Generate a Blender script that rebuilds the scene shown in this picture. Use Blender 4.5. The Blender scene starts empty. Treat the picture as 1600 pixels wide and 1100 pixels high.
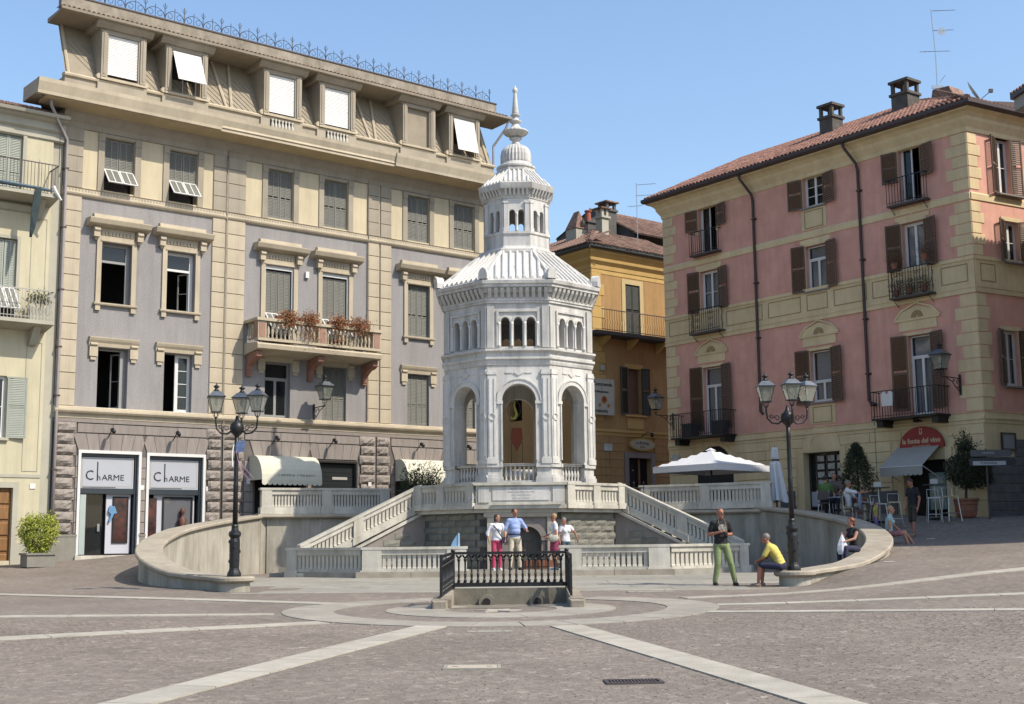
import bpy, bmesh, math, random
import numpy as np
from mathutils import Vector, Matrix
random.seed(7)
S = bpy.context.scene
COL = S.collection
R = math.radians
# ------------------------------------------------------------------ camera
PITCH, ROLL, FPX = 0.14413, -0.010854, 2031.8
cp, sp_ = math.cos(PITCH), math.sin(PITCH)
_r0, _u0, _fw = Vector((1,0,0)), Vector((0,-sp_,cp)), Vector((0,cp,sp_))
_cr, _sr = math.cos(ROLL), math.sin(ROLL)
_right = _r0*_cr + _u0*_sr
_up = _u0*_cr - _r0*_sr
cam_d = bpy.data.cameras.new('camera')
cam = bpy.data.objects.new('camera', cam_d); COL.objects.link(cam)
M = Matrix((_right, _up, -_fw)).transposed().to_4x4()
M.translation = Vector((0,0,1.6))
cam.matrix_world = M
cam_d.sensor_width = 36; cam_d.lens = FPX/1600*36
cam_d.clip_start = 0.1; cam_d.clip_end = 3000
S.camera = cam
# ------------------------------------------------------------------ sun and sky
SUN_EL = R(48)
SH = Vector((0.89, -0.455, 0)).normalized()          # horizontal direction towards the sun
sun_dir = Vector((SH.x*math.cos(SUN_EL), SH.y*math.cos(SUN_EL), math.sin(SUN_EL)))
sd = bpy.data.lights.new('sun', 'SUN'); so = bpy.data.objects.new('sun', sd); COL.objects.link(so)
sd.energy = 4.1; sd.angle = R(0.5); sd.color = (1.0, 0.905, 0.76)
so.rotation_euler = sun_dir.to_track_quat('Z', 'Y').to_euler()
so.location = (30, -5, 40)
W = bpy.data.worlds.new('World'); S.world = W; W.use_nodes = True
nt = W.node_tree; bg = nt.nodes['Background']
sky = nt.nodes.new('ShaderNodeTexSky'); sky.sky_type = 'NISHITA'; sky.sun_disc = False
sky.sun_elevation = SUN_EL
sky.sun_rotation = math.atan2(SH.x, SH.y)
sky.air_density = 1.3; sky.dust_density = 2.0; sky.ozone_density = 4.0; sky.altitude = 150
nt.links.new(sky.outputs[0], bg.inputs[0]); bg.inputs[1].default_value = 0.148
S.view_settings.view_transform = 'Standard'; S.view_settings.look = 'None'
S.view_settings.exposure = 0.58; S.view_settings.gamma = 1
S.view_settings.use_curve_mapping = False
# ------------------------------------------------------------------ materials
MATS = {}
def mat(name, col, rough=.85, var=.12, scale=2.0, bump=0.0, bscale=30.0, metal=0.0, rnd=0.0, stain=0.0, spec=None,
        col2=None, coat=0.0, alpha=1.0, trans=0.0, stretch=(1,1,1), detail=5.0, tone=None, streak=0.0):
    if name in MATS: return MATS[name]
    g = tone if tone else .74
    col = tuple(c*g for c in col); col2 = tuple(c*g for c in col2) if col2 else None
    m = bpy.data.materials.new(name); m.use_nodes = True; MATS[name] = m
    n = m.node_tree.nodes; l = m.node_tree.links; b = n['Principled BSDF']
    b.inputs['Roughness'].default_value = rough; b.inputs['Metallic'].default_value = metal
    if spec is not None: b.inputs['Specular IOR Level'].default_value = spec
    if trans: b.inputs['Transmission Weight'].default_value = trans
    if alpha < 1: b.inputs['Alpha'].default_value = alpha
    if coat: b.inputs['Coat Weight'].default_value = coat
    tc = n.new('ShaderNodeTexCoord'); mp = n.new('ShaderNodeMapping'); mp.inputs['Scale'].default_value = stretch
    l.new(tc.outputs['Object'], mp.inputs['Vector'])
    oi = n.new('ShaderNodeObjectInfo')
    nz = n.new('ShaderNodeTexNoise'); nz.noise_dimensions = '3D'; nz.inputs['Scale'].default_value = scale
    nz.inputs['Detail'].default_value = detail; nz.inputs['Roughness'].default_value = .62
    l.new(mp.outputs[0], nz.inputs['Vector'])
    c2 = col2 or tuple(min(1, c*(1+var)) for c in col)
    c1 = col if col2 else tuple(c*(1-var) for c in col)
    cr = n.new('ShaderNodeValToRGB'); cr.color_ramp.elements[0].position = .32; cr.color_ramp.elements[1].position = .68
    cr.color_ramp.elements[0].color = (*c1, 1); cr.color_ramp.elements[1].color = (*c2, 1)
    l.new(nz.outputs['Fac'], cr.inputs['Fac'])
    out = cr.outputs[0]
    if stain:
        n2 = n.new('ShaderNodeTexNoise'); n2.inputs['Scale'].default_value = .55; n2.inputs['Detail'].default_value = 8; n2.inputs['Roughness'].default_value = .7
        mp2 = n.new('ShaderNodeMapping'); mp2.inputs['Scale'].default_value = (1.6, 1.6, .45)
        l.new(tc.outputs['Object'], mp2.inputs['Vector']); l.new(mp2.outputs[0], n2.inputs['Vector'])
        r2 = n.new('ShaderNodeValToRGB'); r2.color_ramp.elements[0].position = .42; r2.color_ramp.elements[1].position = .72
        r2.color_ramp.elements[0].color = (1,1,1,1); r2.color_ramp.elements[1].color = (1-stain, 1-stain*1.02, 1-stain*1.1, 1)
        l.new(n2.outputs['Fac'], r2.inputs['Fac'])
        mx = n.new('ShaderNodeMix'); mx.data_type = 'RGBA'; mx.blend_type = 'MULTIPLY'; mx.inputs[0].default_value = 1
        l.new(out, mx.inputs[6]); l.new(r2.outputs[0], mx.inputs[7]); out = mx.outputs[2]
    if streak:
        n3 = n.new('ShaderNodeTexNoise'); n3.inputs['Scale'].default_value = 1.0; n3.inputs['Detail'].default_value = 6; n3.inputs['Roughness'].default_value = .65
        mp3 = n.new('ShaderNodeMapping'); mp3.inputs['Scale'].default_value = (5.5, 5.5, .32); mp3.inputs['Location'].default_value = (3.1, 7.7, 1.3)
        l.new(tc.outputs['Object'], mp3.inputs['Vector']); l.new(mp3.outputs[0], n3.inputs['Vector'])
        r3 = n.new('ShaderNodeValToRGB'); r3.color_ramp.elements[0].position = .48; r3.color_ramp.elements[1].position = .78
        r3.color_ramp.elements[0].color = (1,1,1,1); r3.color_ramp.elements[1].color = (1-streak, 1-streak, 1-streak*1.05, 1)
        l.new(n3.outputs['Fac'], r3.inputs['Fac'])
        mx = n.new('ShaderNodeMix'); mx.data_type = 'RGBA'; mx.blend_type = 'MULTIPLY'; mx.inputs[0].default_value = 1
        l.new(out, mx.inputs[6]); l.new(r3.outputs[0], mx.inputs[7]); out = mx.outputs[2]
    if rnd:
        mr = n.new('ShaderNodeMapRange'); mr.inputs[3].default_value = 1-rnd; mr.inputs[4].default_value = 1+rnd
        l.new(oi.outputs['Random'], mr.inputs[0])
        mx = n.new('ShaderNodeVectorMath'); mx.operation = 'SCALE'
        l.new(out, mx.inputs[0]); l.new(mr.outputs[0], mx.inputs['Scale']); out = mx.outputs[0]
    l.new(out, b.inputs['Base Color'])
    if bump:
        nb = n.new('ShaderNodeTexNoise'); nb.inputs['Scale'].default_value = bscale; nb.inputs['Detail'].default_value = 4
        l.new(mp.outputs[0], nb.inputs['Vector'])
        bp = n.new('ShaderNodeBump'); bp.inputs['Strength'].default_value = bump; bp.inputs['Distance'].default_value = .02
        l.new(nb.outputs['Fac'], bp.inputs['Height']); l.new(bp.outputs[0], b.inputs['Normal'])
    return m
marble = mat('marble', (.55,.545,.53), .6, .08, 1.3, .15, 14, rnd=.04, stain=.40, col2=(.70,.68,.645), tone=.86, streak=.42)
marble_dim = mat('marble_aged', (.50,.475,.42), .75, .1, 2, .2, 18, rnd=.05, stain=.34, col2=(.66,.63,.55), streak=.3, tone=.82)
stone_beige = mat('stone_beige', (.46,.40,.31), .85, .1, 2.5, .25, 22, rnd=.06, stain=.2, col2=(.58,.52,.42))
cap_stone = mat('cap_stone', (.34,.30,.235), .85, .1, 2.5, .3, 22, rnd=.06, stain=.25, col2=(.46,.41,.33))
render_wall = mat('wall_render', (.31,.29,.24), .92, .15, 1.1, .3, 16, stain=.38, streak=.3, tone=.8, col2=(.50,.475,.41), stretch=(1.4,1.4,.55))
ashlar = mat('ashlar_stone', (.17,.165,.14), .95, .2, 3, .7, 12, rnd=.14, col2=(.27,.26,.225))
ashlar_joint = mat('ashlar_joint', (.12,.115,.10), .95)
stucco_lilac = mat('stucco_lilac', (.262,.251,.25), .95, .06, 26, 1.0, 45, stain=.2, streak=.16, tone=.84, col2=(.35,.335,.335))
stucco_cream = mat('stucco_cream', (.55,.475,.33), .9, .05, 1.0, .12, 30, stain=.18, streak=.14, tone=.86)
trim_grey = mat('trim_greige', (.355,.312,.245), .88, .07, 1.5, .15, 25, rnd=.03, stain=.2, streak=.16, tone=.82)
trim_beige = mat('trim_beige', (.47,.405,.30), .88, .07, 1.5, .2, 25, rnd=.045, stain=.2, streak=.14, tone=.86)
soffit_cream = mat('soffit_cream', (.56,.455,.28), .9, .07, 1.5, stain=.1)
stone_block = mat('grey_stone_block', (.26,.225,.205), .93, .1, 3, .5, 40, rnd=.05, col2=(.325,.29,.265), stretch=(3,3,.5))
stone_rough = mat('rough_stone_block', (.23,.20,.18), .96, .2, 7, .9, 18, rnd=.1, col2=(.35,.31,.275))
stone_joint = mat('stone_joint', (.15,.13,.12), .95)
plinth_stone = mat('plinth_stone', (.26,.25,.215), .9, .1, 3, .2, 25, stain=.15)
pink = mat('pink_stucco', (.53,.272,.212), .92, .05, 1.3, .12, 30, stain=.16, col2=(.65,.35,.27), tone=.98, streak=.14)
pink_dk = pink
yel = mat('yellow_stucco', (.58,.46,.27), .9, .07, 1.5, .1, 30, rnd=.05, stain=.2, tone=.95, streak=.14, col2=(.66,.525,.315))
yel_line = mat('painted_ochre', (.36,.26,.12), .9, .08, 2)
ochre = mat('ochre_stucco', (.46,.28,.115), .92, .08, 1.2, .12, 30, stain=.25, streak=.2)
ochre_trim = mat('ochre_trim', (.60,.40,.14), .9, .06, 1.5, stain=.15)
pale_green = mat('pale_green_stucco', (.60,.55,.39), .9, .05, 1.2, .1, 30, stain=.16, streak=.15)
pale_grey = mat('pale_grey_trim', (.46,.44,.36), .9, .06, 1.4, stain=.15)
tile = mat('roof_tile', (.10,.05,.04), .9, .3, 6, .3, 20, rnd=.4, col2=(.36,.18,.125))
tile_old = mat('old_roof_tile', (.10,.058,.045), .95, .3, 6, .3, 20, rnd=.35, col2=(.33,.20,.145))
tile_bed = mat('tile_bed', (.07,.04,.03), .95)
gutter = mat('gutter_brown', (.055,.03,.025), .5, .1, 3)
pipe_lilac = mat('pipe_lilac', (.33,.30,.30), .5, .08, 2)
shutter_grey = mat('shutter_grey', (.195,.195,.17), .7, .08, 6, rnd=.05)
shutter_brown = mat('shutter_brown', (.13,.075,.045), .65, .25, 9, rnd=.2, stretch=(1,1,3))
shutter_dark = mat('shutter_dark', (.025,.028,.022), .6, .15, 6)
shutter_green = mat('shutter_pale_green', (.33,.36,.31), .6, .08, 4)
white_paint = mat('white_paint', (.74,.74,.72), .5, .04, 3)
white_blind = mat('white_blind', (.80,.80,.79), .6, .04, 3, tone=.78, streak=.08)
glass = mat('window_glass', (.028,.034,.038), .04, .1, 1.0, spec=1.0, alpha=.32)
curtain = mat('curtain', (.80,.82,.84), .85, .12, 6, stretch=(6,6,.6))
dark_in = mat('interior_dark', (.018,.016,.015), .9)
iron = mat('cast_iron', (.022,.023,.026), .42, .2, 12, .25, 40, metal=.35)
iron_rust = mat('iron_grey', (.075,.06,.058), .6, .2, 12)
lamp_glass = mat('lamp_glass', (.46,.50,.42), .15, .08, 3, trans=.5, alpha=.62)
lamp_bulb = mat('lamp_bulb', (.85,.85,.8), .3)
lamp_roof = mat('lamp_roof_metal', (.20,.22,.24), .38, .2, 9, metal=.7)
canvas = mat('canvas_cream', (.66,.65,.53), .85, .05, 4, .1, 40)
canvas_grey = mat('canvas_grey', (.42,.40,.36), .85, .05, 4)
canvas_white = mat('canvas_white', (.70,.72,.76), .85, .04, 3)
sign_grey = mat('sign_panel_grey', (.45,.47,.52), .4, .02, 2)
sign_ink = mat('sign_ink', (.015,.015,.018), .5)
chim_dark = mat('chimney_dark', (.075,.068,.06), .95, .25, 4, .5, 20, col2=(.14,.125,.11))
concrete = mat('old_concrete', (.27,.235,.185), .95, .25, 3, .5, 20, stain=.4, col2=(.42,.37,.30))
brick_red = mat('brick_red', (.36,.10,.06), .9, .15, 6)
terracotta = mat('terracotta', (.30,.125,.075), .85, .15, 6)
wood_door = mat('wood_door', (.24,.115,.035), .55, .25, 4, .1, 20, stretch=(4,4,.6))
steel = mat('brushed_steel', (.55,.55,.55), .3, .05, 5, metal=.9)
leaf_bright = mat('leaf_bright', (.16,.20,.02), .7, .3, 6, col2=(.34,.36,.05), rnd=.1, tone=1.0)
leaf_dark = mat('leaf_dark', (.018,.028,.012), .75, .3, 6, col2=(.05,.065,.025), rnd=.1)
leaf_dry = mat('leaf_dry', (.19,.08,.035), .9, .3, 9, col2=(.38,.19,.09), rnd=.1, tone=1.0)
bark = mat('bark', (.07,.05,.035), .95, .2, 12)
# ------------------------------------------------------------------ mesh builder
class MB:
    def __init__(s): s.v = []; s.f = []
    def add(s, vs, fs):
        o = len(s.v); s.v += [tuple(q) for q in vs]; s.f += [tuple(i+o for i in f) for f in fs]; return s
    def box(s, x0,x1,y0,y1,z0,z1):
        return s.add([(x0,y0,z0),(x1,y0,z0),(x1,y1,z0),(x0,y1,z0),(x0,y0,z1),(x1,y0,z1),(x1,y1,z1),(x0,y1,z1)],
              [(3,2,1,0),(4,5,6,7),(0,1,5,4),(1,2,6,5),(2,3,7,6),(3,0,4,7)])
    def block(s, x0,x1,y0,y1,z0,z1, c=.02):
        # a dressed block: chamfered face towards -y
        s.add([(x0,y1,z0),(x1,y1,z0),(x1,y1,z1),(x0,y1,z1),(x0,y0+c,z0),(x1,y0+c,z0),(x1,y0+c,z1),(x0,y0+c,z1),
               (x0+c,y0,z0+c),(x1-c,y0,z0+c),(x1-c,y0,z1-c),(x0+c,y0,z1-c)],
              [(8,9,10,11),(4,5,9,8),(5,6,10,9),(6,7,11,10),(7,4,8,11),(0,1,5,4),(1,2,6,5),(2,3,7,6),(3,0,4,7)])
        return s
    def rough(s, w, d, h, rng, nx=5, nz=3):
        # a rock-faced block, face towards -y, centred in x and z
        g = []
        for j in range(nz+1):
            for i in range(nx+1):
                e = (i in (0,nx)) or (j in (0,nz))
                x = (i/nx-.5)*w; z = (j/nz-.5)*h
                if not e: x += rng.uniform(-.15,.15)*w/nx; z += rng.uniform(-.2,.2)*h/nz
                g.append((x, -d*.25 if e else -d*rng.uniform(.65,1.15), z))
        fs = [(j*(nx+1)+i, j*(nx+1)+i+1, (j+1)*(nx+1)+i+1, (j+1)*(nx+1)+i) for j in range(nz) for i in range(nx)]
        s.add(g, fs)
        x0,x1,z0,z1 = -w/2,w/2,-h/2,h/2; y=-d*.25
        s.add([(x0,y,z0),(x1,y,z0),(x1,y,z1),(x0,y,z1),(x0,0,z0),(x1,0,z0),(x1,0,z1),(x0,0,z1)],
              [(0,4,5,1),(1,5,6,2),(2,6,7,3),(3,7,4,0)])
        return s
    def extr(s, prof, x0, x1, caps=True):
        # profile [(y,z)] swept along x
        n = len(prof)
        s.add([(x0,y,z) for y,z in prof]+[(x1,y,z) for y,z in prof], [(i,(i+1)%n,n+(i+1)%n,n+i) for i in range(n)])
        if caps: s.add([(x0,y,z) for y,z in prof],[tuple(range(n))[::-1]]); s.add([(x1,y,z) for y,z in prof],[tuple(range(n))])
        return s
    def prism(s, poly, z0, z1):
        n = len(poly)
        zz0 = z0 if isinstance(z0,(list,tuple)) else [z0]*n; zz1 = z1 if isinstance(z1,(list,tuple)) else [z1]*n
        s.add([(p[0],p[1],a) for p,a in zip(poly,zz0)]+[(p[0],p[1],a) for p,a in zip(poly,zz1)],
              [(i,(i+1)%n,n+(i+1)%n,n+i) for i in range(n)]+[tuple(range(n))[::-1], tuple(range(n,2*n))])
        return s
    def plate(s, poly, y0, y1):
        # polygon [(x,z)] extruded in y
        n = len(poly)
        s.add([(x,y0,z) for x,z in poly]+[(x,y1,z) for x,z in poly],
              [((i+1)%n,i,n+i,n+(i+1)%n) for i in range(n)]+[tuple(range(n)), tuple(range(n,2*n))[::-1]])
        return s
    def tube(s, pts, r, n=6, r1=None, caps=True):
        pts = [Vector(p) for p in pts]; m = len(pts); o = len(s.v)
        rs = r if isinstance(r,(list,tuple)) else [r+( (r1-r)*i/(m-1) if r1 is not None else 0) for i in range(m)]
        prev = None
        for i,p in enumerate(pts):
            t = (pts[min(i+1,m-1)]-pts[max(i-1,0)]); t = t.normalized() if t.length>1e-9 else Vector((0,0,1))
            if prev is None:
                a = Vector((0,0,1)) if abs(t.z)<.9 else Vector((1,0,0)); u = t.cross(a).normalized()
            else:
                u = (prev - t*prev.dot(t)); u = u.normalized() if u.length>1e-6 else t.orthogonal().normalized()
            prev = u; w = t.cross(u)
            for k in range(n):
                an = 2*math.pi*k/n; q = p + (u*math.cos(an)+w*math.sin(an))*rs[i]; s.v.append(tuple(q))
        for i in range(m-1):
            for k in range(n):
                s.f.append((o+i*n+k, o+i*n+(k+1)%n, o+(i+1)*n+(k+1)%n, o+(i+1)*n+k))
        if caps: s.f.append(tuple(o+k for k in range(n))[::-1]); s.f.append(tuple(o+(m-1)*n+k for k in range(n)))
        return s
    def lathe(s, prof, n=12, c=(0,0), rot=0.0, flute=0.0):
        o = len(s.v); m = len(prof)
        for r,z in prof:
            for k in range(n):
                an = rot+2*math.pi*k/n; rr = r*(1-(flute if k%2 else 0)); s.v.append((c[0]+rr*math.cos(an), c[1]+rr*math.sin(an), z))
        for i in range(m-1):
            for k in range(n): s.f.append((o+i*n+k, o+i*n+(k+1)%n, o+(i+1)*n+(k+1)%n, o+(i+1)*n+k))
        s.f.append(tuple(o+k for k in range(n))[::-1]); s.f.append(tuple(o+(m-1)*n+k for k in range(n)))
        return s
    def wall(s, x0,x1,z0,z1, holes, depth, y=0.0, back=False):
        # wall face at y with rectangular openings (hx0,hx1,hz0,hz1) and reveals of the given depth
        xs = sorted({x0,x1,*[min(max(h[i],x0),x1) for h in holes for i in (0,1)]}); zs = sorted({z0,z1,*[min(max(h[i],z0),z1) for h in holes for i in (2,3)]})
        for i in range(len(xs)-1):
            for j in range(len(zs)-1):
                cx, cz = (xs[i]+xs[i+1])/2, (zs[j]+zs[j+1])/2
                if any(h[0]<cx<h[1] and h[2]<cz<h[3] for h in holes): continue
                s.add([(xs[i],y,zs[j]),(xs[i+1],y,zs[j]),(xs[i+1],y,zs[j+1]),(xs[i],y,zs[j+1])],[(0,1,2,3)])
        for a,b,c,d in holes:
            s.add([(a,y,c),(b,y,c),(b,y,d),(a,y,d),(a,y+depth,c),(b,y+depth,c),(b,y+depth,d),(a,y+depth,d)],
                  [(0,4,5,1),(1,5,6,2),(2,6,7,3),(3,7,4,0)])
        return s
    def archwall(s, x0,x1,z0,z1, holes, y0, y1, seg=10):
        # slab from y0 to y1 with round-arched holes (cx, halfwidth, zbottom, zspring)
        xs = {x0,x1}
        for cx,hw,zb,zs in holes:
            for k in range(seg+1): xs.add(round(cx-hw*math.cos(math.pi*k/seg),6))
        xs = sorted(xs)
        def top(h,x): return h[3]+math.sqrt(max(0,h[1]**2-(x-h[0])**2))
        for a,b in zip(xs[:-1],xs[1:]):
            m = (a+b)/2; h = next((h for h in holes if abs(m-h[0])<h[1]), None)
            if h is None:
                for y,fl in ((y0,0),(y1,1)):
                    f = (0,1,2,3) if not fl else (3,2,1,0); s.add([(a,y,z0),(b,y,z0),(b,y,z1),(a,y,z1)],[f])
            else:
                ta, tb = top(h,a), top(h,b)
                for y,fl in ((y0,0),(y1,1)):
                    f = (0,1,2,3) if not fl else (3,2,1,0)
                    s.add([(a,y,ta),(b,y,tb),(b,y,z1),(a,y,z1)],[f])
                    if h[2]>z0+1e-4: s.add([(a,y,z0),(b,y,z0),(b,y,h[2]),(a,y,h[2])],[f])
                s.add([(a,y0,ta),(b,y0,tb),(b,y1,tb),(a,y1,ta)],[(3,2,1,0)])
                if h[2]>z0+1e-4: s.add([(a,y0,h[2]),(b,y0,h[2]),(b,y1,h[2]),(a,y1,h[2])],[(0,1,2,3)])
        for cx,hw,zb,zs in holes:
            for sg in (-1,1):
                x = cx+sg*hw; s.add([(x,y0,zb),(x,y1,zb),(x,y1,zs),(x,y0,zs)],[(0,1,2,3) if sg<0 else (3,2,1,0)])
        s.add([(x0,y0,z1),(x1,y0,z1),(x1,y1,z1),(x0,y1,z1)],[(0,1,2,3)])
        s.add([(x0,y0,z0),(x1,y0,z0),(x1,y1,z0),(x0,y1,z0)],[(3,2,1,0)])
        return s
    def archband(s, cx, zs, r0, r1, y0, y1, seg=14, a0=0, a1=math.pi):
        pts=[]
        for k in range(seg+1):
            a = a0+(a1-a0)*k/seg; pts.append((math.cos(a),math.sin(a)))
        o=len(s.v)
        for c,d in pts:
            s.v += [(cx+r0*c,y0,zs+r0*d),(cx+r1*c,y0,zs+r1*d),(cx+r1*c,y1,zs+r1*d),(cx+r0*c,y1,zs+r0*d)]
        for k in range(seg):
            b=o+4*k
            for i in range(4): s.f.append((b+i,b+4+i,b+4+(i+1)%4,b+(i+1)%4))
        s.f.append((o,o+1,o+2,o+3)); b=o+4*seg; s.f.append((b+3,b+2,b+1,b))
        return s
    def xf(s, M, start=0):
        s.v[start:] = [tuple(M @ Vector(q)) for q in s.v[start:]]; return s
    def mesh(s, name, m=None, smooth=False, fix=True):
        me = bpy.data.meshes.new(name); me.from_pydata(s.v, [], s.f)
        if fix:
            bm = bmesh.new(); bm.from_mesh(me); bmesh.ops.recalc_face_normals(bm, faces=bm.faces[:]); bm.to_mesh(me); bm.free()
        if smooth: me.polygons.foreach_set('use_smooth', [True]*len(me.polygons))
        if m: me.materials.append(m)
        return me
def link(name, data, parent=None, loc=(0,0,0), rot=(0,0,0), scale=(1,1,1), label=None):
    o = bpy.data.objects.new(name, data); COL.objects.link(o)
    o.location = loc; o.rotation_euler = rot; o.scale = scale
    if parent: o.parent = parent
    if label: o['label'] = label
    return o
def part(name, mb, m, parent, loc=(0,0,0), rot=(0,0,0), smooth=False, label=None, fix=True):
    return link(name, mb.mesh(name, m, smooth, fix), parent, loc, rot, label=label)
def thing(name, label, cat, loc=(0,0,0), rotz=0, group=None):
    o = bpy.data.objects.new(name, None); COL.objects.link(o); o.empty_display_size = .3
    o.location = loc; o.rotation_euler = (0,0,rotz); o['label'] = label; o['category'] = cat
    if group: o['group'] = group
    return o
def tag(o, label, cat, group=None):
    o['label'] = label; o['category'] = cat
    if group: o['group'] = group
    return o
def kind(o, k): o['kind'] = k; return o
def dup(root, loc, rotz, label, group=None):
    r = root.copy(); COL.objects.link(r); r.location = loc; r.rotation_euler = (0,0,rotz); r['label'] = label
    if group: r['group'] = group
    for ch in list(root.children):
        c = ch.copy(); COL.objects.link(c); c.parent = r
        for g in list(ch.children):
            d = g.copy(); COL.objects.link(d); d.parent = c
    return r
def wl(root, x, y, z=0):
    "world point to the root's local frame"
    a = -root.rotation_euler[2]; dx, dy = x-root.location[0], y-root.location[1]
    return (dx*math.cos(a)-dy*math.sin(a), dx*math.sin(a)+dy*math.cos(a), z-root.location[2])
FONT = None
def text_mesh(body, size, depth=.004, align='CENTER', sx=1.0, bold=0.0):
    c = bpy.data.curves.new('lettering', 'FONT'); c.body = body; c.size = size; c.extrude = depth; c.align_x = align; c.align_y = 'CENTER'; c.offset = bold
    c.resolution_u = 2
    o = bpy.data.objects.new('lettering', c); COL.objects.link(o)
    dg = bpy.context.evaluated_depsgraph_get(); me = bpy.data.meshes.new_from_object(o.evaluated_get(dg))
    bpy.data.objects.remove(o); bpy.data.curves.remove(c)
    for v in me.vertices:                                  # stand it up: text x stays x, text y becomes z, faces -y
        x,y,z = v.co; v.co = (x*sx, -z, y)
    return me
def lettering(body, size, m, parent, loc, sx=1.0, align='CENTER', name='lettering', bold=0.0, depth=.004):
    me = text_mesh(body, size, depth, align, sx, bold); me.materials.clear(); me.materials.append(m)
    return link(name, me, parent, loc)
# ------------------------------------------------------------------ terrain
CX, CY, RAD = 0.0, 37.8, 10.12
CTRL = [(0,0,0),(-15,2,.05),(15,2,.05),(-8,12,.2),(0,12,.2),(8,12,.25),(0,18,.3),(-8,20,.42),(8,20,.48),(0,24.5,.4),(-3,28,.47),(3,28,.47),
 (0,30,.52),(-6.2,30,.56),(6.2,30,.54),(5,30.5,.5),(-10.9,36,.72),(-9,33,.62),(-14.9,42,1.09),(-12.57,43.9,1.29),(-10.2,45.8,1.65),
 (-7.1,48.3,2.2),(-.9,53.4,2.55),(-18,38,.9),(-20,30,.7),(-14,30,.6),(0,47,2.58),(-6,47,2.45),(6,47,2.6),(0,60,2.8),(10,62,3.0),
 (-10.6,40,1.15),(10.8,37,1.35),(7.5,31,.82),(8.8,33,1.0),(12.4,40,1.6),(11.7,38,1.45),(13.8,41.5,2.08),(14.2,44.8,2.27),(10.9,49.2,2.55),(10.2,44,2.45),
 (7.2,54.2,2.72),(15.6,43,2.2),(17,42,2.18),(12.4,31,1.15),(20,35,1.9),(16,25,.95),(22,22,1.1),(9.5,28,.85),(-30,50,1.3),(35,45,3),(-8.8,45,2.3)]
def _tps():
    P = np.array([(a,b) for a,b,_ in CTRL],float); z = np.array([c for *_,c in CTRL],float); n=len(P)
    D = np.linalg.norm(P[:,None]-P[None],axis=2); K = np.where(D>0, D**2*np.log(D+1e-12), 0)
    A = np.zeros((n+3,n+3)); A[:n,:n]=K+np.eye(n)*.15; A[:n,n]=1; A[:n,n+1:]=P; A[n,:n]=1; A[n+1:,:n]=P.T
    w = np.linalg.solve(A, np.r_[z,0,0,0]); return P, w
_TP, _TW = _tps()
def tps(x,y):
    x = max(-32,min(36,x)); y = max(0,min(64,y))
    d = np.hypot(_TP[:,0]-x, _TP[:,1]-y); k = np.where(d>0, d*d*np.log(d+1e-12), 0); n=len(d)
    return float(k@_TW[:n] + _TW[n] + _TW[n+1]*x + _TW[n+2]*y)
def court(y): return .515+.0125*max(0,y-30) if y>30 else .515
def zg(x,y):
    r = math.hypot(x-CX, y-CY)
    if r < RAD and y > 29.9: return min(.61, court(y))
    z = tps(x,y)
    if y < 33 and abs(x) < 7.2 and y > 27:            # blend into the courtyard mouth
        t = min(1,(y-27)/3) * min(1,(7.2-abs(x))/1.0); z = z*(1-t)+court(y)*t
    return z
PX = bpy.data.materials.new('porphyry_paving'); PX.use_nodes = True
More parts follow.
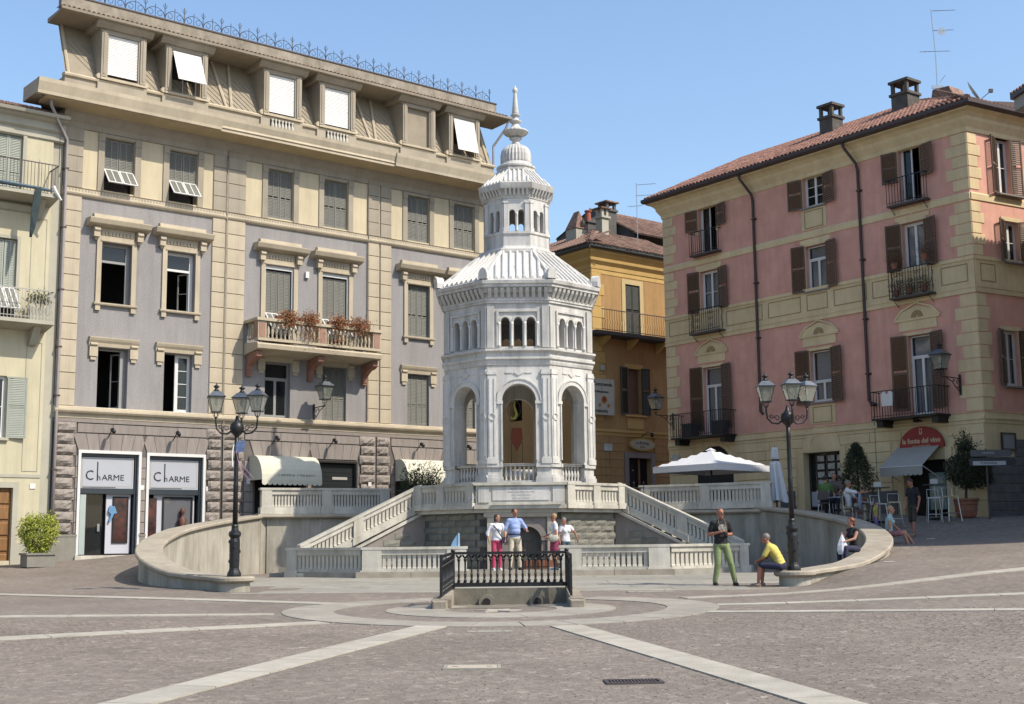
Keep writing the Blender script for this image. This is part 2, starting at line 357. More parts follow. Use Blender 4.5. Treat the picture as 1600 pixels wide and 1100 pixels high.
def _paving(m, scale=9.0):
    n = m.node_tree.nodes; l = m.node_tree.links; b = n['Principled BSDF']; b.inputs['Roughness'].default_value = .82
    g = n.new('ShaderNodeNewGeometry')
    v = n.new('ShaderNodeTexVoronoi'); v.inputs['Scale'].default_value = scale; v.inputs['Randomness'].default_value = .75
    ve = n.new('ShaderNodeTexVoronoi'); ve.feature = 'DISTANCE_TO_EDGE'; ve.inputs['Scale'].default_value = scale; ve.inputs['Randomness'].default_value = .75
    l.new(g.outputs['Position'], v.inputs['Vector']); l.new(g.outputs['Position'], ve.inputs['Vector'])
    cr = n.new('ShaderNodeValToRGB'); e = cr.color_ramp.elements
    e[0].position = 0; e[0].color = (.13,.108,.090,1); e[1].position = 1; e[1].color = (.255,.22,.183,1)
    k = e.new(.45); k.color = (.163,.136,.113,1); k = e.new(.8); k.color = (.184,.156,.130,1)
    l.new(v.outputs['Color'], cr.inputs['Fac'])
    nz = n.new('ShaderNodeTexNoise'); nz.inputs['Scale'].default_value = .5; nz.inputs['Detail'].default_value = 6; l.new(g.outputs['Position'], nz.inputs['Vector'])
    r2 = n.new('ShaderNodeValToRGB'); r2.color_ramp.elements[0].position=.3; r2.color_ramp.elements[1].position=.7
    r2.color_ramp.elements[0].color=(.84,.83,.82,1); r2.color_ramp.elements[1].color=(1.12,1.12,1.13,1); l.new(nz.outputs['Fac'], r2.inputs['Fac'])
    mx = n.new('ShaderNodeMix'); mx.data_type='RGBA'; mx.blend_type='MULTIPLY'; mx.inputs[0].default_value=1; l.new(cr.outputs[0],mx.inputs[6]); l.new(r2.outputs[0],mx.inputs[7])
    ns = n.new('ShaderNodeTexNoise'); ns.inputs['Scale'].default_value = 32; ns.inputs['Detail'].default_value = 3; l.new(g.outputs['Position'], ns.inputs['Vector'])
    rs = n.new('ShaderNodeValToRGB'); rs.color_ramp.elements[0].position=.67; rs.color_ramp.elements[1].position=.73; rs.color_ramp.elements[0].color=(0,0,0,1); rs.color_ramp.elements[1].color=(.55,.55,.55,1); l.new(ns.outputs['Fac'], rs.inputs['Fac'])
    m2 = n.new('ShaderNodeMix'); m2.data_type='RGBA'; m2.inputs[7].default_value=(.46,.43,.38,1); l.new(rs.outputs[0], m2.inputs[0]); l.new(mx.outputs[2], m2.inputs[6]); mx = m2
    jr = n.new('ShaderNodeMapRange'); jr.inputs[1].default_value=0; jr.inputs[2].default_value=.09; jr.inputs[3].default_value=.80; jr.inputs[4].default_value=1; l.new(ve.outputs[0], jr.inputs[0])
    sc = n.new('ShaderNodeVectorMath'); sc.operation='SCALE'; l.new(mx.outputs[2], sc.inputs[0]); l.new(jr.outputs[0], sc.inputs['Scale'])
    l.new(sc.outputs[0], b.inputs['Base Color'])
    bp = n.new('ShaderNodeBump'); bp.inputs['Strength'].default_value=.5; bp.inputs['Distance'].default_value=.01; l.new(jr.outputs[0], bp.inputs['Height']); l.new(bp.outputs[0], b.inputs['Normal'])
_paving(PX)
sett_mat = mat('sett_stone', (.157,.131,.109), .8, .2, 4, .5, 60, rnd=.14, col2=(.208,.178,.149), tone=1.0)
ring_mat = mat('ring_slab', (.25,.23,.195), .85, .1, 2.5, .25, 30, rnd=.06, stain=.22, tone=.95, col2=(.31,.288,.245))
slab_mat = mat('light_slab', (.31,.287,.24), .85, .08, 2.5, .25, 30, rnd=.05, stain=.22, tone=.95, col2=(.40,.375,.32))
court_mat = mat('court_slab', (.22,.21,.18), .8, .08, 2.5, .2, 25, rnd=.09, stain=.2, tone=.95, col2=(.30,.285,.245))
def build_ground():
    mb = MB(); NA = 240
    rr = [0,1.5,3,4.5,6,7.5,8.8,9.6,10.05,10.2,10.5,10.9,11.5,12.3,13.3,14.5,16,17.7,19.5,21.5,23.8,26.3,29,32,36,41,48,58,75,100,150,250,500]
    idx = {}
    for i,r in enumerate(rr):
        for k in range(NA if i else 1):
            a = 2*math.pi*k/NA; x,y = CX+r*math.cos(a), CY+r*math.sin(a)
            if r <= 10.05: z = zg(x,y) if y>29.9 else zg(x,y)
            else: z = tps(x,y) if not (y<33 and abs(x)<7.2) else zg(x,y)
            idx[i,k] = len(mb.v); mb.v.append((x,y,z))
    for i in range(len(rr)-1):
        for k in range(NA):
            k2=(k+1)%NA
            if i==0: mb.f.append((idx[0,0],idx[1,k],idx[1,k2]))
            else: mb.f.append((idx[i,k],idx[i+1,k],idx[i+1,k2],idx[i,k2]))
    o = link('ground', mb.mesh('ground', PX, True)); kind(o,'structure'); return o
GROUND = build_ground()
def slab_poly(pts, up=.012, th=.03, name='paving_slab', m=slab_mat, parent=None):
    "one paving slab from its outline, laid on the terrain"
    mb = MB(); zs = [zg(*p) for p in pts]
    mb.prism(pts, [z-th for z in zs], [z+up for z in zs])
    return part(name, mb, m, parent or GROUND)
def strip(p0, p1, w0, w1=None, up=.012, step=1.15):
    w1 = w1 or w0; p0=Vector(p0); p1=Vector(p1); L=(p1-p0).length; d=(p1-p0)/L; nrm=Vector((-d.y,d.x)); n=max(1,round(L/step))
    for k in range(n):
        a=k/n; b=(k+1)/n-.008/step/ n*2
        qa=p0+d*L*a; qb=p0+d*L*b; wa=w0+(w1-w0)*a; wb=w0+(w1-w0)*b
        slab_poly([tuple(qa-nrm*wa/2),tuple(qb-nrm*wb/2),tuple(qb+nrm*wb/2),tuple(qa+nrm*wa/2)], up)
RC = (-.25, 23.6)
def ring(r0, r1, up, n):
    for k in range(n):
        a=2*math.pi*k/n; b=2*math.pi*(k+1)/n-.006; m=3
        pts=[(RC[0]+r1*math.cos(a+(b-a)*i/m), RC[1]+r1*math.sin(a+(b-a)*i/m)) for i in range(m+1)]+[(RC[0]+r0*math.cos(b-(b-a)*i/m), RC[1]+r0*math.sin(b-(b-a)*i/m)) for i in range(m+1)]
        cx=sum(p[0] for p in pts)/len(pts); cy=sum(p[1] for p in pts)/len(pts)
        if cy > 24.75 and abs(cx)<1.35 : continue
        slab_poly(pts, up, m=ring_mat)
ring(1.0, 2.05, .010, 14); ring(2.95, 3.85, .012, 30)
def ray_from_centre(dst, w0, w1, up=.014, r=3.86):
    d = Vector((dst[0]-RC[0], dst[1]-RC[1])); d.normalize(); s=Vector(RC)+d*r; strip(s, dst, w0, w1, up)
strip((-3.52,25.56),(-11.6,29.2),.5,.5,.014); strip((-4.1,22.54),(-9.6,21.6),.42,.42,.014)
strip((-3.0,20.75),(-8.2,17.1),.42,.42,.013); strip((-1.25,19.9),(-4.1,9.6),.48,.48,.016)
strip((.75,19.75),(3.15,9.4),.48,.48,.016); strip((3.2,21.9),(8.4,19.9),.36,.36,.013)
strip((3.6,23.5),(9.6,22.8),.42,.42,.014); strip((3.3,25.9),(10.9,27.6),.5,.5,.014)
# light border line at the courtyard mouth
strip((-6.2,28.9),(6.0,28.9),.14,.14,.010,1.4)
# courtyard slabs
def court_slabs():
    y=29.05; rng=random.Random(3)
    while y<37.2:
        h=1.15; x=-9.6+rng.uniform(0,.8)
        while x<9.6:
            w=rng.uniform(1.5,2.3); x1=x+w-.015; y1=y+h-.015
            xa,xb=x,x1
            def inside(px,py): return math.hypot(px-CX,py-CY)<9.75
            if y<30.2: lim=5.9
            else: lim=99
            if all(inside(*p) or (p[1]<31 and abs(p[0])<5.8) for p in ((xa,y),(xb,y),(xa,y1),(xb,y1))) and max(abs(xa),abs(xb))<lim:
                slab_poly([(xa,y),(xb,y),(xb,y1),(xa,y1)], .008, .03, 'court_slab', court_mat)
            x+=w
        y+=h
court_slabs()
# foreground setts: real stones as far as they can be told apart
def setts():
    rng = random.Random(11)
    base=[]
    for k in range(5):
        mb=MB(); s=.047; t=.004
        v=[(sx*s*rng.uniform(.86,1.02), sy*s*rng.uniform(.86,1.02),0) for sx,sy in ((-1,-1),(1,-1),(1,1),(-1,1))]
        top=[(x*.82,y*.82,t*rng.uniform(.8,1.25)) for x,y,_ in v]
        mb.add(v+top,[(4,5,6,7),(0,1,5,4),(1,2,6,5),(2,3,7,6),(3,0,4,7)]); base.append(mb)
    def on_strip(x,y):
        for (a,b,w) in (((-1.25,19.9),(-4.1,9.6),.27),((.75,19.75),(3.15,9.4),.27),((-3.0,20.75),(-8.2,17.1),.25),((3.2,21.9),(8.4,19.9),.22)):
            dx,dy=b[0]-a[0],b[1]-a[1]; L=math.hypot(dx,dy); t=((x-a[0])*dx+(y-a[1])*dy)/L/L
            if -.05<t<1.05 and abs((x-a[0])*dy-(y-a[1])*dx)/L < w: return True
        for (cx,cy,hx,hy) in ((-.47,14.46,.36,.26),(-.36,18.91,.36,.17),(1.15,13.03,.32,.22)):
            if abs(x-cx)<hx and abs(y-cy)<hy: return True
        return math.hypot(x-RC[0],y-RC[1])<3.95
    cand=[]
    y=10.3
    while y<21.0:
        half=.41*y+.4; x=-half
        while x<half:
            ar=((x+400)%1.3)/1.3-.5                               # segmental arcs
            px=x+rng.uniform(-.02,.02); py=y+.32*(ar*ar)*1.3+rng.uniform(-.02,.02)
            if not on_strip(px,py): cand.append((py,px))
            x+=.105
        y+=.105
    cand.sort(key=lambda c: math.hypot(c[0],c[1]))
    meshes=[b.mesh('paving_sett', sett_mat, fix=False) for b in base]
    for py,px in cand[:300]:
        link('paving_sett', rng.choice(meshes), GROUND, (px,py,zg(px,py)-.002), (0,0,rng.uniform(-.45,.45)))
    V=[];F=[]
    mb=MB()
    for py,px in cand[300:]:
        b=rng.choice(base); z=zg(px,py)-.002; a=rng.uniform(-.45,.45); ca,sa=math.cos(a),math.sin(a); dz=rng.uniform(-.002,.003)
        mb.add([(px+x*ca-y_*sa, py+x*sa+y_*ca, z+h+(dz if h else 0)) for x,y_,h in b.v], b.f)
    o=part('paving_setts', mb, None, GROUND, fix=False); o.data.materials.append(PX2); kind(o,'stuff')
PX2 = bpy.data.materials.new('sett_field'); PX2.use_nodes=True; _paving(PX2, 9.0)
setts()
# covers in the paving
def cover(name,label,cat,x,y,w,d,m,bars=0,rot=0):
    t = thing(name,label,cat,(x,y,zg(x,y)),rot)
    fr=MB()
    for a,b,c,e in ((-w/2,w/2,-d/2,-d/2+.035),(-w/2,w/2,d/2-.035,d/2),(-w/2,-w/2+.035,-d/2+.035,d/2-.035),(w/2-.035,w/2,-d/2+.035,d/2-.035)): fr.box(a,b,c,e,-.02,.016)
    part('frame',fr,iron_rust if bars else court_mat,t)
    if bars:
        for k in range(bars):
            xx=-w/2+.05+(w-.1)*(k+.5)/bars; part('bar',MB().box(xx-.008,xx+.008,-d/2+.035,d/2-.035,-.02,.012),iron_rust,t)
        part('pit',MB().box(-w/2+.036,w/2-.036,-d/2+.036,d/2-.036,-.03,.002),dark_in,t)
    else:
        p=MB().box(-w/2+.04,w/2-.04,-d/2+.04,d/2-.04,-.02,.014)
        part('panel',p,m,t)
        for k in (-1,1): part('lift_slot',MB().box(k*w*.3-.03,k*w*.3+.03,-.012,.012,.0141,.0165),iron_rust,t)
    return t
cover('manhole_cover','pale stone filled manhole cover nearer the viewer, between the two long light strips','manhole cover',-.47,14.46,.62,.44,stone_beige)
cover('manhole_cover','narrow dark framed manhole cover just in front of the paving rings','manhole cover',-.36,18.91,.64,.26,slab_mat)
cover('drain_grate','grey slotted iron drain grate in the setts beside the right-hand light strip','drain grate',1.15,13.03,.56,.34,iron_rust,bars=14,rot=.05)
cover('manhole_cover','stone manhole cover in the paving to the right of the black railing','manhole cover',2.9,28.2,1.0,.4,slab_mat)
# ------------------------------------------------------------------ horseshoe retaining walls
def arc_pts(side, n=34):
    "points along the wall centre line from the lamp end to the terrace, with cap height"
    a0 = math.atan2(29.95-CY, -6.35); a1 = math.atan2(43.8-CY, -8.2)      # left side
    if a0<0: a0+=2*math.pi
    out=[]; 
    prof=[(0,.86),(2.4,.97),(6.2,1.47),(10.4,2.06),(15.6,2.62)]
    for k in range(n+1):
        a=a0+(a1-a0)*k/n; s=abs(a-a0)*RAD
        z=float(np.interp(s,[p[0] for p in prof],[p[1] for p in prof]))
        z+= (.07*min(1,s/6) if side>0 else 0)
        out.append((CX+RAD*math.cos(a)*(-side), CY+RAD*math.sin(a), z, a))
    return out
def arc_wall(side,label):
    P=arc_pts(side); root=thing('retaining_wall',label,'wall',(P[0][0],P[0][1],.5))
    def off(p,d): # outward offset
        vx,vy=p[0]-CX,p[1]-CY; L=math.hypot(vx,vy); return (p[0]+vx/L*d,p[1]+vy/L*d)
    body=MB()
    def ring4(p,i,o_,z0,z1):
        a=off(p,i); b=off(p,o_); return [(a[0],a[1],z0),(b[0],b[1],z0),(b[0],b[1],z1),(a[0],a[1],z1)]
    R4=[ring4(p,-.26,.26,.3,p[2]-.13) for p in P]
    o=0
    for q in R4: body.v+=q
    for k in range(len(P)-1):
        for i in range(4): body.f.append((4*k+i,4*k+4+i,4*k+4+(i+1)%4,4*k+(i+1)%4))
    body.f.append((0,1,2,3)); b=4*(len(P)-1); body.f.append((b+3,b+2,b+1,b))
    L=-Vector(root.location)
    part('wall_body',body,render_wall,root,L)
    # cap stones, each its own
    step=3
    for k in range(0,len(P)-1,step):
        ks=list(range(k,min(k+step,len(P)-1)+1)); mb=MB(); m=len(ks)
        for j in ks:
            p=P[j]; sh=0
            i0,i1=-.36,.36
            for (d,z) in ((i0+.05,p[2]-.13),(i1-.05,p[2]-.13),(i1,p[2]-.09),(i1,p[2]-.03),(i1-.03,p[2]),(i0+.03,p[2]),(i0,p[2]-.03),(i0,p[2]-.09)):
                q=off(p,d); mb.v.append((q[0],q[1],z))
        for a in range(m-1):
            for i in range(8): mb.f.append((8*a+i,8*a+8+i,8*a+8+(i+1)%8,8*a+(i+1)%8))
        mb.f.append(tuple(range(8))); b=8*(m-1); mb.f.append(tuple(b+i for i in range(8))[::-1])
        # a hairline joint
        c=Vector(mb.v[0]); 
        part('cap_stone',mb,cap_stone,root,L)
    e=P[0]; mb=MB()                          # rounded pad that carries the lamp post
    mb.lathe([(.36,.35),(.36,e[2]-.13)],24,(e[0]-side*(-.0),e[1])); part('end_pier',mb,render_wall,root,L)
    mb=MB(); z=e[2]+.003; mb.lathe([(.42,z-.13),(.47,z-.09),(.47,z-.03),(.44,z)],28,(e[0],e[1])); part('end_cap',mb,cap_stone,root,L,smooth=False)
    return root,P
LW,LP = arc_wall(-1,'curved grey retaining wall with pale stone cap on the left, a lamp post standing on its near end')
RW,RP = arc_wall(1,'curved retaining wall with stone cap on the right where people sit, mostly in shade')
# ------------------------------------------------------------------ terrace
tx=8.2
def terrace():
    root=thing('terrace','raised stone terrace whose plastered front wall closes the sunken court behind the stairs','terrace',(0,43.8,.6))
    L=-Vector(root.location)
    pts=[]
    a0=math.atan2(43.8-CY,8.2); a1=math.pi-a0
    for k in range(17):
        a=a0+(a1-a0)*k/16; pts.append((CX+10.2*math.cos(a)*1.0,CY+10.2*math.sin(a)))
    pts[0]=(8.15,43.4); pts[-1]=(-8.15,43.27)
    pts=pts+[(-4.25,44.9),(-2.6,44.6),(2.6,44.6),(4.5,44.6)]
    mb=MB().prism(pts,.4,2.5); part('terrace_body',mb,render_wall,root,L)
    mb=MB().prism([(x*1.0,y-.0) for x,y in pts],2.503,2.56); part('terrace_floor',mb,court_mat,root,L)
    # coping ledge under the balustrade
    for (xa,ya,xb,yb) in ((-8.45,43.13,-3.9,45.05),(4.3,44.6,8.5,43.35)):
        d=Vector((xb-xa,yb-ya)); Ln=d.length; ang=math.atan2(d.y,d.x)
        m=MB().extr([(-.14,2.42),(-.20,2.47),(-.20,2.55),(.3,2.58),(.3,2.42)],0,Ln)
        part('coping',m,stone_beige,root,tuple(Vector((xa,ya,0))+L),(0,0,ang))
    # shallow pilaster strip
    part('pier_strip',MB().box(-8.50,-8.30,43.05,43.2,.58,2.42),stone_beige,root,L)
    for x in (-6.1,): pass
    return root
terrace()
# ------------------------------------------------------------------ balustrades
def slot_baluster(w,h,d=.11):
    mb=MB(); s=[(0,1.0),(.08,1.0),(.14,.84),(.5,.76),(.86,.84),(.92,1.0),(1,1.0)]
    for (a,wa),(b,wb) in zip(s[:-1],s[1:]):
        mb.add([(-w/2*wa,-d/2*wa,a*h),(w/2*wa,-d/2*wa,a*h),(w/2*wa,d/2*wa,a*h),(-w/2*wa,d/2*wa,a*h),(-w/2*wb,-d/2*wb,b*h),(w/2*wb,-d/2*wb,b*h),(w/2*wb,d/2*wb,b*h),(-w/2*wb,d/2*wb,b*h)],
               [(0,1,5,4),(1,2,6,5),(2,3,7,6),(3,0,4,7)])
    return mb
_balm={}
def bal_segment(root, A, B, panels, m=None, ped0=True, ped1=True, h=.86, pedw=.34, slot=.175, cap_ext=.0, zb=.24, zt=.22):
    "A,B: world base points; panels: number of slots in every panel"
    m=m or marble_dim
    A=Vector(A);B=Vector(B); d=B-A; L=math.hypot(d.x,d.y); ang=math.atan2(d.y,d.x); sl=d.z/L
    org=Vector(wl(root,A.x,A.y,A.z)); rz=ang-root.rotation_euler[2]
    def P(name,mb,mm=None,x=0): 
        for i,q in enumerate(mb.v): mb.v[i]=(q[0],q[1],q[2]+sl*q[0])
        return part(name,mb,mm or m,root,tuple(org),(0,0,rz))
    def bx(x0,x1,y0,y1,z0,z1):
        return MB().box(x0,x1,y0,y1,z0,z1)
    P('base_course',bx(0,L,-.16,.16,0,zb*.55)); P('base_moulding',bx(0,L,-.12,.12,zb*.55,zb))
    P('handrail',bx(-cap_ext,L+cap_ext,-.15,.15,h-.075,h)); P('handrail_band',bx(0,L,-.105,.105,h-zt,h-.075))
    np_=len(panels); inner=L-(pedw if ped0 else 0)-(pedw if ped1 else 0)-(np_-1)*pedw
    tot=sum(panels); x=pedw if ped0 else 0; pos=[]
    peds=[]
    if ped0: peds.append(pedw/2)
    for i,n in enumerate(panels):
        w=inner*n/tot; pos.append((x,x+w,n)); x+=w
        if i<np_-1: peds.append(x+pedw/2); x+=pedw
    if ped1: peds.append(L-pedw/2)
    for px in peds:
        mb=MB().box(px-pedw/2,px+pedw/2,-.14,.14,zb*.5,h-.0755); P('pedestal',mb)
        mb=MB().box(px-pedw/2-.045,px+pedw/2+.045,-.19,.19,0,zb*.9); P('pedestal_foot',mb)
    zs0,zs1=zb,h-zt
    for a,b,n in pos:
        key=(round(zs1-zs0,3),round((b-a)/n,2),m.name); step=(b-a)/n
        if key not in _balm: _balm[key]=slot_baluster(step*.80,zs1-zs0,.15).mesh('baluster',m)
        for k in range(n):
            xx=a+step*(k+.5)
            o=link('baluster',_balm[key],root,tuple(org+Matrix.Rotation(rz,3,'Z')@Vector((xx,0,zs0+sl*xx))),(0,0,rz))
Z0=.6
r=thing('balustrade','sunlit stone balustrade on the left part of the terrace, below the cream awning','balustrade',(-8.4,43.85,2.56))
bal_segment(r,(-8.35,43.2,2.56),(-4.3,44.93,2.56),[16,16],cap_ext=.05)
r=thing('balustrade','pale stone balustrade along the right edge of the terrace, under the open white parasol','balustrade',(8.6,43.4,2.56))
bal_segment(r,(4.35,44.7,2.56),(8.55,43.4,2.60),[14,14],cap_ext=.05)
# lower balustrade
r=thing('balustrade','low stone balustrade at court level to the left of the standing couple','balustrade',(-4.3,37.3,Z0))
bal_segment(r,(-6.6,38.7,Z0),(-4.3,37.35,Z0),[16],ped1=False,cap_ext=.06); bal_segment(r,(-4.3,37.3,Z0),(-1.35,37.3,Z0),[13],pedw=.55,cap_ext=.03)
r=thing('balustrade','low stone balustrade at court level, right part, behind the man in green trousers','balustrade',(4.4,37.3,Z0))
bal_segment(r,(1.3,37.3,Z0),(4.4,37.3,Z0),[12],pedw=.6,cap_ext=.03); bal_segment(r,(4.4,37.35,Z0),(6.85,39.0,Z0),[15],ped0=False,cap_ext=.06)
# plinth step below the lower balustrade and landing
root=thing('stone_step','long low grey stone step that carries the lower balustrade and the landing','step',(0,37.2,.58))
L=-Vector(root.location)
poly=[(-6.85,38.75),(-4.45,37.05),(-1.2,37.0),(1.2,37.0),(4.5,37.05),(7.1,39.05),(6.9,39.3),(3.4,41),(-3.3,41),(-6.6,39.0)]
part('step_block',MB().prism(poly,.4,.765),court_mat,root,L)
xs=[-4.45,-2.9,-1.2,.3,1.2,2.8,4.5]
for a,b in zip(xs[:-1],xs[1:]): part('kerb_stone',MB().box(a+.006,b-.006,36.93,37.04,.5,.77),cap_stone,root,L)
# ------------------------------------------------------------------ podium of the temple
TX,TY=.2,42.5
def octa(ap,rot=0,cx=0.0,cy=0.0):
    rad=ap/math.cos(math.pi/8); return [(cx+rad*math.cos(math.pi/8+k*math.pi/4+rot),cy+rad*math.sin(math.pi/8+k*math.pi/4+rot)) for k in range(8)]
def podium():
    root=thing('podium','octagonal podium of rough grey ashlar with an arched grotto opening below the temple','podium',(TX,TY,.6))
    AP=3.15
    core=MB().prism(octa(AP-.12),-.2,1.84); part('core',core,ashlar_joint,root)
    part('floor_slab',MB().prism(octa(AP+.12),1.84,1.95),marble_dim,root)
    rng=random.Random(5); side=2*AP*math.tan(math.pi/8); var=[]
    for k in range(6): var.append(MB().rough(.60,.06,.205,rng,4,3).mesh('ashlar_block',ashlar))
    for f in (3,4,5):                                         # faces: left, front, right
        an=math.pi/4*f+0; 
    for fi,(ang) in enumerate((-math.pi*3/4,-math.pi/2,-math.pi/4)):
        nx,ny=math.cos(ang),math.sin(ang); rz=ang+math.pi/2
        for j in range(9):
            z=.0+.205*j+.1; off=(.3 if j%2 else 0); n=5
            for i in range(-1,n):
                w=.60; x=-side/2+off+i*w+.3; 
                if x-.3<-side/2-.02 or x+.3>side/2+.02:
                    if x+.0<-side/2+.1 or x>side/2-.1: continue
                if fi==1 and abs(x)<.98: continue
                c=(nx*(AP-.12)+math.cos(rz)*x, ny*(AP-.12)+math.sin(rz)*x)
                sx=1.0
                if x-.3<-side/2: sx=(x+.3+side/2)/.6; x2=(-side/2+x+.3)/2; c=(nx*(AP-.12)+math.cos(rz)*x2, ny*(AP-.12)+math.sin(rz)*x2)
                if x+.3>side/2: sx=(side/2-x+.3)/.6; x2=(side/2+x-.3)/2; c=(nx*(AP-.12)+math.cos(rz)*x2, ny*(AP-.12)+math.sin(rz)*x2)
                link('ashlar_block',rng.choice(var),root,(c[0],c[1],z),(0,0,rz),(sx*.985,1,.97))
    # grotto front: dressed frame with an arch
    y=-(AP)-.04
    g=MB().archwall(-.98,.98,0.15,1.84,[(0.2,.42,.16,1.0)],y,y+.3); part('grotto_front',g,stone_block,root)
    part('grotto_arch',MB().archband(.2,1.0,.42,.60,y-.05,y-.002),stone_block,root)
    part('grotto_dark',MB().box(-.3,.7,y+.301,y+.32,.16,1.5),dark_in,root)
    for x in (-.9,.9): part('grotto_pier',MB().box(x-.1,x+.1,y-.07,y-.003,.16,1.70),stone_beige,root)
    part('grotto_lintel',MB().box(-1.1,1.1,y-.10,y-.004,1.705,1.835),stone_beige,root)
    part('basin_rim',MB().box(.05,1.0,y-.35,y-.075,.17,.42),terracotta,root)
    return root
podium()
# grotto railing
root=thing('grotto_gate','small dark iron scroll gate in front of the grotto behind the standing couple','gate',(.55,38.85,.765))
for k in range(7): part('bar',MB().tube([(-.4+.13*k,0,0),(-.4+.13*k,0,.85)],.012,5),iron,root)
for z in (.05,.8): part('rail',MB().box(-.45,.45,-.012,.012,z,z+.03),iron,root)
# upper balustrade around the podium front
AP=3.2
po=[(x+TX,y+TY) for x,y in octa(AP+.02)]
po_sorted=sorted([p for p in po if p[1]<TY+.01],key=lambda p:p[0])    # left-back, left-front, right-front, right-back
lb,lf,rf,rb=po_sorted
root=thing('podium_balustrade','pale stone balustrade with inscribed centre panel around the temple podium','balustrade',(TX,lf[1],2.55))
bal_segment(root,(lb[0],lb[1],2.55),(lf[0],lf[1],2.55),[5,7],h=.78,pedw=.32,zb=.2)
bal_segment(root,(rf[0],rf[1],2.55),(rb[0],rb[1],2.55),[6,6],h=.78,pedw=.32,zb=.2)
y=lf[1]-.1
loc=(-TX,-lf[1],-2.55)
def PB(mb,name,m=marble_dim): return part(name,mb,m,root,loc)
PB(MB().box(lf[0]-.05,rf[0]+.05,y-.10,y+.22,2.55,2.66),'centre_base'); PB(MB().box(lf[0]+.5,rf[0]-.1,y-.16,y-.101,2.67,2.74),'centre_ledge')
PB(MB().box(lf[0],rf[0],y,y+.2,2.66,3.25),'centre_body')
PB(MB().box(lf[0]-.07,rf[0]+.07,y-.08,y+.28,3.25,3.335),'centre_cap')
PB(MB().box(lf[0]+.50,rf[0]-.46,y-.02,y-.003,2.80,3.19),'inscribed_panel',marble)
PB(MB().box(lf[0]+.08,lf[0]+.40,y-.03,y-.003,2.74,3.2),'corner_panel',marble); PB(MB().box(rf[0]-.36,rf[0]-.06,y-.03,y-.003,2.74,3.2),'corner_panel',marble)
ink=mat('worn_inscription',(.30,.29,.28),.9,.1,5)
for i,t in enumerate(('AQVAE  STATIELLAE','FONS  CALIDVS  SALVTIS','A D  MDCCCLXX','CIVITAS  POSVIT')):
    lettering(t,.07,ink,root,((lf[0]+rf[0])/2-TX+.02,y-.021-lf[1],3.135-2.55-i*.095),1.05,name='inscription',depth=.002)
# ------------------------------------------------------------------ stairs
def stairs(side,label,blabel):
    # runs from the podium corner (top) outwards to the court level
    top=Vector((TX+side*3.15,41.3)); bot=Vector((TX+side*6.35,39.55))
    d=(top-bot); Ln=d.length; ang=math.atan2(d.y,d.x)
    root=thing('staircase',label,'staircase',(bot.x,bot.y,.6),ang)
    n=11; rise=(2.55-.62)/n; run=(Ln)/n; wid=1.9; s=1 if side<0 else -1    # local +y (side<0) or -y (side>0) is away from the viewer
    for k in range(n):
        y0,y1=(.18,wid) if s>0 else (-wid,-.18)
        part('step',MB().box(k*run,Ln,y0,y1,k*rise,(k+1)*rise-.002 if k<n-1 else 1.945),marble_dim,root)
    y0,y1=(-.16,.16)
    h=1.95
    mb=MB(); mb.plate([(-.35,0),(Ln+.1,0),(Ln+.1,h),(0,.12),(-.35,.12)],y0,y1); part('string_wall',mb,stone_block,root)
    fy=y0-.012 if s>0 else y1+.012
    m=MB(); m.plate([(-.35,.0),(0,.10),(Ln+.1,h-.07),(Ln+.1,h+.03),(0,.17),(-.35,.17)],min(fy-.05,fy+.05),max(fy-.05,fy+.05)); part('string_moulding',m,marble_dim,root)
    rng=random.Random(9)
    for j in range(8):                                       # ashlar blocks on the visible flank
        z=.1+.21*j; x=.5+ j*.21*Ln/h+.25
        while x+.55<Ln:
            b=MB().rough(.55,.045,.195,rng,3,2)
            o=part('ashlar_block',b,ashlar,root,(x+.28,(-.16 if s>0 else .16),z+.02),(0,0,0 if s>0 else math.pi)); x+=.57
    b=thing('stair_balustrade',blabel,'balustrade',(bot.x,bot.y,.75),0)
    A=(bot.x-d.x/Ln*.35,bot.y-d.y/Ln*.35,.72); B=(top.x,top.y,2.56)
    bal_segment(b,A,B,[11,13],marble_dim,h=.82,pedw=.32,zb=.24)
    return root
stairs(-1,'left stone staircase climbing from the court to the temple podium','sloping stone balustrade of the left staircase, falling towards the left')
stairs(1,'right stone staircase climbing from the court to the temple podium','sloping stone balustrade of the right staircase, falling towards the right')
# little entry steps at the far left
root=thing('entry_steps','two small grey stone entry steps beside the far left end of the lower balustrade','steps',(-7.0,39.3,.6))
part('step',MB().box(-.25,.5,-.3,.4,0,.13),court_mat,root); part('step',MB().box(0,.5,-.2,.5,.132,.27),court_mat,root)
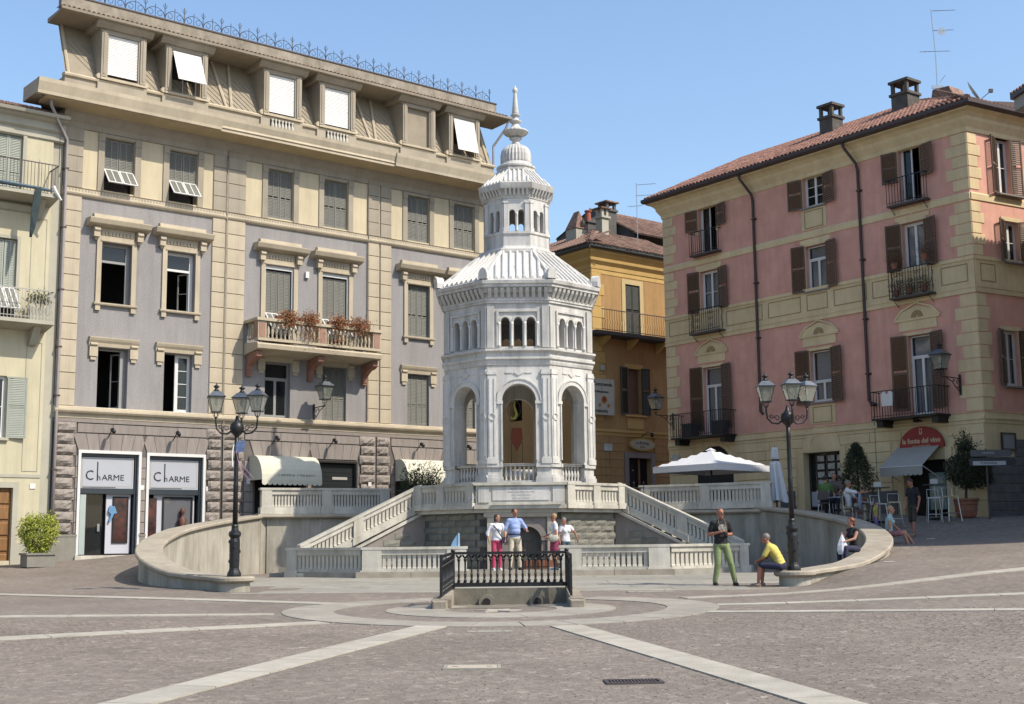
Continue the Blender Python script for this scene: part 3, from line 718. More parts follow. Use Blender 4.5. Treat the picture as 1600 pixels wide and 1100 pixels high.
# ------------------------------------------------------------------ the temple
def temple():
    root=thing('spring_temple','tall octagonal white marble temple pavilion with arches, lantern and spire over the hot spring','temple',(TX,TY,0))
    A=2.365; side=2*A*math.tan(math.pi/8); hw=side/2
    c=8
    def each(fn,ap=0): 
        for k in range(8):
            a=math.pi/4*k+math.pi/2*3; yield k,a
    def put(name,mesh,k,x=0,z=0,ap=A,label=None,sc=(1,1,1)):
        # face k: local -y looks outward; k=0 front
        rz=math.pi/4*k; off=Matrix.Rotation(rz,3,'Z')@Vector((x,-ap,z)); return link(name,mesh,root,tuple(off),(0,0,rz),sc,label)
    def M_(mb,name,m=marble,smooth=False): return mb.mesh(name,m,smooth)
    # dais
    part('dais',MB().prism(octa(A+.30),2.53,2.72),marble,root); part('dais_step',MB().prism(octa(A+.12),2.72,2.85),marble,root)
    # pedestal zone 2.85-3.95
    ped=M_(MB().box(-hw-.0,-.53,0,.42,2.85,3.84).box(.53,hw,0,.42,2.85,3.84),'pedestal_pair')
    foot=MB(); 
    for s in (-1,1):
        a,b=sorted((s*.50,s*(hw+.03))); foot.box(a,b,-.085,0,3.20,3.52); foot.plate([(a,3.52),(b,3.52),(b-.06,3.60),(a+.06,3.60)],-.05,-.001)
    foot=M_(foot,'pedestal_foot')
    cap=MB(); 
    for s in (-1,1):
        a,b=sorted((s*.51,s*(hw+.03))); cap.box(a,b,-.06,0,3.84,3.95)
    cap.box(-.512,.512,0.06,.30,3.88,3.96); cap=M_(cap,'pedestal_cap')
    rail=M_(MB().box(-.53,.53,.08,.30,3.30,3.44).box(-.53,.53,.05,.32,2.85,3.30),'parapet_base')
    bl=MB().lathe([(.035,0),(.035,.04),(.025,.07),(.052,.16),(.05,.22),(.026,.32),(.03,.38),(.04,.40),(.04,.44)],8); bl=M_(bl,'baluster',marble,True)
    # arcade storey 3.95-7.0
    arc=M_(MB().archwall(-hw,hw,3.95,7.02,[(0,.53,3.95,5.90)],0,.42,12),'arcade_wall')
    pil=M_(MB().box(-.13,.13,-.055,0,4.10,6.88).box(-.16,.16,-.085,0,3.95,4.12).box(-.155,.155,-.075,0,6.72,6.80),'pilaster')
    edge=M_(MB().box(-.09,-.06,-.075,-.055,4.2,6.6).box(.06,.09,-.075,-.055,4.2,6.6),'pilaster_edge')
    ros=M_(MB().archband(0,0,.085,.115,-.085,-.05,16,0,2*math.pi),'roundel')
    arch=M_(MB().archband(0,5.90,.53,.66,-.045,.0,16).archband(0,5.90,.66,.70,-.07,.0,16),'archivolt')
    imp=M_(MB().box(-.70,-.50,-.06,.40,5.80,5.90).box(.50,.70,-.06,.40,5.80,5.90).box(-.56,-.515,-.045,.3,4.06,5.8).box(.515,.56,-.045,.3,4.06,5.8),'impost')
    loz=MB(); 
    for x in (0,): loz.plate([(x-.16,6.78),(x,6.68),(x+.16,6.78),(x,6.88)],-.03,0)
    loz=M_(loz,'lozenge')
    hbar=M_(MB().box(-.42,-.2,-.02,0,6.76,6.80).box(.2,.42,-.02,0,6.76,6.80),'fillet')
    # entablature 7.0-7.45
    def oct_band(name,prof,m=marble):
        mb=MB(); n=len(prof)
        for k in range(8):
            pass
        for (ap,z) in prof: mb.v += [(x,y,z) for x,y in octa(ap)]
        for i in range(n-1):
            for k in range(8): mb.f.append((8*i+k,8*i+(k+1)%8,8*i+8+(k+1)%8,8*i+8+k))
        mb.f.append(tuple(range(8))[::-1]); b=8*(n-1); mb.f.append(tuple(b+k for k in range(8)))
        return part(name,mb,m,root)
    oct_band('entablature',[(A-.42,7.02),(A+.03,7.02),(A+.05,7.10),(A+.05,7.16),(A+.10,7.20),(A+.10,7.27),(A+.02,7.28),(A+.02,7.40),(A+.13,7.46),(A+.13,7.52),(A-.38,7.52)])
    # triple-window storey 7.52-8.85
    tri=M_(MB().archwall(-hw,hw,7.52,8.98,[(-.40,.135,7.60,8.40),(0,.135,7.60,8.40),(.40,.135,7.60,8.40)],.02,.32,8),'window_wall')
    trif=M_(MB().box(-.68,-.60,-.03,.02,7.60,8.70).box(.60,.68,-.03,.02,7.60,8.70).box(-.68,.68,-.03,.02,8.70,8.76),'window_surround')
    colm=MB().lathe([(.05,0),(.05,.05),(.035,.08),(.033,.66),(.05,.70),(.06,.78)],8); colm=M_(colm,'colonnette',marble,True)
    arc3=MB(); 
    for x in (-.4,0,.4): arc3.archband(x,8.40,.135,.185,-.02,.02,10)
    arc3=M_(arc3,'window_archivolts')
    pil2=M_(MB().box(-.11,.11,-.035,.02,7.56,8.88),'attic_pilaster')
    oct_band('attic_cornice',[(A-.3,8.98),(A+.03,8.98),(A+.03,9.04),(A+.06,9.06),(A+.06,9.14),(A+.02,9.15),(A+.02,9.30),(A-.3,9.30)])
    corb=M_(MB().add([(-.055,0,9.10),(.055,0,9.10),(.055,-.04,9.10),(-.055,-.04,9.10),(-.055,0,9.44),(.055,0,9.44),(.055,-.21,9.44),(-.055,-.21,9.44),(-.055,-.10,9.22),(.055,-.10,9.22),(-.055,-.18,9.34),(.055,-.18,9.34)],
          [(0,3,2,1),(3,8,9,2),(8,10,11,9),(10,7,6,11),(7,4,5,6),(0,1,5,4),(0,4,7,10,8,3),(1,2,9,11,6,5)]),'corbel')
    oct_band('main_cornice',[(A-.2,9.30),(A+.10,9.30),(A+.12,9.44),(A+.24,9.46),(A+.24,9.54),(A+.29,9.56),(A+.31,9.66),(A+.22,9.70),(A-.1,9.71)])
    # lower roof 9.7 -> 10.9
    A1,z1,A2,z2=A+.16,9.70,1.22,10.86
    oct_band('lower_roof',[(A1,z1),(A1,z1+.03),(A2,z2),(A2-.3,z2)])
    def rib(L,dz,w=.085,t=.06,nose=True):
        mb=MB(); n=5
        P=[(0,0),(L,dz)]
        prof=[(-w,0),(-w*.7,t*.75),(0,t),(w*.7,t*.75),(w,0)]
        for (yy,zz) in P:
            for (x,h) in prof: mb.v.append((x,yy,zz+h))
        for i in range(4): mb.f.append((i,i+1,5+i+1,5+i))
        mb.f.append((0,1,2,3,4)); mb.f.append((9,8,7,6,5)); mb.f.append((4,0,5,9))
        return mb
    L1=A1-A2; s1=2*A1*math.tan(math.pi/8)
    for k in range(8):
        nr=9
        for i in range(nr):
            x=(i-(nr-1)/2)*s1/nr*.97
            # ribs run parallel to the face axis and stop on the hips
            xm=abs(x); t=1.0
            if xm> A2*math.tan(math.pi/8): t=(A1*math.tan(math.pi/8)-xm)/((A1-A2)*math.tan(math.pi/8))
            t=max(.12,min(1,t)); key=('rib',round(t,2))
            if key not in _balm: _balm[key]=rib(L1*t,(z2-z1-.03)*t,.06,.09).mesh('roof_rib',marble)
            put('roof_rib',_balm[key],k,x,z1+.032,A1)
        # antefix on each corner
    ante=MB(); 
    ante.plate([(-.15,0),(.15,0),(.15,.16),(.10,.30),(0,.37),(-.10,.30),(-.15,.16)],-.10,.14); ante=M_(ante,'antefix')
    for k in range(8):
        a=math.pi/4*k-math.pi*3/8; rad=(A+.19)/math.cos(math.pi/8); link('antefix',ante,root,(rad*math.cos(a),rad*math.sin(a),9.71),(0,0,a+math.pi/2))
    # hip rolls
    for k in range(8):
        a=math.pi/4*k-math.pi*3/8; c1=(A1)/math.cos(math.pi/8); c2=A2/math.cos(math.pi/8)
        part('hip_roll',MB().tube([(c1*math.cos(a),c1*math.sin(a),z1+.06),(c2*math.cos(a),c2*math.sin(a),z2+.02)],.06,6),marble,root)
    # drum
    B=1.02; hb=B*math.tan(math.pi/8)
    oct_band('drum_base',[(1.22,10.84),(1.25,10.88),(1.25,10.98),(1.10,11.04),(1.06,11.12),(1.06,11.48),(1.10,11.52),(1.10,11.60),(B-.15,11.62)])
    dw=M_(MB().archwall(-hb,hb,11.60,12.72,[(-.145,.095,11.62,12.25),(.145,.095,11.62,12.25)],0,.16,8),'lantern_wall')
    dp=M_(MB().box(-.07,.07,-.045,0,11.60,12.62).box(-.085,.085,-.06,0,11.60,11.70).box(-.085,.085,-.06,0,12.55,12.62),'lantern_pilaster')
    dc=M_(MB().lathe([(.04,0),(.04,.04),(.028,.07),(.026,.5),(.045,.55),(.05,.62)],8),'lantern_colonnette',marble,True)
    oct_band('lantern_cornice',[(B-.2,12.72),(B+.02,12.72),(B+.04,12.80),(B+.06,12.98),(B+.20,13.02),(B+.22,13.10),(B+.24,13.20),(B+.16,13.24),(.5,13.25)])
    corb2=M_(MB().add([(-.035,0,12.80),(.035,0,12.80),(.035,0,13.02),(-.035,0,13.02),(-.035,-.15,13.02),(.035,-.15,13.02),(-.035,-.05,12.84),(.035,-.05,12.84)],[(0,1,7,6),(6,7,5,4),(0,6,4,3),(1,2,5,7),(3,4,5,2),(0,3,2,1)]),'lantern_corbel')
    C1,y1,C2,y2=B+.13,13.22,.60,13.80
    oct_band('upper_roof',[(C1,y1),(C1,y1+.02),(C2,y2),(C2-.2,y2)])
    oct_band('upper_collar',[(.60,13.78),(.63,13.82),(.63,13.90),(.5,13.92)])
    s2=2*C1*math.tan(math.pi/8)
    for k in range(8):
        for i in range(6):
            x=(i-2.5)*s2/6*.96; t=1.0
            if abs(x)>C2*math.tan(math.pi/8): t=(C1-abs(x)/math.tan(math.pi/8))/(C1-C2)
            t=max(.15,min(1,t)); key=('rib2',round(t,2))
            if key not in _balm: _balm[key]=rib((C1-C2)*t,(y2-y1-.02)*t,.04,.065).mesh('roof_rib',marble)
            put('roof_rib',_balm[key],k,x,y1+.022,C1)
    part('dome_base',MB().lathe([(.60,13.91),(.66,13.96),(.66,14.02),(.56,14.08),(.52,14.15),(.50,14.16)],32),marble,root,smooth=False)
    part('fluted_dome',MB().lathe([(.50,14.15),(.52,14.22),(.52,14.45),(.49,14.60),(.41,14.71),(.28,14.79),(.16,14.83)],56,flute=.055),marble,root)
    part('finial_neck',MB().lathe([(.16,14.80),(.13,14.90),(.10,14.95),(.17,15.01),(.22,15.05),(.13,15.09),(.12,15.12)],18),marble,root,smooth=True)
    part('finial_bowl',MB().lathe([(.12,15.10),(.22,15.12),(.38,15.20),(.44,15.27),(.44,15.30),(.40,15.33),(.25,15.37),(.17,15.45),(.12,15.53),(.11,15.60)],40,flute=.03),marble,root)
    part('finial_rings',MB().lathe([(.11,15.58),(.18,15.62),(.21,15.66),(.13,15.70),(.10,15.75),(.08,15.80),(.15,15.85),(.17,15.88),(.10,15.92)],24),marble,root,smooth=True)
    part('spire',MB().lathe([(.11,15.9),(.115,15.96),(.06,16.62),(.055,16.66),(.095,16.72),(.09,16.78),(.04,16.86),(.012,16.93)],16),marble,root,smooth=True)
    for k in range(8):
        put('pedestal',ped,k); put('pedestal_foot',foot,k); put('pedestal_cap',cap,k); put('parapet_base',rail,k)
        for i in range(7): put('baluster',bl,k,(i-3)*.14,3.44,A-.19)
        put('arcade_wall',arc,k)
        for s in (-1,1):
            put('pilaster',pil,k,s*(hw-.14)); put('pilaster_edge',edge,k,s*(hw-.14)); put('roundel',ros,k,s*(hw-.14),5.40)
            put('attic_pilaster',pil2,k,s*(hw-.12)); put('lantern_pilaster',dp,k,s*(hb-.075),0,B)
        put('archivolt',arch,k); put('impost',imp,k); put('lozenge',loz,k); put('fillet',hbar,k)
        put('window_wall',tri,k); put('window_surround',trif,k); put('window_archivolts',arc3,k)
        for x in (-.6,-.2,.2,.6): put('colonnette',colm,k,x,7.60,A+.005-.0)
        for i in range(10): put('corbel',corb,k,(i-4.5)*2*(A+.0)*math.tan(math.pi/8)/10,0,A+.02)
        put('lantern_wall',dw,k,0,0,B); put('lantern_colonnette',dc,k,0,11.62,B)
        for i in range(6): put('lantern_corbel',corb2,k,(i-2.5)*2*B*math.tan(math.pi/8)/6,0,B+.05)
    # vault floor inside so that the interior reads dark
    part('ceiling_vault',MB().prism(octa(A-.42),7.05,7.12),marble_dim,root); part('floor_slab',MB().prism(octa(A-.2),2.86,2.95),marble_dim,root)
    # the spring fountain inside
    part('spring_basin',MB().lathe([(.25,2.95),(.2,3.4),(.6,3.7),(.72,3.85),(.66,3.86),(.1,3.7)],20),marble_dim,root,smooth=True)
    return root
TEMPLE=temple()
# notice inside the temple: red banner and yellow lamp-like emblem seen through the front arch
root=thing('hanging_banner','faded orange red pennant hanging from a thin frame inside the temple front arch','banner',(TX-.0,TY-1.2,3.95))
red=mat('banner_red',(.26,.065,.03),.8,.1,6)
part('cloth',MB().plate([(-.16,.75),(.16,.75),(.20,.40),(.12,.22),(0,.0),(-.12,.22),(-.20,.40)],-.012,.012),red,root,(-.08,0,.45))
part('frame_pole',MB().tube([(-.25,0,-1),(-.25,0,.72)],.012,5),iron,root); part('frame_pole',MB().tube([(.1,0,-1),(.1,0,.72)],.012,5),iron,root)
part('frame_bar',MB().tube([(-.27,0,.72),(.12,0,.72)],.010,5),iron,root)
root=thing('hanging_emblem','yellow green metal swan neck ornament inside a ring hanging in the temple arch','ornament',(TX-.15,TY-1.2,5.4))
yl=mat('emblem_yellow',(.50,.50,.10),.5,.1,6)
part('ring',MB().tube([(.2*math.cos(a*math.pi/8),0,.34+.3*math.sin(a*math.pi/8)) for a in range(17)],.012,5),iron_rust,root)
part('neck',MB().tube([(.03,0,.62),(.0,0,.45),(.05,0,.3),(.08,0,.18),(.02,0,.06),(-.08,0,.05),(-.1,0,.12)],[.015,.03,.04,.05,.05,.04,.02],6),yl,root)
part('chain',MB().tube([(0,0,.64),(0,0,1.65)],.006,4),iron,root)
# ------------------------------------------------------------------ basin with black railing
def basin():
    zz=.36
    root=thing('fountain_basin','low walled stone basin with two round spouts below the black railing','basin',(0,25.1,zz))
    L=-Vector(root.location)
    x0,x1=-1.15,.98; yb=25.05
    stn=mat('wet_stone',(.17,.155,.12),.8,.2,3,.3,20,stain=.35,col2=(.29,.265,.21))
    xs=[x0,-.15-.35,.35,x1]
    part('back_slab',MB().box(x0,x0+.62,yb,yb+.22,.30,.71),stn,root,L)
    part('back_slab',MB().box(x0+.625,x0+1.55,yb+.004,yb+.22,.30,.71),stn,root,L); part('back_slab',MB().box(x0+1.555,x1,yb,yb+.22,.30,.71),stn,root,L)
    for x in (-.53,.43):
        part('spout_ring',MB().archband(x,.46,.075,.15,yb-.10,yb-.002,16,0,2*math.pi),stn,root,L)
        part('spout_hole',MB().lathe([(.076,0),(.076,.06)],14),dark_in,root,(x+L.x,yb-.06+L.y,.46+L.z),(R(90),0,0))
    for s,xa in ((-1,x0),(1,x1)):
        m=MB(); w=.2*s
        a,b=sorted((xa,xa+w)); 
        m.prism([(a-.16 if s<0 else a,23.95),(b if s<0 else b+.08,23.95),(b,yb+.22),(a,yb+.22)],.28,[.56,.56,.71,.71]); part('side_wall',m,concrete,root,L)
        cx=(a+b)/2-(.1 if s<0 else -.05); part('end_block',MB().block(cx-.14,cx+.14,23.75,23.94,.28,.55,.03),concrete,root,L)
    part('basin_floor',MB().box(x0,x1,23.9,yb,.28,.40),stn,root,L)
    rail=thing('black_railing','black cast iron railing of slim columns around three sides of the stone basin','railing',(0,25.15,.71))
    Lr=-Vector(rail.location); zb,zt=.74,1.40
    part('bottom_rail',MB().box(x0,x1,yb+.06,yb+.13,zb,zb+.075),iron,rail,Lr); part('top_rail',MB().box(x0,x1,yb+.055,yb+.135,zt-.05,zt),iron,rail,Lr)
    n=17; st=(x1-x0-.06)/n
    col=MB().lathe([(.018,.09),(.032,.10),(.032,.125),(.019,.14),(.023,.2),(.028,.235),(.018,.25),(.018,.46),(.026,.49),(.032,.50),(.032,.52),(.018,.54)],8).mesh('column',iron,True)
    fork=MB()
    for s in (-1,1):
        for (p0,p1) in (((0,0,.535),(s*st*.42,0,.60)),((0,0,.105),(s*st*.42,0,.045))): fork.tube([p0,p1],.019,5)
    fork=fork.mesh('fork',iron)
    for k in range(n):
        x=x0+.03+st*(k+.5)
        link('column',col,rail,(x+Lr.x,yb+.095+Lr.y,zb+Lr.z)); link('fork',fork,rail,(x+Lr.x,yb+.095+Lr.y,zb+Lr.z+.0))
    for s,xa,xf in ((-1,x0-.02,x0-.19),(1,x1+.02,x1+.05)):        # side panels running towards the viewer
        ya,yf=yb+.1,24.05
        for (za,zf,t) in ((zb,.62,.05),(zt-.05,1.30,.05)):
            m=MB(); m.add([(xa-.02,ya,za),(xa+.02,ya,za),(xf+.02,yf,zf),(xf-.02,yf,zf),(xa-.02,ya,za+t),(xa+.02,ya,za+t),(xf+.02,yf,zf+t),(xf-.02,yf,zf+t)],[(0,1,2,3),(4,7,6,5),(0,4,5,1),(1,5,6,2),(2,6,7,3),(3,7,4,0)])
            part('side_rail',m,iron,rail,Lr)
        for k in range(9):
            t=(k+.5)/9; x=xa+(xf-xa)*t; y=ya+(yf-ya)*t; z=zb+(.62-zb)*t
            link('column',col,rail,(x+Lr.x,y+Lr.y,z+Lr.z)); link('fork',fork,rail,(x+Lr.x,y+Lr.y,z+Lr.z),(0,0,math.pi/2))
        part('end_post',MB().box(xf-.022,xf+.022,yf-.03,yf+.02,.60,1.36),iron,rail,Lr)
        part('corner_post',MB().lathe([(.035,zb-.03),(.035,zt),(.05,zt+.02),(.03,zt+.05)],10,(xa,ya)),iron,rail,Lr)
    # rosette in the paving ring
    t=thing('paving_star','small pale star shaped stone set in the centre of the paving rings','paving star',(-.3,23.3,zg(-.3,23.3)))
    m=MB(); pts=[]
    for k in range(12):
        rr=.42 if k%2==0 else .2; pts.append((rr*math.cos(k*math.pi/6),rr*math.sin(k*math.pi/6)))
    m.prism(pts,-.01,.018); part('star_stone',m,slab_mat,t)
basin()
# ------------------------------------------------------------------ lamp posts
def lantern_parts(root, px, py, pz, s=1.0, rot=0.0):
    "square tapered street lantern, base of the cage at pz"
    M4=Matrix.Translation((px,py,pz))@Matrix.Rotation(rot,4,'Z')@Matrix.Scale(s,4)
    a,b=.115,.21; h=.40
    glassm=MB()
    glassm.add([(-a,-a,0),(a,-a,0),(a,a,0),(-a,a,0),(-b,-b,h),(b,-b,h),(b,b,h),(-b,b,h)],[(0,1,5,4),(1,2,6,5),(2,3,7,6),(3,0,4,7)])
    g=part('glass',glassm.xf(M4),lamp_glass,root)
    fr=MB()
    for sx,sy in ((-1,-1),(1,-1),(1,1),(-1,1)): fr.tube([(sx*a,sy*a,0),(sx*b,sy*b,h)],.009,4)
    fr.box(-a-.025,a+.025,-a-.025,a+.025,-.025,0); fr.box(-b-.03,b+.03,-b-.03,b+.03,h,h+.02)
    fr=part('lantern_frame',fr.xf(M4),iron,root)
    rf=MB(); c=.10; b2=b+.02; rf.add([(-b2,-b2,h+.02),(b2,-b2,h+.02),(b2,b2,h+.02),(-b2,b2,h+.02),(-c,-c,h+.16),(c,-c,h+.16),(c,c,h+.16),(-c,c,h+.16)],[(0,1,5,4),(1,2,6,5),(2,3,7,6),(3,0,4,7),(4,5,6,7)])
    part('lantern_roof',rf.xf(M4),lamp_roof,root)
    part('lantern_finial',MB().lathe([(.10,h+.16),(.05,h+.22),(.04,h+.25),(.085,h+.285),(.085,h+.30),(.045,h+.33),(.015,h+.35),(.018,h+.38),(.005,h+.41)],10).xf(M4),iron,root,smooth=True)
    part('bulb',MB().lathe([(.02,.16),(.045,.22),(.05,.28),(.035,.34),(.015,.37)],10).xf(M4),lamp_bulb,root,smooth=True)
    cr=MB()
    for k in range(6):
        an=k*math.pi/3; cr.tube([(.085*math.cos(an),.085*math.sin(an),-.02),(.075*math.cos(an),.075*math.sin(an),-.10),(.03*math.cos(an),.03*math.sin(an),-.17)],.007,4)
    part('lantern_cradle',cr.xf(M4),iron,root)
    return M4
def lamp_post(x,y,z,rotz,label,dz=0.0):
    root=thing('lamp_post',label,'lamp post',(x,y,z),rotz)
    part('base',MB().lathe([(.16,0),(.16,.05),(.145,.10),(.125,.13),(.11,.18),(.115,.3),(.12,.78),(.10,.86),(.13,.90),(.145,.94),(.135,1.0),(.09,1.03),(.075,1.10),(.085,1.13),(.065,1.17)],14),iron,root)
    part('shaft',MB().lathe([(.062,1.15),(.055,2.0),(.065,2.05),(.055,2.1),(.05,2.9+dz),(.058,2.93+dz),(.046,3.2+dz)],10),iron,root,smooth=True)
    for k in range(10): part('leaf_boss',MB().lathe([(.0,0),(.03,.02),(.02,.07),(0,.09)],5,(.115*math.cos(k*2.4),.115*math.sin(k*2.4))),iron,root,(0,0,.3+.055*k))
    part('hub',MB().lathe([(.046,3.15+dz),(.06,3.2+dz),(.13,3.26+dz),(.165,3.36+dz),(.15,3.46+dz),(.08,3.52+dz),(.05,3.56+dz),(.03,3.66+dz)],14),iron,root,smooth=True)
    for k,an in enumerate((R(5),R(175),R(270))):
        c,s=math.cos(an),math.sin(an)
        def q(r_,z_): return (c*r_,s*r_,z_-.10+dz)
        if k<2: lm=.49
        else: lm=.36
        part('arm',MB().tube([q(.12,3.42),q(lm*.45,3.34),q(lm*.75,3.36),q(lm*.95,3.46),q(lm,3.62),q(lm,3.74)],.022,6),iron,root,smooth=True)
        sc=MB()
        for cx_,cz,rr in ((lm*.5,3.47,.07),(lm*.76,3.50,.055)):
            sc.tube([q(cx_+rr*math.cos(t*.7)*(1-.09*t*.7),cz+rr*math.sin(t*.7)*(1-.09*t*.7)) for t in range(11)],.011,4)
        part('scroll',sc,iron,root)
        lantern_parts(root,c*lm,s*lm,3.76+dz,.84,an+ (0.3 if k==0 else 0))
    return root
lamp_post(LP[0][0],LP[0][1],.865,R(176),'black three lantern lamp post on the left wall end, with paper streamers')
lamp_post(RP[0][0]-.02,RP[0][1],.865,R(6),'black three lantern lamp post on the right wall end, beside the man in yellow',.10)
root=thing('paper_streamer','pink and blue paper poster with ribbon streamers tied round the left lamp post','streamer',(LP[0][0],LP[0][1]-.12,3.75))
pk=mat('streamer_pink',(.42,.22,.34),.8,.1,6); bl_=mat('streamer_blue',(.12,.18,.34),.7,.3,14)
part('poster',MB().plate([(.0,0),(.2,.04),(.22,.30),(.02,.26)],-.01,.01),bl_,root,(0,0,-.1)); 
for i,(a,b) in enumerate(((.16,-.72),(.24,-.66))): part('ribbon',MB().tube([(.0,0,.1),(.06,-.02,-.25),(a,-.01,b+.2),(a+.18,0,b)],.006,4),pk,root)
part('ribbon',MB().tube([(-.04,0,.1),(-.07,-.02,-.1),(-.06,0,-.4)],.016,4),white_paint,root)
# ------------------------------------------------------------------ shared facade pieces
def louvre_leaf(w,h,slat=.055,fr=.05,t=.035,mid=None,n3=False):
    "one louvred shutter leaf, lower left corner at the origin, in the xz plane, centred in y"
    mb=MB(); mb.box(0,fr,-t/2,t/2,0,h); mb.box(w-fr,w,-t/2,t/2,0,h); mb.box(fr,w-fr,-t/2,t/2,0,fr*1.3); mb.box(fr,w-fr,-t/2,t/2,h-fr,h)
    bars=[fr*1.3]; 
    if mid: mb.box(fr,w-fr,-t/2,t/2,h*mid-fr/2,h*mid+fr/2)
    if n3: mb.box(w/2-fr*.35,w/2+fr*.35,-t/2-.002,t/2-.004,fr,h-fr)
    z=fr*1.3+.01
    while z<h-fr-.02:
        if not(mid and abs(z-h*mid)<fr*.8):
            mb.add([(fr,-t*.42,z),(w-fr,-t*.42,z),(w-fr,t*.42,z+slat*.75),(fr,t*.42,z+slat*.75)],[(0,1,2,3)])
            mb.add([(fr,-t*.42,z),(w-fr,-t*.42,z),(w-fr,t*.42-.006,z+slat*.75+.012),(fr,t*.42-.006,z+slat*.75+.012)],[(3,2,1,0)])
        z+=slat
    return mb
def sash(w,h,fr=.05,t=.04,rows=2,cols=1,bar=.022):
    mb=MB(); mb.box(0,fr,-t/2,t/2,0,h); mb.box(w-fr,w,-t/2,t/2,0,h); mb.box(fr,w-fr,-t/2,t/2,0,fr*1.3); mb.box(fr,w-fr,-t/2,t/2,h-fr,h)
    for k in range(1,rows): z=fr+(h-2*fr)*k/rows; mb.box(fr,w-fr,-t/2+.004,t/2-.004,z-bar/2,z+bar/2)
    for k in range(1,cols): x=fr+(w-2*fr)*k/cols; mb.box(x-bar/2,x+bar/2,-t/2+.006,t/2-.006,fr,h-fr)
    return mb
def casement(B,u,z0,z1,w,y,rows=2,transom=0.0,m=None,curt=True,open_l=0,open_r=0,leafs=2):
    "a glazed window in an opening: frame (part) with panes and curtain as its pieces"
    m=m or white_paint; h=z1-z0; x0=u-w/2
    fr=MB(); f=.045; fr.box(0,f,-.03,.03,0,h); fr.box(w-f,w,-.03,.03,0,h); fr.box(f,w-f,-.03,.03,0,f); fr.box(f,w-f,-.03,.03,h-f,h)
    if transom: fr.box(f,w-f,-.03,.03,h*transom-.03,h*transom+.03)
    W_=part('window_frame',fr,m,B,(x0,y,z0))
    ht=(h*transom-.03 if transom else h-f)-f
    lw=(w-2*f)/leafs
    for i in range(leafs):
        op=(open_l if i==0 else open_r)
        s=part('sash',sash(lw,ht,rows=rows),m,W_,(f+(0 if i==0 else lw*i),0,f))
        g=part('pane',MB().box(.05,lw-.05,.002,.008,.05,ht-.05),glass,W_,(f+lw*i,0,f))
        if op:
            px=f if i==0 else f+lw*(i+1)
            for o in (s,g):
                o.location=(px,0,f); 
                if i==0: o.rotation_euler=(0,0,R(op))
                else:
                    o.rotation_euler=(0,0,R(180-op)); 
    if transom: part('pane',MB().box(f,w-f,.002,.008,h*transom+.03,h-f),glass,W_)
    if curt: part('curtain',MB().box(f+.03,w-f-.03,.09,.10,.05,h-.05),curtain,W_)
    else: pass
    return W_
_leafcache={}
def leaf_mesh(w,h,m,**k):
    key=(round(w,3),round(h,3),m.name,tuple(sorted(k.items())))
    if key not in _leafcache: _leafcache[key]=louvre_leaf(w,h,**k).mesh('shutter_leaf',m)
    return _leafcache[key]
def closed_shutters(B,u,z0,z1,w,y,m,flap=False,mid=.42,flapm=None,dark=True):
    h=z1-z0; lw=w/2-.02
    if not flap:
        for s in (0,1): link('shutter',leaf_mesh(lw,h-.04,m,mid=mid,n3=True),B,(u-w/2+.01+s*(lw+.02),y,z0+.02))
    else:
        hl=h*flap; 
        for s in (0,1):
            link('shutter',leaf_mesh(lw,h-hl-.03,m,n3=True),B,(u-w/2+.01+s*(lw+.02),y,z0+hl))
            sh=part('flap_shutter',flap_leaf(lw,hl-.02),flapm or white_paint,B,(u-w/2+.01+s*(lw+.02),y-.02,z0+hl-.01),(R(-42),0,0))
            part('louvres',flap_slats(lw,hl-.02),shutter_grey,sh)
            part('frame_post',MB().box(0,.03,-.015,.015,0,hl),m,B,(u-w/2+.01+s*(w-.05),y,z0))
def flap_leaf(w,h):
    fr=.04; mb=MB(); mb.box(0,fr,-.018,.018,-h,0); mb.box(w-fr,w,-.018,.018,-h,0); mb.box(fr,w-fr,-.018,.018,-h,-h+fr); mb.box(fr,w-fr,-.018,.018,-fr,0); mb.box(w/2-.015,w/2+.015,-.018,.018,-h+fr,-fr); return mb
def flap_slats(w,h):
    mb=MB(); z=-h+.05
    while z<-.06: mb.box(.04,w-.04,-.008,.006,z,z+.042); z+=.052
    return mb
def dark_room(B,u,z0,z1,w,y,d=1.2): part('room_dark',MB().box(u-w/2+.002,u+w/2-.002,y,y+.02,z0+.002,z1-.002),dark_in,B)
# ------------------------------------------------------------------ grey palazzo
F1A=math.pi/2-0.88819
F1=thing('grey_palazzo','long grey and cream palazzo with mansard dormers and flowered balcony','building',(-14.896,42,0),F1A)
def f1(name,mb,m,loc=(0,0,0),rot=(0,0,0),**k): return part(name,mb,m,F1,loc,rot,**k)
U=[1.93,4.27,8.15,10.55,14.4,16.7]; WE=18.35
h4=[(u-.53,u+.53,13.53,15.38) for u in U]
h3=[(u-.53,u+.53,9.65,11.73) for u in (U[0],U[1],U[4],U[5])]+[(u-.59,u+.59,8.80,11.73) for u in (U[2],U[3])]
h2=[(u-.52,u+.52,6.12,8.13) for u in U]
f1('lilac_wall',MB().wall(0,WE,6.08,13.22,h3+h2,.34),stucco_lilac)
f1('upper_wall',MB().wall(0,WE,13.22,15.75,h4,.34),stucco_cream)
shop=[(.95,2.93,1.28,4.60),(3.30,5.27,1.28,4.58),(7.30,9.35,1.5,4.62),(9.67,11.5,1.5,4.55),(13.35,15.35,1.6,4.6),(15.9,17.7,1.6,4.6)]
f1('ground_wall',MB().wall(0,WE,.3,6.08,shop,.4),stone_joint)
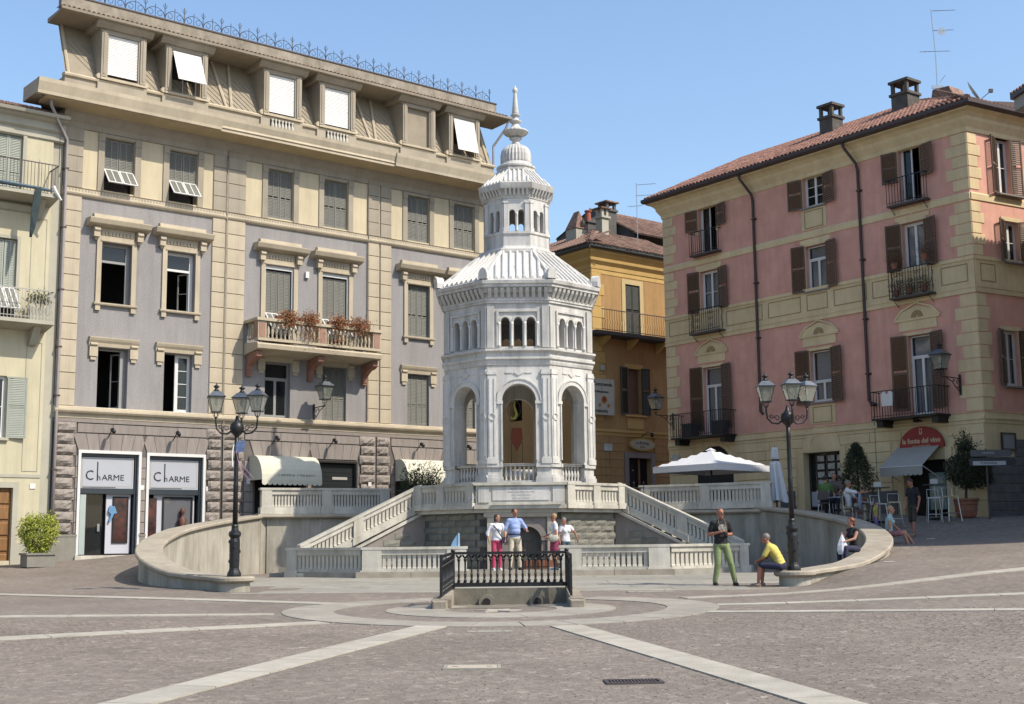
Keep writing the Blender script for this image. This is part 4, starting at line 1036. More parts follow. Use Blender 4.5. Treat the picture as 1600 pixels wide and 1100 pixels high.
# building bulk: sides, back, roof
SKW=.46
bk=MB(); bk.add([(0,0,.3),(11*SKW,11,.3),(11*SKW,11,16.6),(0,0,16.6)],[(0,1,2,3)]); bk.add([(WE,0,.3),(WE,11,.3),(WE,11,16.6),(WE,0,16.6)],[(3,2,1,0)]); bk.add([(11*SKW,11,.3),(WE,11,.3),(WE,11,16.6),(11*SKW,11,16.6)],[(3,2,1,0)])
bk.add([(0,0,16.58),(WE,0,16.58),(WE,11,16.58),(11*SKW,11,16.58)],[(0,1,2,3)]); f1('side_walls',bk,trim_grey,fix=False)
for z in (6.0,9.0,13.3): f1('inner_floor',MB().prism([(.25,.36),(WE-.1,.36),(WE-.1,10.9),(10.9*SKW+.1,10.9)],z-.05,z),dark_in)
f1('inner_wall',MB().box(1.1,WE-.1,2.2,2.3,.4,16.5),dark_in)
# pilasters of dressed blocks, floors two to four
rng=random.Random(21)
PIL=[(0.0,.66),(5.42,5.93),(6.0,6.72),(11.98,12.52),(12.57,13.09),(17.75,WE)]
bc={}
def blk(w,h,m,c=.015,pr=.05):
    k=(round(w,3),round(h,3),m.name,pr)
    if k not in bc: bc[k]=MB().block(0,w,-pr,0,0,h,c).mesh('stone_block',m)
    return bc[k]
for a,b in PIL:
    n=13; hh=(13.20-6.12)/n
    for k in range(n): link('stone_block',blk(b-a-.012,hh-.016,trim_beige),F1,(a+.006,0,6.12+hh*k+.008))
    n=4; hh=(15.6-13.46)/n
    for k in range(n): link('stone_block',blk(b-a-.012,hh-.012,trim_grey),F1,(a+.006,-.002,13.46+hh*k+.006))
f1('pilaster_shadow_strip',MB().box(5.935,5.995,-.02,0,6.12,15.6),trim_grey)
# ground floor masonry
H0,RH=1.97,.363
QU=[(0.03,.70),(5.45,5.95),(6.0,6.75),(11.72,12.38),(12.42,12.98)]
rvar={}
def rough(w,h):
    k=(round(w,2),round(h,2),rng.randrange(3))
    if k not in rvar: rvar[k]=MB().rough(w,.105,h,rng,6,4).mesh('rough_block',stone_rough)
    return rvar[k]
def in_shop(x,z):
    return any(a-.10<x<b+.10 and z<d+.08 for a,b,c,d in shop)
for k in range(10):
    z=H0+RH*k
    for i,(a,b) in enumerate(QU):
        e=.07 if k%2 else 0
        a2=a-(e if i in (1,3) else 0); b2=b+(e if i in (0,2,4) else 0)
        link('rough_block',rough(b2-a2-.02,RH-.02),F1,((a2+b2)/2,-.03,z+RH/2))
# plain blocks between
spans=[(.78,.93-.08),(2.93+.10,3.30-.10),(5.27+.10,5.37),(6.86,7.22),(9.43,9.60),(11.58,11.64),(13.10,13.28),(15.43,15.82)]
for a,b in spans:
    for k in range(8):
        z=H0+RH*k
        if z+RH>4.66: break
        link('stone_block',blk(b-a-.01,RH-.014,stone_block,.012,.035),F1,(a+.005,0,z+.007))
def vous(x0,x1,n,z0=4.68,z1=5.24):
    "fan of wedge stones above an opening"
    c=(x0+x1)/2
    for k in range(n):
        a=x0+(x1-x0)*k/n; b=x0+(x1-x0)*(k+1)/n; sk=lambda x:(x-c)*.18
        g=.006; m=MB(); m.plate([(a+g,z0),(b-g,z0),(b-g+sk(b),z1),(a+g+sk(a),z1)],-.035,0); f1('wedge_stone',m,stone_block)
vous(.86,3.02,6); vous(3.22,5.34,6); vous(7.25,9.40,6); vous(9.62,11.55,6); vous(13.3,15.4,6); vous(15.8,17.75,6)
for a,b in ((.80,2.0),(2.0,3.12),(3.12,4.3),(4.3,5.40),(6.86,8.3),(8.3,9.5),(9.5,10.6),(10.6,11.66),(13.1,14.4),(14.4,15.6),(15.6,16.8),(16.8,18.2)):
    link('stone_block',blk(b-a-.01,.30,stone_block,.01,.04),F1,(a+.005,0,5.27))
for a,b in ((13.02,WE),): pass
f1('top_fascia',MB().box(0,WE,-.06,0,5.60,5.72),stone_block)
# plinth
for a,b in ((0.0,.88),(3.0,3.22),(5.36,7.2),(11.6,13.3),(15.4,15.85)):
    f1('plinth',MB().box(a,b,-.07,0,.4,1.88),plinth_stone); f1('plinth_cap',MB().box(a-.01,b+.01,-.085,0,1.882,1.955),plinth_stone)
# string course over the ground floor, frieze band, main cornice
f1('string_course',MB().extr([(0,5.72),(-.05,5.74),(-.06,5.88),(-.16,5.90),(-.20,5.96),(-.20,6.02),(-.13,6.04),(-.13,6.08),(-.04,6.12),(0,6.12)],-.02,WE+.1),trim_beige)
f1('frieze_band',MB().extr([(0,13.16),(-.06,13.17),(-.10,13.22),(-.12,13.27),(-.07,13.29),(-.05,13.44),(-.08,13.46),(0,13.48)],-.02,WE),trim_beige)
k=0; x=.08
fm=MB().lathe([(.0,-.02),(.03,.0),(.0,.02)],6).mesh('frieze_bead',trim_beige)
dent=MB()
while x<WE-.1: dent.box(x,x+.055,-.064,-.051,13.31,13.41); x+=.11
o=f1('frieze_ornament',dent,trim_grey); kind(o,'stuff')
cor=[(0,15.50),(-.06,15.52),(-.08,15.70),(-.22,15.86),(-.28,16.0),(-.34,16.06)]
f1('cornice_bed',MB().extr([(0.3,15.5)]+cor+[(.3,16.1)],-.1,WE+.05),trim_grey)
f1('cornice_soffit',MB().extr([(-.30,16.02),(-.98,16.10),(-.98,16.16),(-.3,16.16)],-1.0,WE+.9),soffit_cream)
f1('cornice_return',MB().prism([(-1.3,-1.0),(0,.0),(5*SKW,5),(-.9+5*SKW,5)],16.12,16.6),trim_grey)
f1('cornice_lip',MB().extr([(-.981,16.10),(-1.0,16.10),(-1.0,16.19),(-1.04,16.22),(-1.02,16.30),(-1.10,16.50),(-1.12,16.62),(.35,16.66),(.35,16.165),(-.981,16.165)],-1.3,WE+.95),trim_beige)
for a,b in ((-1.3,5.2),(12.6,WE+.95)): f1('cornice_break',MB().extr([(-1.0,16.12),(-1.07,16.12),(-1.08,16.22),(-1.16,16.5),(-1.17,16.63),(-1.0,16.63)],a,b),trim_beige)
# windows, fourth floor
for i,u in enumerate(U):
    for s in (-1,1):
        a,b=sorted((u+s*.545,u+s*.76)); f1('window_surround',MB().box(a,b,-.045,0,13.47,15.5),trim_grey); a,b=sorted((u+s*.57,u+s*.735)); f1('surround_cap',MB().box(a-.03,b+.03,-.07,-.046,15.22,15.5),trim_grey)
    f1('window_head',MB().box(u-.545,u+.545,-.04,0,15.39,15.5),trim_grey)
    if i in (0,1): closed_shutters(F1,u,13.53,15.38,1.06,.10,shutter_grey,flap=.42)
    else: closed_shutters(F1,u,13.53,15.38,1.06,.10,shutter_grey,mid=.42)
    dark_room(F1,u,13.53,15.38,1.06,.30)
pan=[(.68,1.13),(2.72,3.47),(5.06,5.38),(6.76,7.35),(8.95,9.75),(11.35,11.94),(13.12,13.60),(15.2,15.9)]
# windows, third floor with hoods
def hood3(u,hw,z0):
    f1('window_surround',MB().box(u-hw-.17,u-hw,-.06,0,z0,11.90),trim_beige); f1('window_surround',MB().box(u+hw,u+hw+.17,-.06,0,z0,11.90),trim_beige)
    f1('window_head',MB().box(u-hw,u+hw,-.06,0,11.735,11.90),trim_beige); f1('inner_moulding',MB().box(u-hw-.05,u+hw+.05,-.085,-.061,11.76,11.80),trim_beige)
    f1('hood_frieze',MB().box(u-.62,u+.62,-.05,0,11.905,12.20),trim_beige)
    m=MB(); x=u-.56
    while x<u+.5: m.box(x,x+.085,-.085,-.051,11.98,12.09); x+=.125
    o=f1('hood_dentils',m,trim_beige); kind(o,'stuff')
    f1('hood',MB().extr([(0,12.20),(-.10,12.21),(-.30,12.27),(-.34,12.30),(-.40,12.44),(-.40,12.47),(0,12.49)],u-1.08,u+1.08),trim_beige)
    f1('hood_crest',MB().extr([(0,12.49),(-.16,12.49),(-.13,12.66),(0,12.68)],u-.86,u+.86),trim_beige)
    for s in (-1,1):
        x=u+s*.76; f1('hood_bracket',MB().plate([(x-.105,11.86),(x+.105,11.86),(x+.105,12.20),(x-.105,12.20)],-.20,0),trim_beige); f1('bracket_scroll',MB().lathe([(.06,-.1),(.06,.1)],10),trim_beige,(x,-.19,12.10),(0,R(90),0)); f1('bracket_drop',MB().lathe([(.02,0),(.055,.05),(.06,.10)],8,(0,0)),trim_beige,(x,-.09,11.75))
for i in (0,1,4,5): 
    u=U[i]; hood3(u,.53,9.50)
    f1('window_sill',MB().extr([(.06,9.56),(-.11,9.56),(-.13,9.60),(-.13,9.645),(.06,9.65)],u-.76,u+.76),trim_beige)
    for s in (-1,1): f1('sill_foot',MB().box(u+s*.62-.085,u+s*.62+.085,-.085,0,9.38,9.555),trim_beige)
for i in (2,3): hood3(U[i],.59,8.85)
frd=mat('window_frame_grey',(.30,.30,.29),.5,.06,4)
for i in (0,1):
    u=U[i]; h=2.08
    fr=MB(); fr.box(-.53,-.48,-.03,.03,0,h).box(.40,.53,-.03,.03,0,h).box(-.48,.40,-.03,.03,h-.10,h).box(-.48,.40,-.04,.04,1.42,1.50)
    wf=f1('window_frame',fr,white_paint if i else frd,(u,.22,9.65)); part('pane',MB().box(-.48,.40,.0,.008,1.50,h-.10),glass,wf)
    if i: part('sash',sash(.42,1.40,.04),frd,wf,(.40,0.02,.0),(0,0,R(125)))
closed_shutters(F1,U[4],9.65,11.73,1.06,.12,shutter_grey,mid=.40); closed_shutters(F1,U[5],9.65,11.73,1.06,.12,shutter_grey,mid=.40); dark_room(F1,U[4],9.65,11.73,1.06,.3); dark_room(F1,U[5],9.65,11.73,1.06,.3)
for i in (2,3):
    u=U[i]; fr=MB(); fr.box(-.59,-.54,-.03,.03,0,2.93).box(.54,.59,-.03,.03,0,2.93).box(-.54,.54,-.03,.03,2.80,2.93)
    f1('door_frame',fr,white_paint,(u,.05,8.80))
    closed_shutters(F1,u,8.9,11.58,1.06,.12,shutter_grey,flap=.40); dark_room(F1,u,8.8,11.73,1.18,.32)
# windows, second floor with eared heads
for i,u in enumerate(U):
    f1('window_head',MB().extr([(0,8.16),(-.05,8.16),(-.07,8.28),(-.12,8.36),(-.15,8.44),(-.15,8.47),(0,8.49)],u-.86,u+.86),trim_beige)
    for s in (-1,1):
        a,b=sorted((u+s*.56,u+s*.84)); f1('head_ear',MB().box(a,b,-.09,0,7.82,8.159),trim_beige); f1('ear_scroll',MB().lathe([(.055,0),(.055,.24)],10),trim_beige,(a+.02,-.09,8.22),(0,R(90),0)); f1('ear_foot',MB().box(a+.05,b-.05,-.06,0,7.70,7.815),trim_beige)
    f1('window_sill',MB().box(u-.56,u+.56,-.06,.30,6.085,6.118),white_paint if i<2 else trim_beige)
u=U[0]; fr=MB().box(-.52,-.49,-.03,.03,0,2.01).box(.33,.40,-.03,.03,0,2.0).box(.40,.52,-.03,.03,0,2.0).box(-.49,.33,-.03,.03,1.94,2.0); wf=f1('window_frame',fr,frd,(u,.24,6.12)); part('sash',sash(.40,1.85,.045),frd,wf,(.36,0.02,.03),(0,0,R(120)))
u=U[1]; wf=casement(F1,u+.26,6.12,8.13,.52,.24,rows=4,curt=False,leafs=1); f1('window_post',MB().box(u-.03,u+.005,.21,.27,6.12,8.13),white_paint); 
casement(F1,U[2],6.12,8.13,1.04,.22,rows=1,transom=.72,m=frd,curt=False)
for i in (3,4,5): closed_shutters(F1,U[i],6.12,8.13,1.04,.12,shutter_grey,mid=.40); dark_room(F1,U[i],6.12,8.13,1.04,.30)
# attic: parapet band, mansard slope, dormers
f1('attic_band',MB().box(-.05,WE,.05,.6,16.63,17.30),trim_grey); f1('attic_ledge',MB().extr([(.25,17.30),(-.02,17.30),(-.04,17.36),(.02,17.42),(.25,17.42)],-.08,WE+.02),trim_beige)
ms=MB(); ms.add([(-.0,.18,17.42),(WE,.18,17.42),(WE,1.05,19.45),(-.0,1.05,19.45)],[(0,1,2,3)]); ms.add([(0,.18,17.42),(11*SKW,11,17.42),(11*SKW+.4,11,19.45),(0,1.05,19.45)],[(3,2,1,0)]); ms.add([(WE,.18,17.42),(WE,11,17.42),(WE,11,19.45),(WE,1.05,19.45)],[(0,1,2,3)]); ms.add([(0,.18,16.64),(11*SKW,11,16.64),(11*SKW,11,17.42),(0,.18,17.42)],[(3,2,1,0)]); ms.add([(WE,.18,16.64),(WE,11,16.64),(WE,11,17.42),(WE,.18,17.42)],[(0,1,2,3)])
mans=mat('mansard_slate',(.33,.285,.215),.9,.08,2,.15,20,stain=.12)
f1('mansard_slope',ms,mans,fix=False)
bars=MB()
def mpt(x,z,o=.012): return (x,.18+(z-17.42)/2.03*.87-o,z)
def mclip(x0,z0,x1,z1):
    bars.tube([mpt(x0,z0),mpt(x1,z1)],.012,3)
for x in np.arange(0,WE,.24):
    for sgn in (1,):
        x1=x+1.2
        if x1<=WE: mclip(x,18.72,x1,17.45)
o=f1('mansard_seams',bars,trim_grey); kind(o,'stuff')
for a in (.10,5.95,6.15,12.2,12.45,18.15):
    f1('mansard_rib',MB().tube([mpt(a,17.4,.03),mpt(a+(.25 if a in(6.15,12.45) else 0)-(.25 if a in (5.95,12.2) else 0),19.4,.03)],.06,6),trim_beige)
def blind(w,h):
    mb=MB(); z=0.0
    while z>-h+.03: mb.add([(-w/2,-.004,z),(w/2,-.004,z),(w/2,-.016,z-.03),(-w/2,-.016,z-.03),(w/2,-.002,z-.052),(-w/2,-.002,z-.052)],[(0,3,2,1),(3,5,4,2)]); z-=.054
    mb.box(-w/2,w/2,.0,.006,-h,0).box(-w/2,w/2,-.02,.012,-h-.03,-h)
    return mb
for i,u in enumerate(U):
    D=f1('dormer',MB().box(-.82,-.545,-.04,1.0,17.42,19.22).box(.545,.82,-.04,1.0,17.42,19.22).box(-.545,.545,-.04,1.0,19.06,19.22).box(-.545,.545,-.04,1.0,17.38,17.52),trim_grey,(u,0,0))
    part('dormer_roof',MB().extr([(1.0,19.22),(-.10,19.22),(-.16,19.28),(-.26,19.38),(-.28,19.46),(1.0,19.5)],-1.02,1.02),trim_grey,D)
    for s in (-1,1):
        a,b=sorted((s*.60,s*.80)); part('dormer_pilaster',MB().box(a,b,-.09,-.041,17.50,19.15).box((a+b)/2-.03,(a+b)/2+.03,-.11,-.091,17.6,19.1),trim_grey,D)
        part('dormer_scroll',MB().archband(s*.84,17.50,.0,.10,-.06,.1,8,0,2*math.pi),trim_beige,D)
    part('dormer_sill',MB().box(-.80,.80,-.10,-.041,17.40,17.475),trim_beige,D)
    part('dormer_panel',MB().box(-.88,.88,-.03,.05,16.64,17.30),trim_grey,D)
    if i in (2,3):
        part('panel_recess',MB().box(-.50,.50,-.042,-.031,16.78,17.30),dark_in,D)
        bb=MB().lathe([(.05,0),(.05,.06),(.03,.09),(.065,.22),(.055,.32),(.03,.42),(.05,.46),(.05,.50)],8).mesh('dormer_baluster',marble_dim,True)
        for k in range(7): link('dormer_baluster',bb,D,(-.42+.14*k,-.07,16.79))
    zb=17.54
    if i in (0,2,3): part('roller_blind',blind(1.08,19.05-(17.62 if i else 17.66)),white_blind,D,(0,.03,19.05))
    elif i==1:
        part('roller_blind',blind(1.06,1.28),white_blind,D,(0,-.04,19.03),(R(-24),0,0)); part('window_frame',sash(1.06,1.5,rows=1,cols=2),white_paint,D,(-.53,.25,17.55))
    elif i==5: part('roller_blind',blind(1.06,1.42),white_blind,D,(0,-.04,19.04),(R(-13),0,0))
    else: part('blank_panel',MB().box(-.545,.545,.10,.12,17.52,19.06),mans,D)
    part('room_dark',MB().box(-.54,.54,.5,.52,17.53,19.05),dark_in,D)
# eave of the mansard, gutter, parapet
f1('eave_soffit',MB().extr([(1.1,19.40),(-.30,19.46),(-.30,19.52),(1.1,19.56)],-.35,WE+.75),mans)
f1('eave_gutter',MB().extr([(-.30,19.44),(-.40,19.45),(-.42,19.53),(-.30,19.54)],-.4,WE+.8),trim_grey)
tl=MB().archband(0,0,.05,.07,-.0,.55,5).mesh('eave_tile',tile_old)
for k in range(int((WE+.9)/.17)): link('eave_tile',tl,F1,(-.3+.17*k,-.34,19.55),(R(9),0,0))
f1('parapet',MB().box(-.2,WE+.3,.22,.5,19.50,20.20),concrete)
f1('roof_deck',MB().prism([(.0,.5),(WE+.3,.5),(WE+.3,11),(11*SKW+.2,11)],19.5,19.62),concrete)
f1('parapet_edge',MB().box(-.22,WE+.32,.19,.52,20.202,20.25),gutter)
# roof chimney stub and corner drainpipes
f1('flue_cap',MB().lathe([(.12,0),(.12,.25),(.2,.27),(.12,.32),(.2,.37),(.12,.42),(.2,.47),(.1,.53)],10),concrete,(6.95,1.2,20.0))
f1('downpipe',MB().tube([(-.75,-.75,16.15),(-.72,-.7,15.9),(.03,-.17,15.0),(.05,-.14,14.6),(.05,-.14,5.9),(.05,-.14,1.6)],.055,8),pipe_lilac,smooth=True)
for z in (14,12,9.9,8,6.4,4,2.6): f1('pipe_clip',MB().box(-.03,.13,-.2,0,z,z+.05),gutter)
f1('downpipe',MB().tube([(5.965,-.09,16),(5.965,-.09,6.2),(5.965,-.16,5.7),(5.965,-.16,1.9)],.018,6),concrete,smooth=True)
f1('downpipe',MB().tube([(12.0,-.09,16),(12.0,-.09,6.2)],.012,6),concrete)
f1('corner_pipe',MB().tube([(WE+.6,-.3,19.5),(WE+.5,-.2,19.1),(WE+.1,.2,18.3),(WE+.1,.2,17.4)],.05,6),pipe_lilac)
# roof terrace railing of wrought iron
RL=thing('roof_railing','wrought iron scrollwork railing with spiked finials running along the palazzo roof edge','railing',(-14.896,42,20.25),F1A)
yR=.30; bay=.74; nb=int((WE+.4)/bay)
post=MB().tube([(0,0,0),(0,0,.62)],.016,5)
for s in (-1,1): post.tube([(0,0,.38),(s*.07,0,.50),(s*.05,0,.56)],.009,4)
post=post.mesh('railing_post',iron_rust)
mid=MB().tube([(0,0,0),(0,0,.50)],.012,4).mesh('railing_spike',iron_rust)
arcm=MB().tube([((bay/2-.01)*math.cos(t*math.pi/10),0,.05+.34*math.sin(t*math.pi/10)) for t in range(11)],.011,4)
for s in (-1,1):
    arcm.tube([(s*(.19+.16*math.cos(t*.75)*(1-t*.075)),0,.17+.15*math.sin(t*.75)*(1-t*.075)) for t in range(10)],.010,4)
arcm=arcm.mesh('railing_scroll',iron_rust)
for k in range(nb+1):
    x=-.15+bay*k
    link('railing_post',post,RL,(x,yR,0))
    if k<nb: link('railing_spike',mid,RL,(x+bay/2,yR,0)); link('railing_scroll',arcm,RL,(x+bay/2,yR,0))
part('bottom_rail',MB().box(-.2,WE+.3,yR-.015,yR+.015,.005,.03),iron_rust,RL)
# flowered balcony: moves with the building
bal=f1('balcony_slab',MB().extr([(0,8.30),(-.95,8.42),(-1.05,8.46),(-1.08,8.60),(-1.02,8.66),(0,8.74)],6.75,11.98),trim_beige)
pkb=mat('bracket_pink_stone',(.33,.17,.12),.85,.15,5,stain=.2)
for x in (6.82,9.35,11.72):
    f1('balcony_bracket',MB().plate([(x,8.30),(x+.22,8.30),(x+.22,7.55),(x,7.55)],-.12,0),pkb)
    m=MB(); m.extr([(0,7.55),(-.14,7.62),(-.20,7.90),(-.45,8.06),(-.70,8.10),(-.86,8.20),(-.86,8.38),(0,8.29)],x+.003,x+.217); f1('bracket_scroll',m,pkb)
pkp=mat('balcony_pink_stone',(.38,.22,.165),.85,.12,4,stain=.15)
for x in (6.78,9.25,11.62): f1('balcony_pier',MB().box(x,x+.34,-1.02,-.74,8.745,9.45),trim_beige); f1('pier_panel',MB().box(x+.05,x+.29,-1.035,-1.021,8.85,9.38),pkp)
f1('pier_panel',MB().box(6.765,6.779,-.98,-.78,8.85,9.38),pkp)
f1('balcony_handrail',MB().box(6.72,12.02,-1.08,-.72,9.452,9.56),trim_beige); f1('balcony_handrail',MB().box(6.74,7.06,-.72,0,9.452,9.555),trim_beige); f1('balcony_handrail',MB().box(11.68,12.0,-.72,0,9.452,9.555),trim_beige)
f1('balcony_base_rail',MB().box(6.8,11.94,-1.03,-.78,8.743,8.84),trim_beige)
bm_=MB().lathe([(.05,0),(.05,.05),(.028,.09),(.062,.22),(.05,.33),(.028,.48),(.045,.54),(.045,.60)],8).mesh('balcony_baluster',trim_beige,True)
for a,b,n in ((7.16,9.2,12),(9.63,11.58,12)):
    for k in range(n): link('balcony_baluster',bm_,F1,(a+(b-a)*(k+.5)/n,-.9,8.845))
for k in range(4): link('balcony_baluster',bm_,F1,(6.9,-.62+.16*k,8.845)); link('balcony_baluster',bm_,F1,(11.84,-.62+.16*k,8.845))
# shops
def shop_front(x0,x1,z1,label,first):
    w=x1-x0
    fr=MB(); fr.box(x0-.09,x0,-.07,.10,1.28,z1+.10).box(x1,x1+.09,-.07,.10,1.28,z1+.10).box(x0,x1,-.07,.10,z1,z1+.10); f1('shop_surround',fr,white_paint)
    f1('shop_step',MB().box(x0-.12,x1+.12,-.14,.3,.95,1.27),marble_dim)
    dk=mat('shop_frame_dark',(.03,.04,.05),.35,.1,3)
    f1('shop_frame',MB().box(x0,x0+.06,.06,.30,1.28,z1).box(x1-.09,x1,.06,.30,1.28,z1).box(x0+.06,x1-.09,.06,.30,z1-.10,z1).box(x0+.06,x1-.09,.08,.34,3.28,3.46),dk)
    sg=f1('shop_sign',MB().box(x0+.07,x1-.12,.085,.12,3.46,z1-.12),sign_grey,label='light grey shop sign reading Charme')
    part('sign_border',MB().box(x0+.11,x0+.125,.079,.084,3.52,z1-.17).box(x1-.175,x1-.16,.079,.084,3.52,z1-.17).box(x0+.125,x1-.175,.079,.084,3.52,3.535).box(x0+.125,x1-.175,.079,.084,z1-.185,z1-.17),pale_grey,sg)
    cx=(x0+x1)/2-.06; zc=3.90
    def T(b,s,x,z,sx=1.0,bold=0.0): lettering(b,s,sign_ink,sg,(x,.078,z),sx,'LEFT',bold=bold)
    T('C',.46,x0+.20,zc-.03,.92)
    T('h',.27,x0+.605,zc-.09,.95); part('tall_stem',MB().box(x0+.60,x0+.635,.074,.0845,zc-.19,zc+.43),sign_ink,sg)
    T('ARME',.27,x0+.765,zc-.09,1.12)
    part('sign_rule',MB().box(x0+.12,x0+1.25,.074,.0845,3.485,3.50),sign_ink,sg)
    return sg
shop_front(.95,2.93,4.60,'',True); shop_front(3.30,5.27,4.58,'',False)
pw=mat('shop_white_panel',(.55,.56,.62),.5,.04,2)
# first shop: glass side panel, dark doorway, white display with poster
f1('glass_panel',MB().box(1.02,1.22,.10,.12,1.30,3.25),mat('frosted_glass',(.42,.50,.48),.2,.05,3))
f1('display_panel',MB().box(1.95,2.80,.22,.26,1.32,3.28),pw); 
poster=mat('shop_poster',(.02,.015,.016),.25,.9,3,col2=(.14,.045,.035))
f1('display_window',MB().box(2.22,2.66,.19,.215,1.72,3.15),poster); f1('display_frame',MB().box(2.17,2.22,.18,.22,1.66,3.20).box(2.66,2.71,.18,.22,1.66,3.20).box(2.22,2.66,.18,.22,1.66,1.72).box(2.22,2.66,.18,.22,3.15,3.20),dark_in)
f1('door_handle',MB().box(1.72,1.80,.34,.36,2.05,2.30),steel); f1('door_leaf',MB().box(1.22,1.94,.37,.40,1.30,3.28),glass)
bb=mat('balloon_blue',(.12,.28,.50),.5,.1,4); f1('blue_bow',MB().plate([(0,0),(.12,.28),(.22,.30),(.14,.52),(-.02,.55),(-.08,.36),(.02,.26),(-.06,.04)],-.02,.02),bb,(2.08,.15,2.35))
f1('display_panel',MB().box(3.62,5.1,.24,.28,1.32,3.30),pw)
for a,b in ((3.40,3.72),(3.98,4.98)): f1('display_window',MB().box(a,b,.205,.235,1.5,3.16),poster if a<3.5 else glass); 
f1('display_frame',MB().box(3.93,3.98,.19,.235,1.5,3.2).box(4.98,5.03,.19,.235,1.5,3.2).box(3.98,4.98,.19,.235,3.16,3.21),dark_in)
f1('mannequin_bust',MB().lathe([(.05,0),(.14,.1),(.17,.3),(.12,.5),(.16,.68),(.05,.78),(.04,.86),(.08,.92),(.07,1.05),(.01,1.1)],10),mat('mannequin',(.12,.04,.022),.6,.1,4),(4.62,.12,1.75),smooth=True)
for a,b in ((3.02,3.14),(5.40,5.52)): f1('house_number',MB().box(a,b,-.05,-.036,3.42,3.58),white_paint)
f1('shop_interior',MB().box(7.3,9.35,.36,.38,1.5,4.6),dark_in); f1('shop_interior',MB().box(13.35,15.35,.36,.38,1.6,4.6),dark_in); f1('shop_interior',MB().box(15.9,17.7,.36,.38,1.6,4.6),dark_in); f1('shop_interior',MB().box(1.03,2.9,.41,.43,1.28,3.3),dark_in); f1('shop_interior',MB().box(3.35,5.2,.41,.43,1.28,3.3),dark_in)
bs=mat('black_shop_slats',(.018,.022,.024),.35,.1,3)
for k in range(9): f1('shutter_slat',MB().box(9.68,11.49,.10,.14,4.50-.16*k-.15,4.50-.16*k),bs)
f1('shop_interior',MB().box(9.68,11.49,.22,.24,1.5,4.54),dark_in); f1('shop_label',MB().box(10.55,11.2,.08,.098,3.93,4.03),canvas_grey)
f1('black_shop_frame',MB().box(9.60,9.67,-.05,.2,1.5,4.62).box(11.50,11.57,-.05,.2,1.5,4.62).box(9.67,11.5,-.05,.2,4.55,4.62),dark_in)
for x in (6.95,15.55,12.0): f1('house_number',MB().box(x,x+.14,-.14 if x==12.0 else -.05,-.13 if x==12.0 else -.036,3.7,3.86),white_paint)
f1('alarm_box',MB().box(9.22,9.36,-.10,0,11.42,11.66),white_paint)
# spotlights under the string course
sp=MB().lathe([(.05,0),(.07,.05),(.07,.20),(.03,.26)],10)
sp=sp.mesh('spotlight',iron,True)
for x in (1.85,4.15,7.95,10.35,14.3,16.6):
    t=link('spotlight',sp,None,tuple(Vector((-14.896,42,0))+Matrix.Rotation(F1A,3,'Z')@Vector((x,-.52,5.28))),(R(-60),0,F1A)); 
    lab={1.85:'small black spotlight above the left Charme shop sign'.replace('Charme','grey'),4.15:'small black spotlight above the second grey shop sign from the left',7.95:'small black spotlight over the first cream awning',10.35:'small black spotlight over the black shuttered shop',14.3:'small black spotlight over the cream awning nearest the temple',16.6:'small black spotlight on the palazzo wall just behind the temple'}[x]
    tag(t,lab,'spotlight','spotlights along the palazzo ground floor')
    part('bracket_arm',MB().tube([(0,0,.2),(0,.36,.36),(0,.42,.4)],.02,5),iron,t)
def on_f1(x,y,z): return tuple(Vector((-14.896,42,0))+Matrix.Rotation(F1A,3,'Z')@Vector((x,y,z)))
# awnings
def awning(x0,x1,ztop,zbot,out,label,txt=None):
    t=thing('awning',label,'awning',on_f1(x0,0,zbot),F1A); w=x1-x0; H=ztop-zbot; n=7
    P=[(-.02,H)]
    for k in range(n+1):
        a=math.pi/2*k/n; P.append((-out*.35-out*.65*math.sin(a)+0.0, H*.0+H*math.cos(a)*.98+.02))
    for (y0,z0),(y1,z1) in zip(P[:-1],P[1:]):
        part('canvas_strip',MB().add([(0,y0,z0),(w,y0,z0),(w,y1,z1),(0,y1,z1),(0,y0+.012,z0-.012),(w,y0+.012,z0-.012),(w,y1+.012,z1-.004),(0,y1+.012,z1-.004)],[(0,3,2,1),(4,5,6,7),(0,1,5,4),(1,2,6,5),(2,3,7,6),(3,0,4,7)]),canvas,t)
    side=[(p[0],p[1]) for p in P]+[(-.02,.02)]
    for x in (0.004,w-.012): 
        m=MB(); m.add([(x,a,b) for a,b in side]+[(x+.008,a,b) for a,b in side],[tuple(range(len(side)))[::-1],tuple(range(len(side),2*len(side)))]); part('side_cheek',m,canvas,t)
    m=MB(); nn=int(w/.19); q=[(0,.02)]
    for k in range(nn):
        for j in range(5): 
            a=math.pi*j/4; q.append((w*(k+.5-.5*math.cos(a))/nn,-.10-.07*math.sin(a)))
    q+= [(w,.02)]
    vm=MB(); o=len(q); vm.add([(x,-out-.004,z) for x,z in q]+[(x,-out+.006,z) for x,z in q],[(i,(i+1)%o,o+(i+1)%o,o+i) for i in range(o)])
    for i in range(1,o-2): vm.f.append((i,i+1,i+1,i))
    vm=MB()
    for (xa,za),(xb,zb_) in zip(q[1:-2],q[2:-1]): vm.add([(xa,-out,.02),(xb,-out,.02),(xb,-out,zb_),(xa,-out,za),(xa,-out+.008,.02),(xb,-out+.008,.02),(xb,-out+.008,zb_),(xa,-out+.008,za)],[(0,3,2,1),(4,5,6,7),(2,3,7,6)]) if xb>xa+1e-5 else None
    part('valance',vm,canvas,t)
    if txt: lettering(txt,.15,mat('awning_ink',(.10,.13,.10),.7),t,(w*.58,-out*.985,.17),1.15,'CENTER')
    return t
awning(7.05,9.47,4.70,3.80,1.0,'rounded cream canvas awning with scalloped edge and dark lettering beside the black shop','LIBRERIA CIBRARIO')
awning(13.3,15.75,4.75,3.90,.9,'rounded cream canvas awning partly hidden by a leafy bush next to the temple')
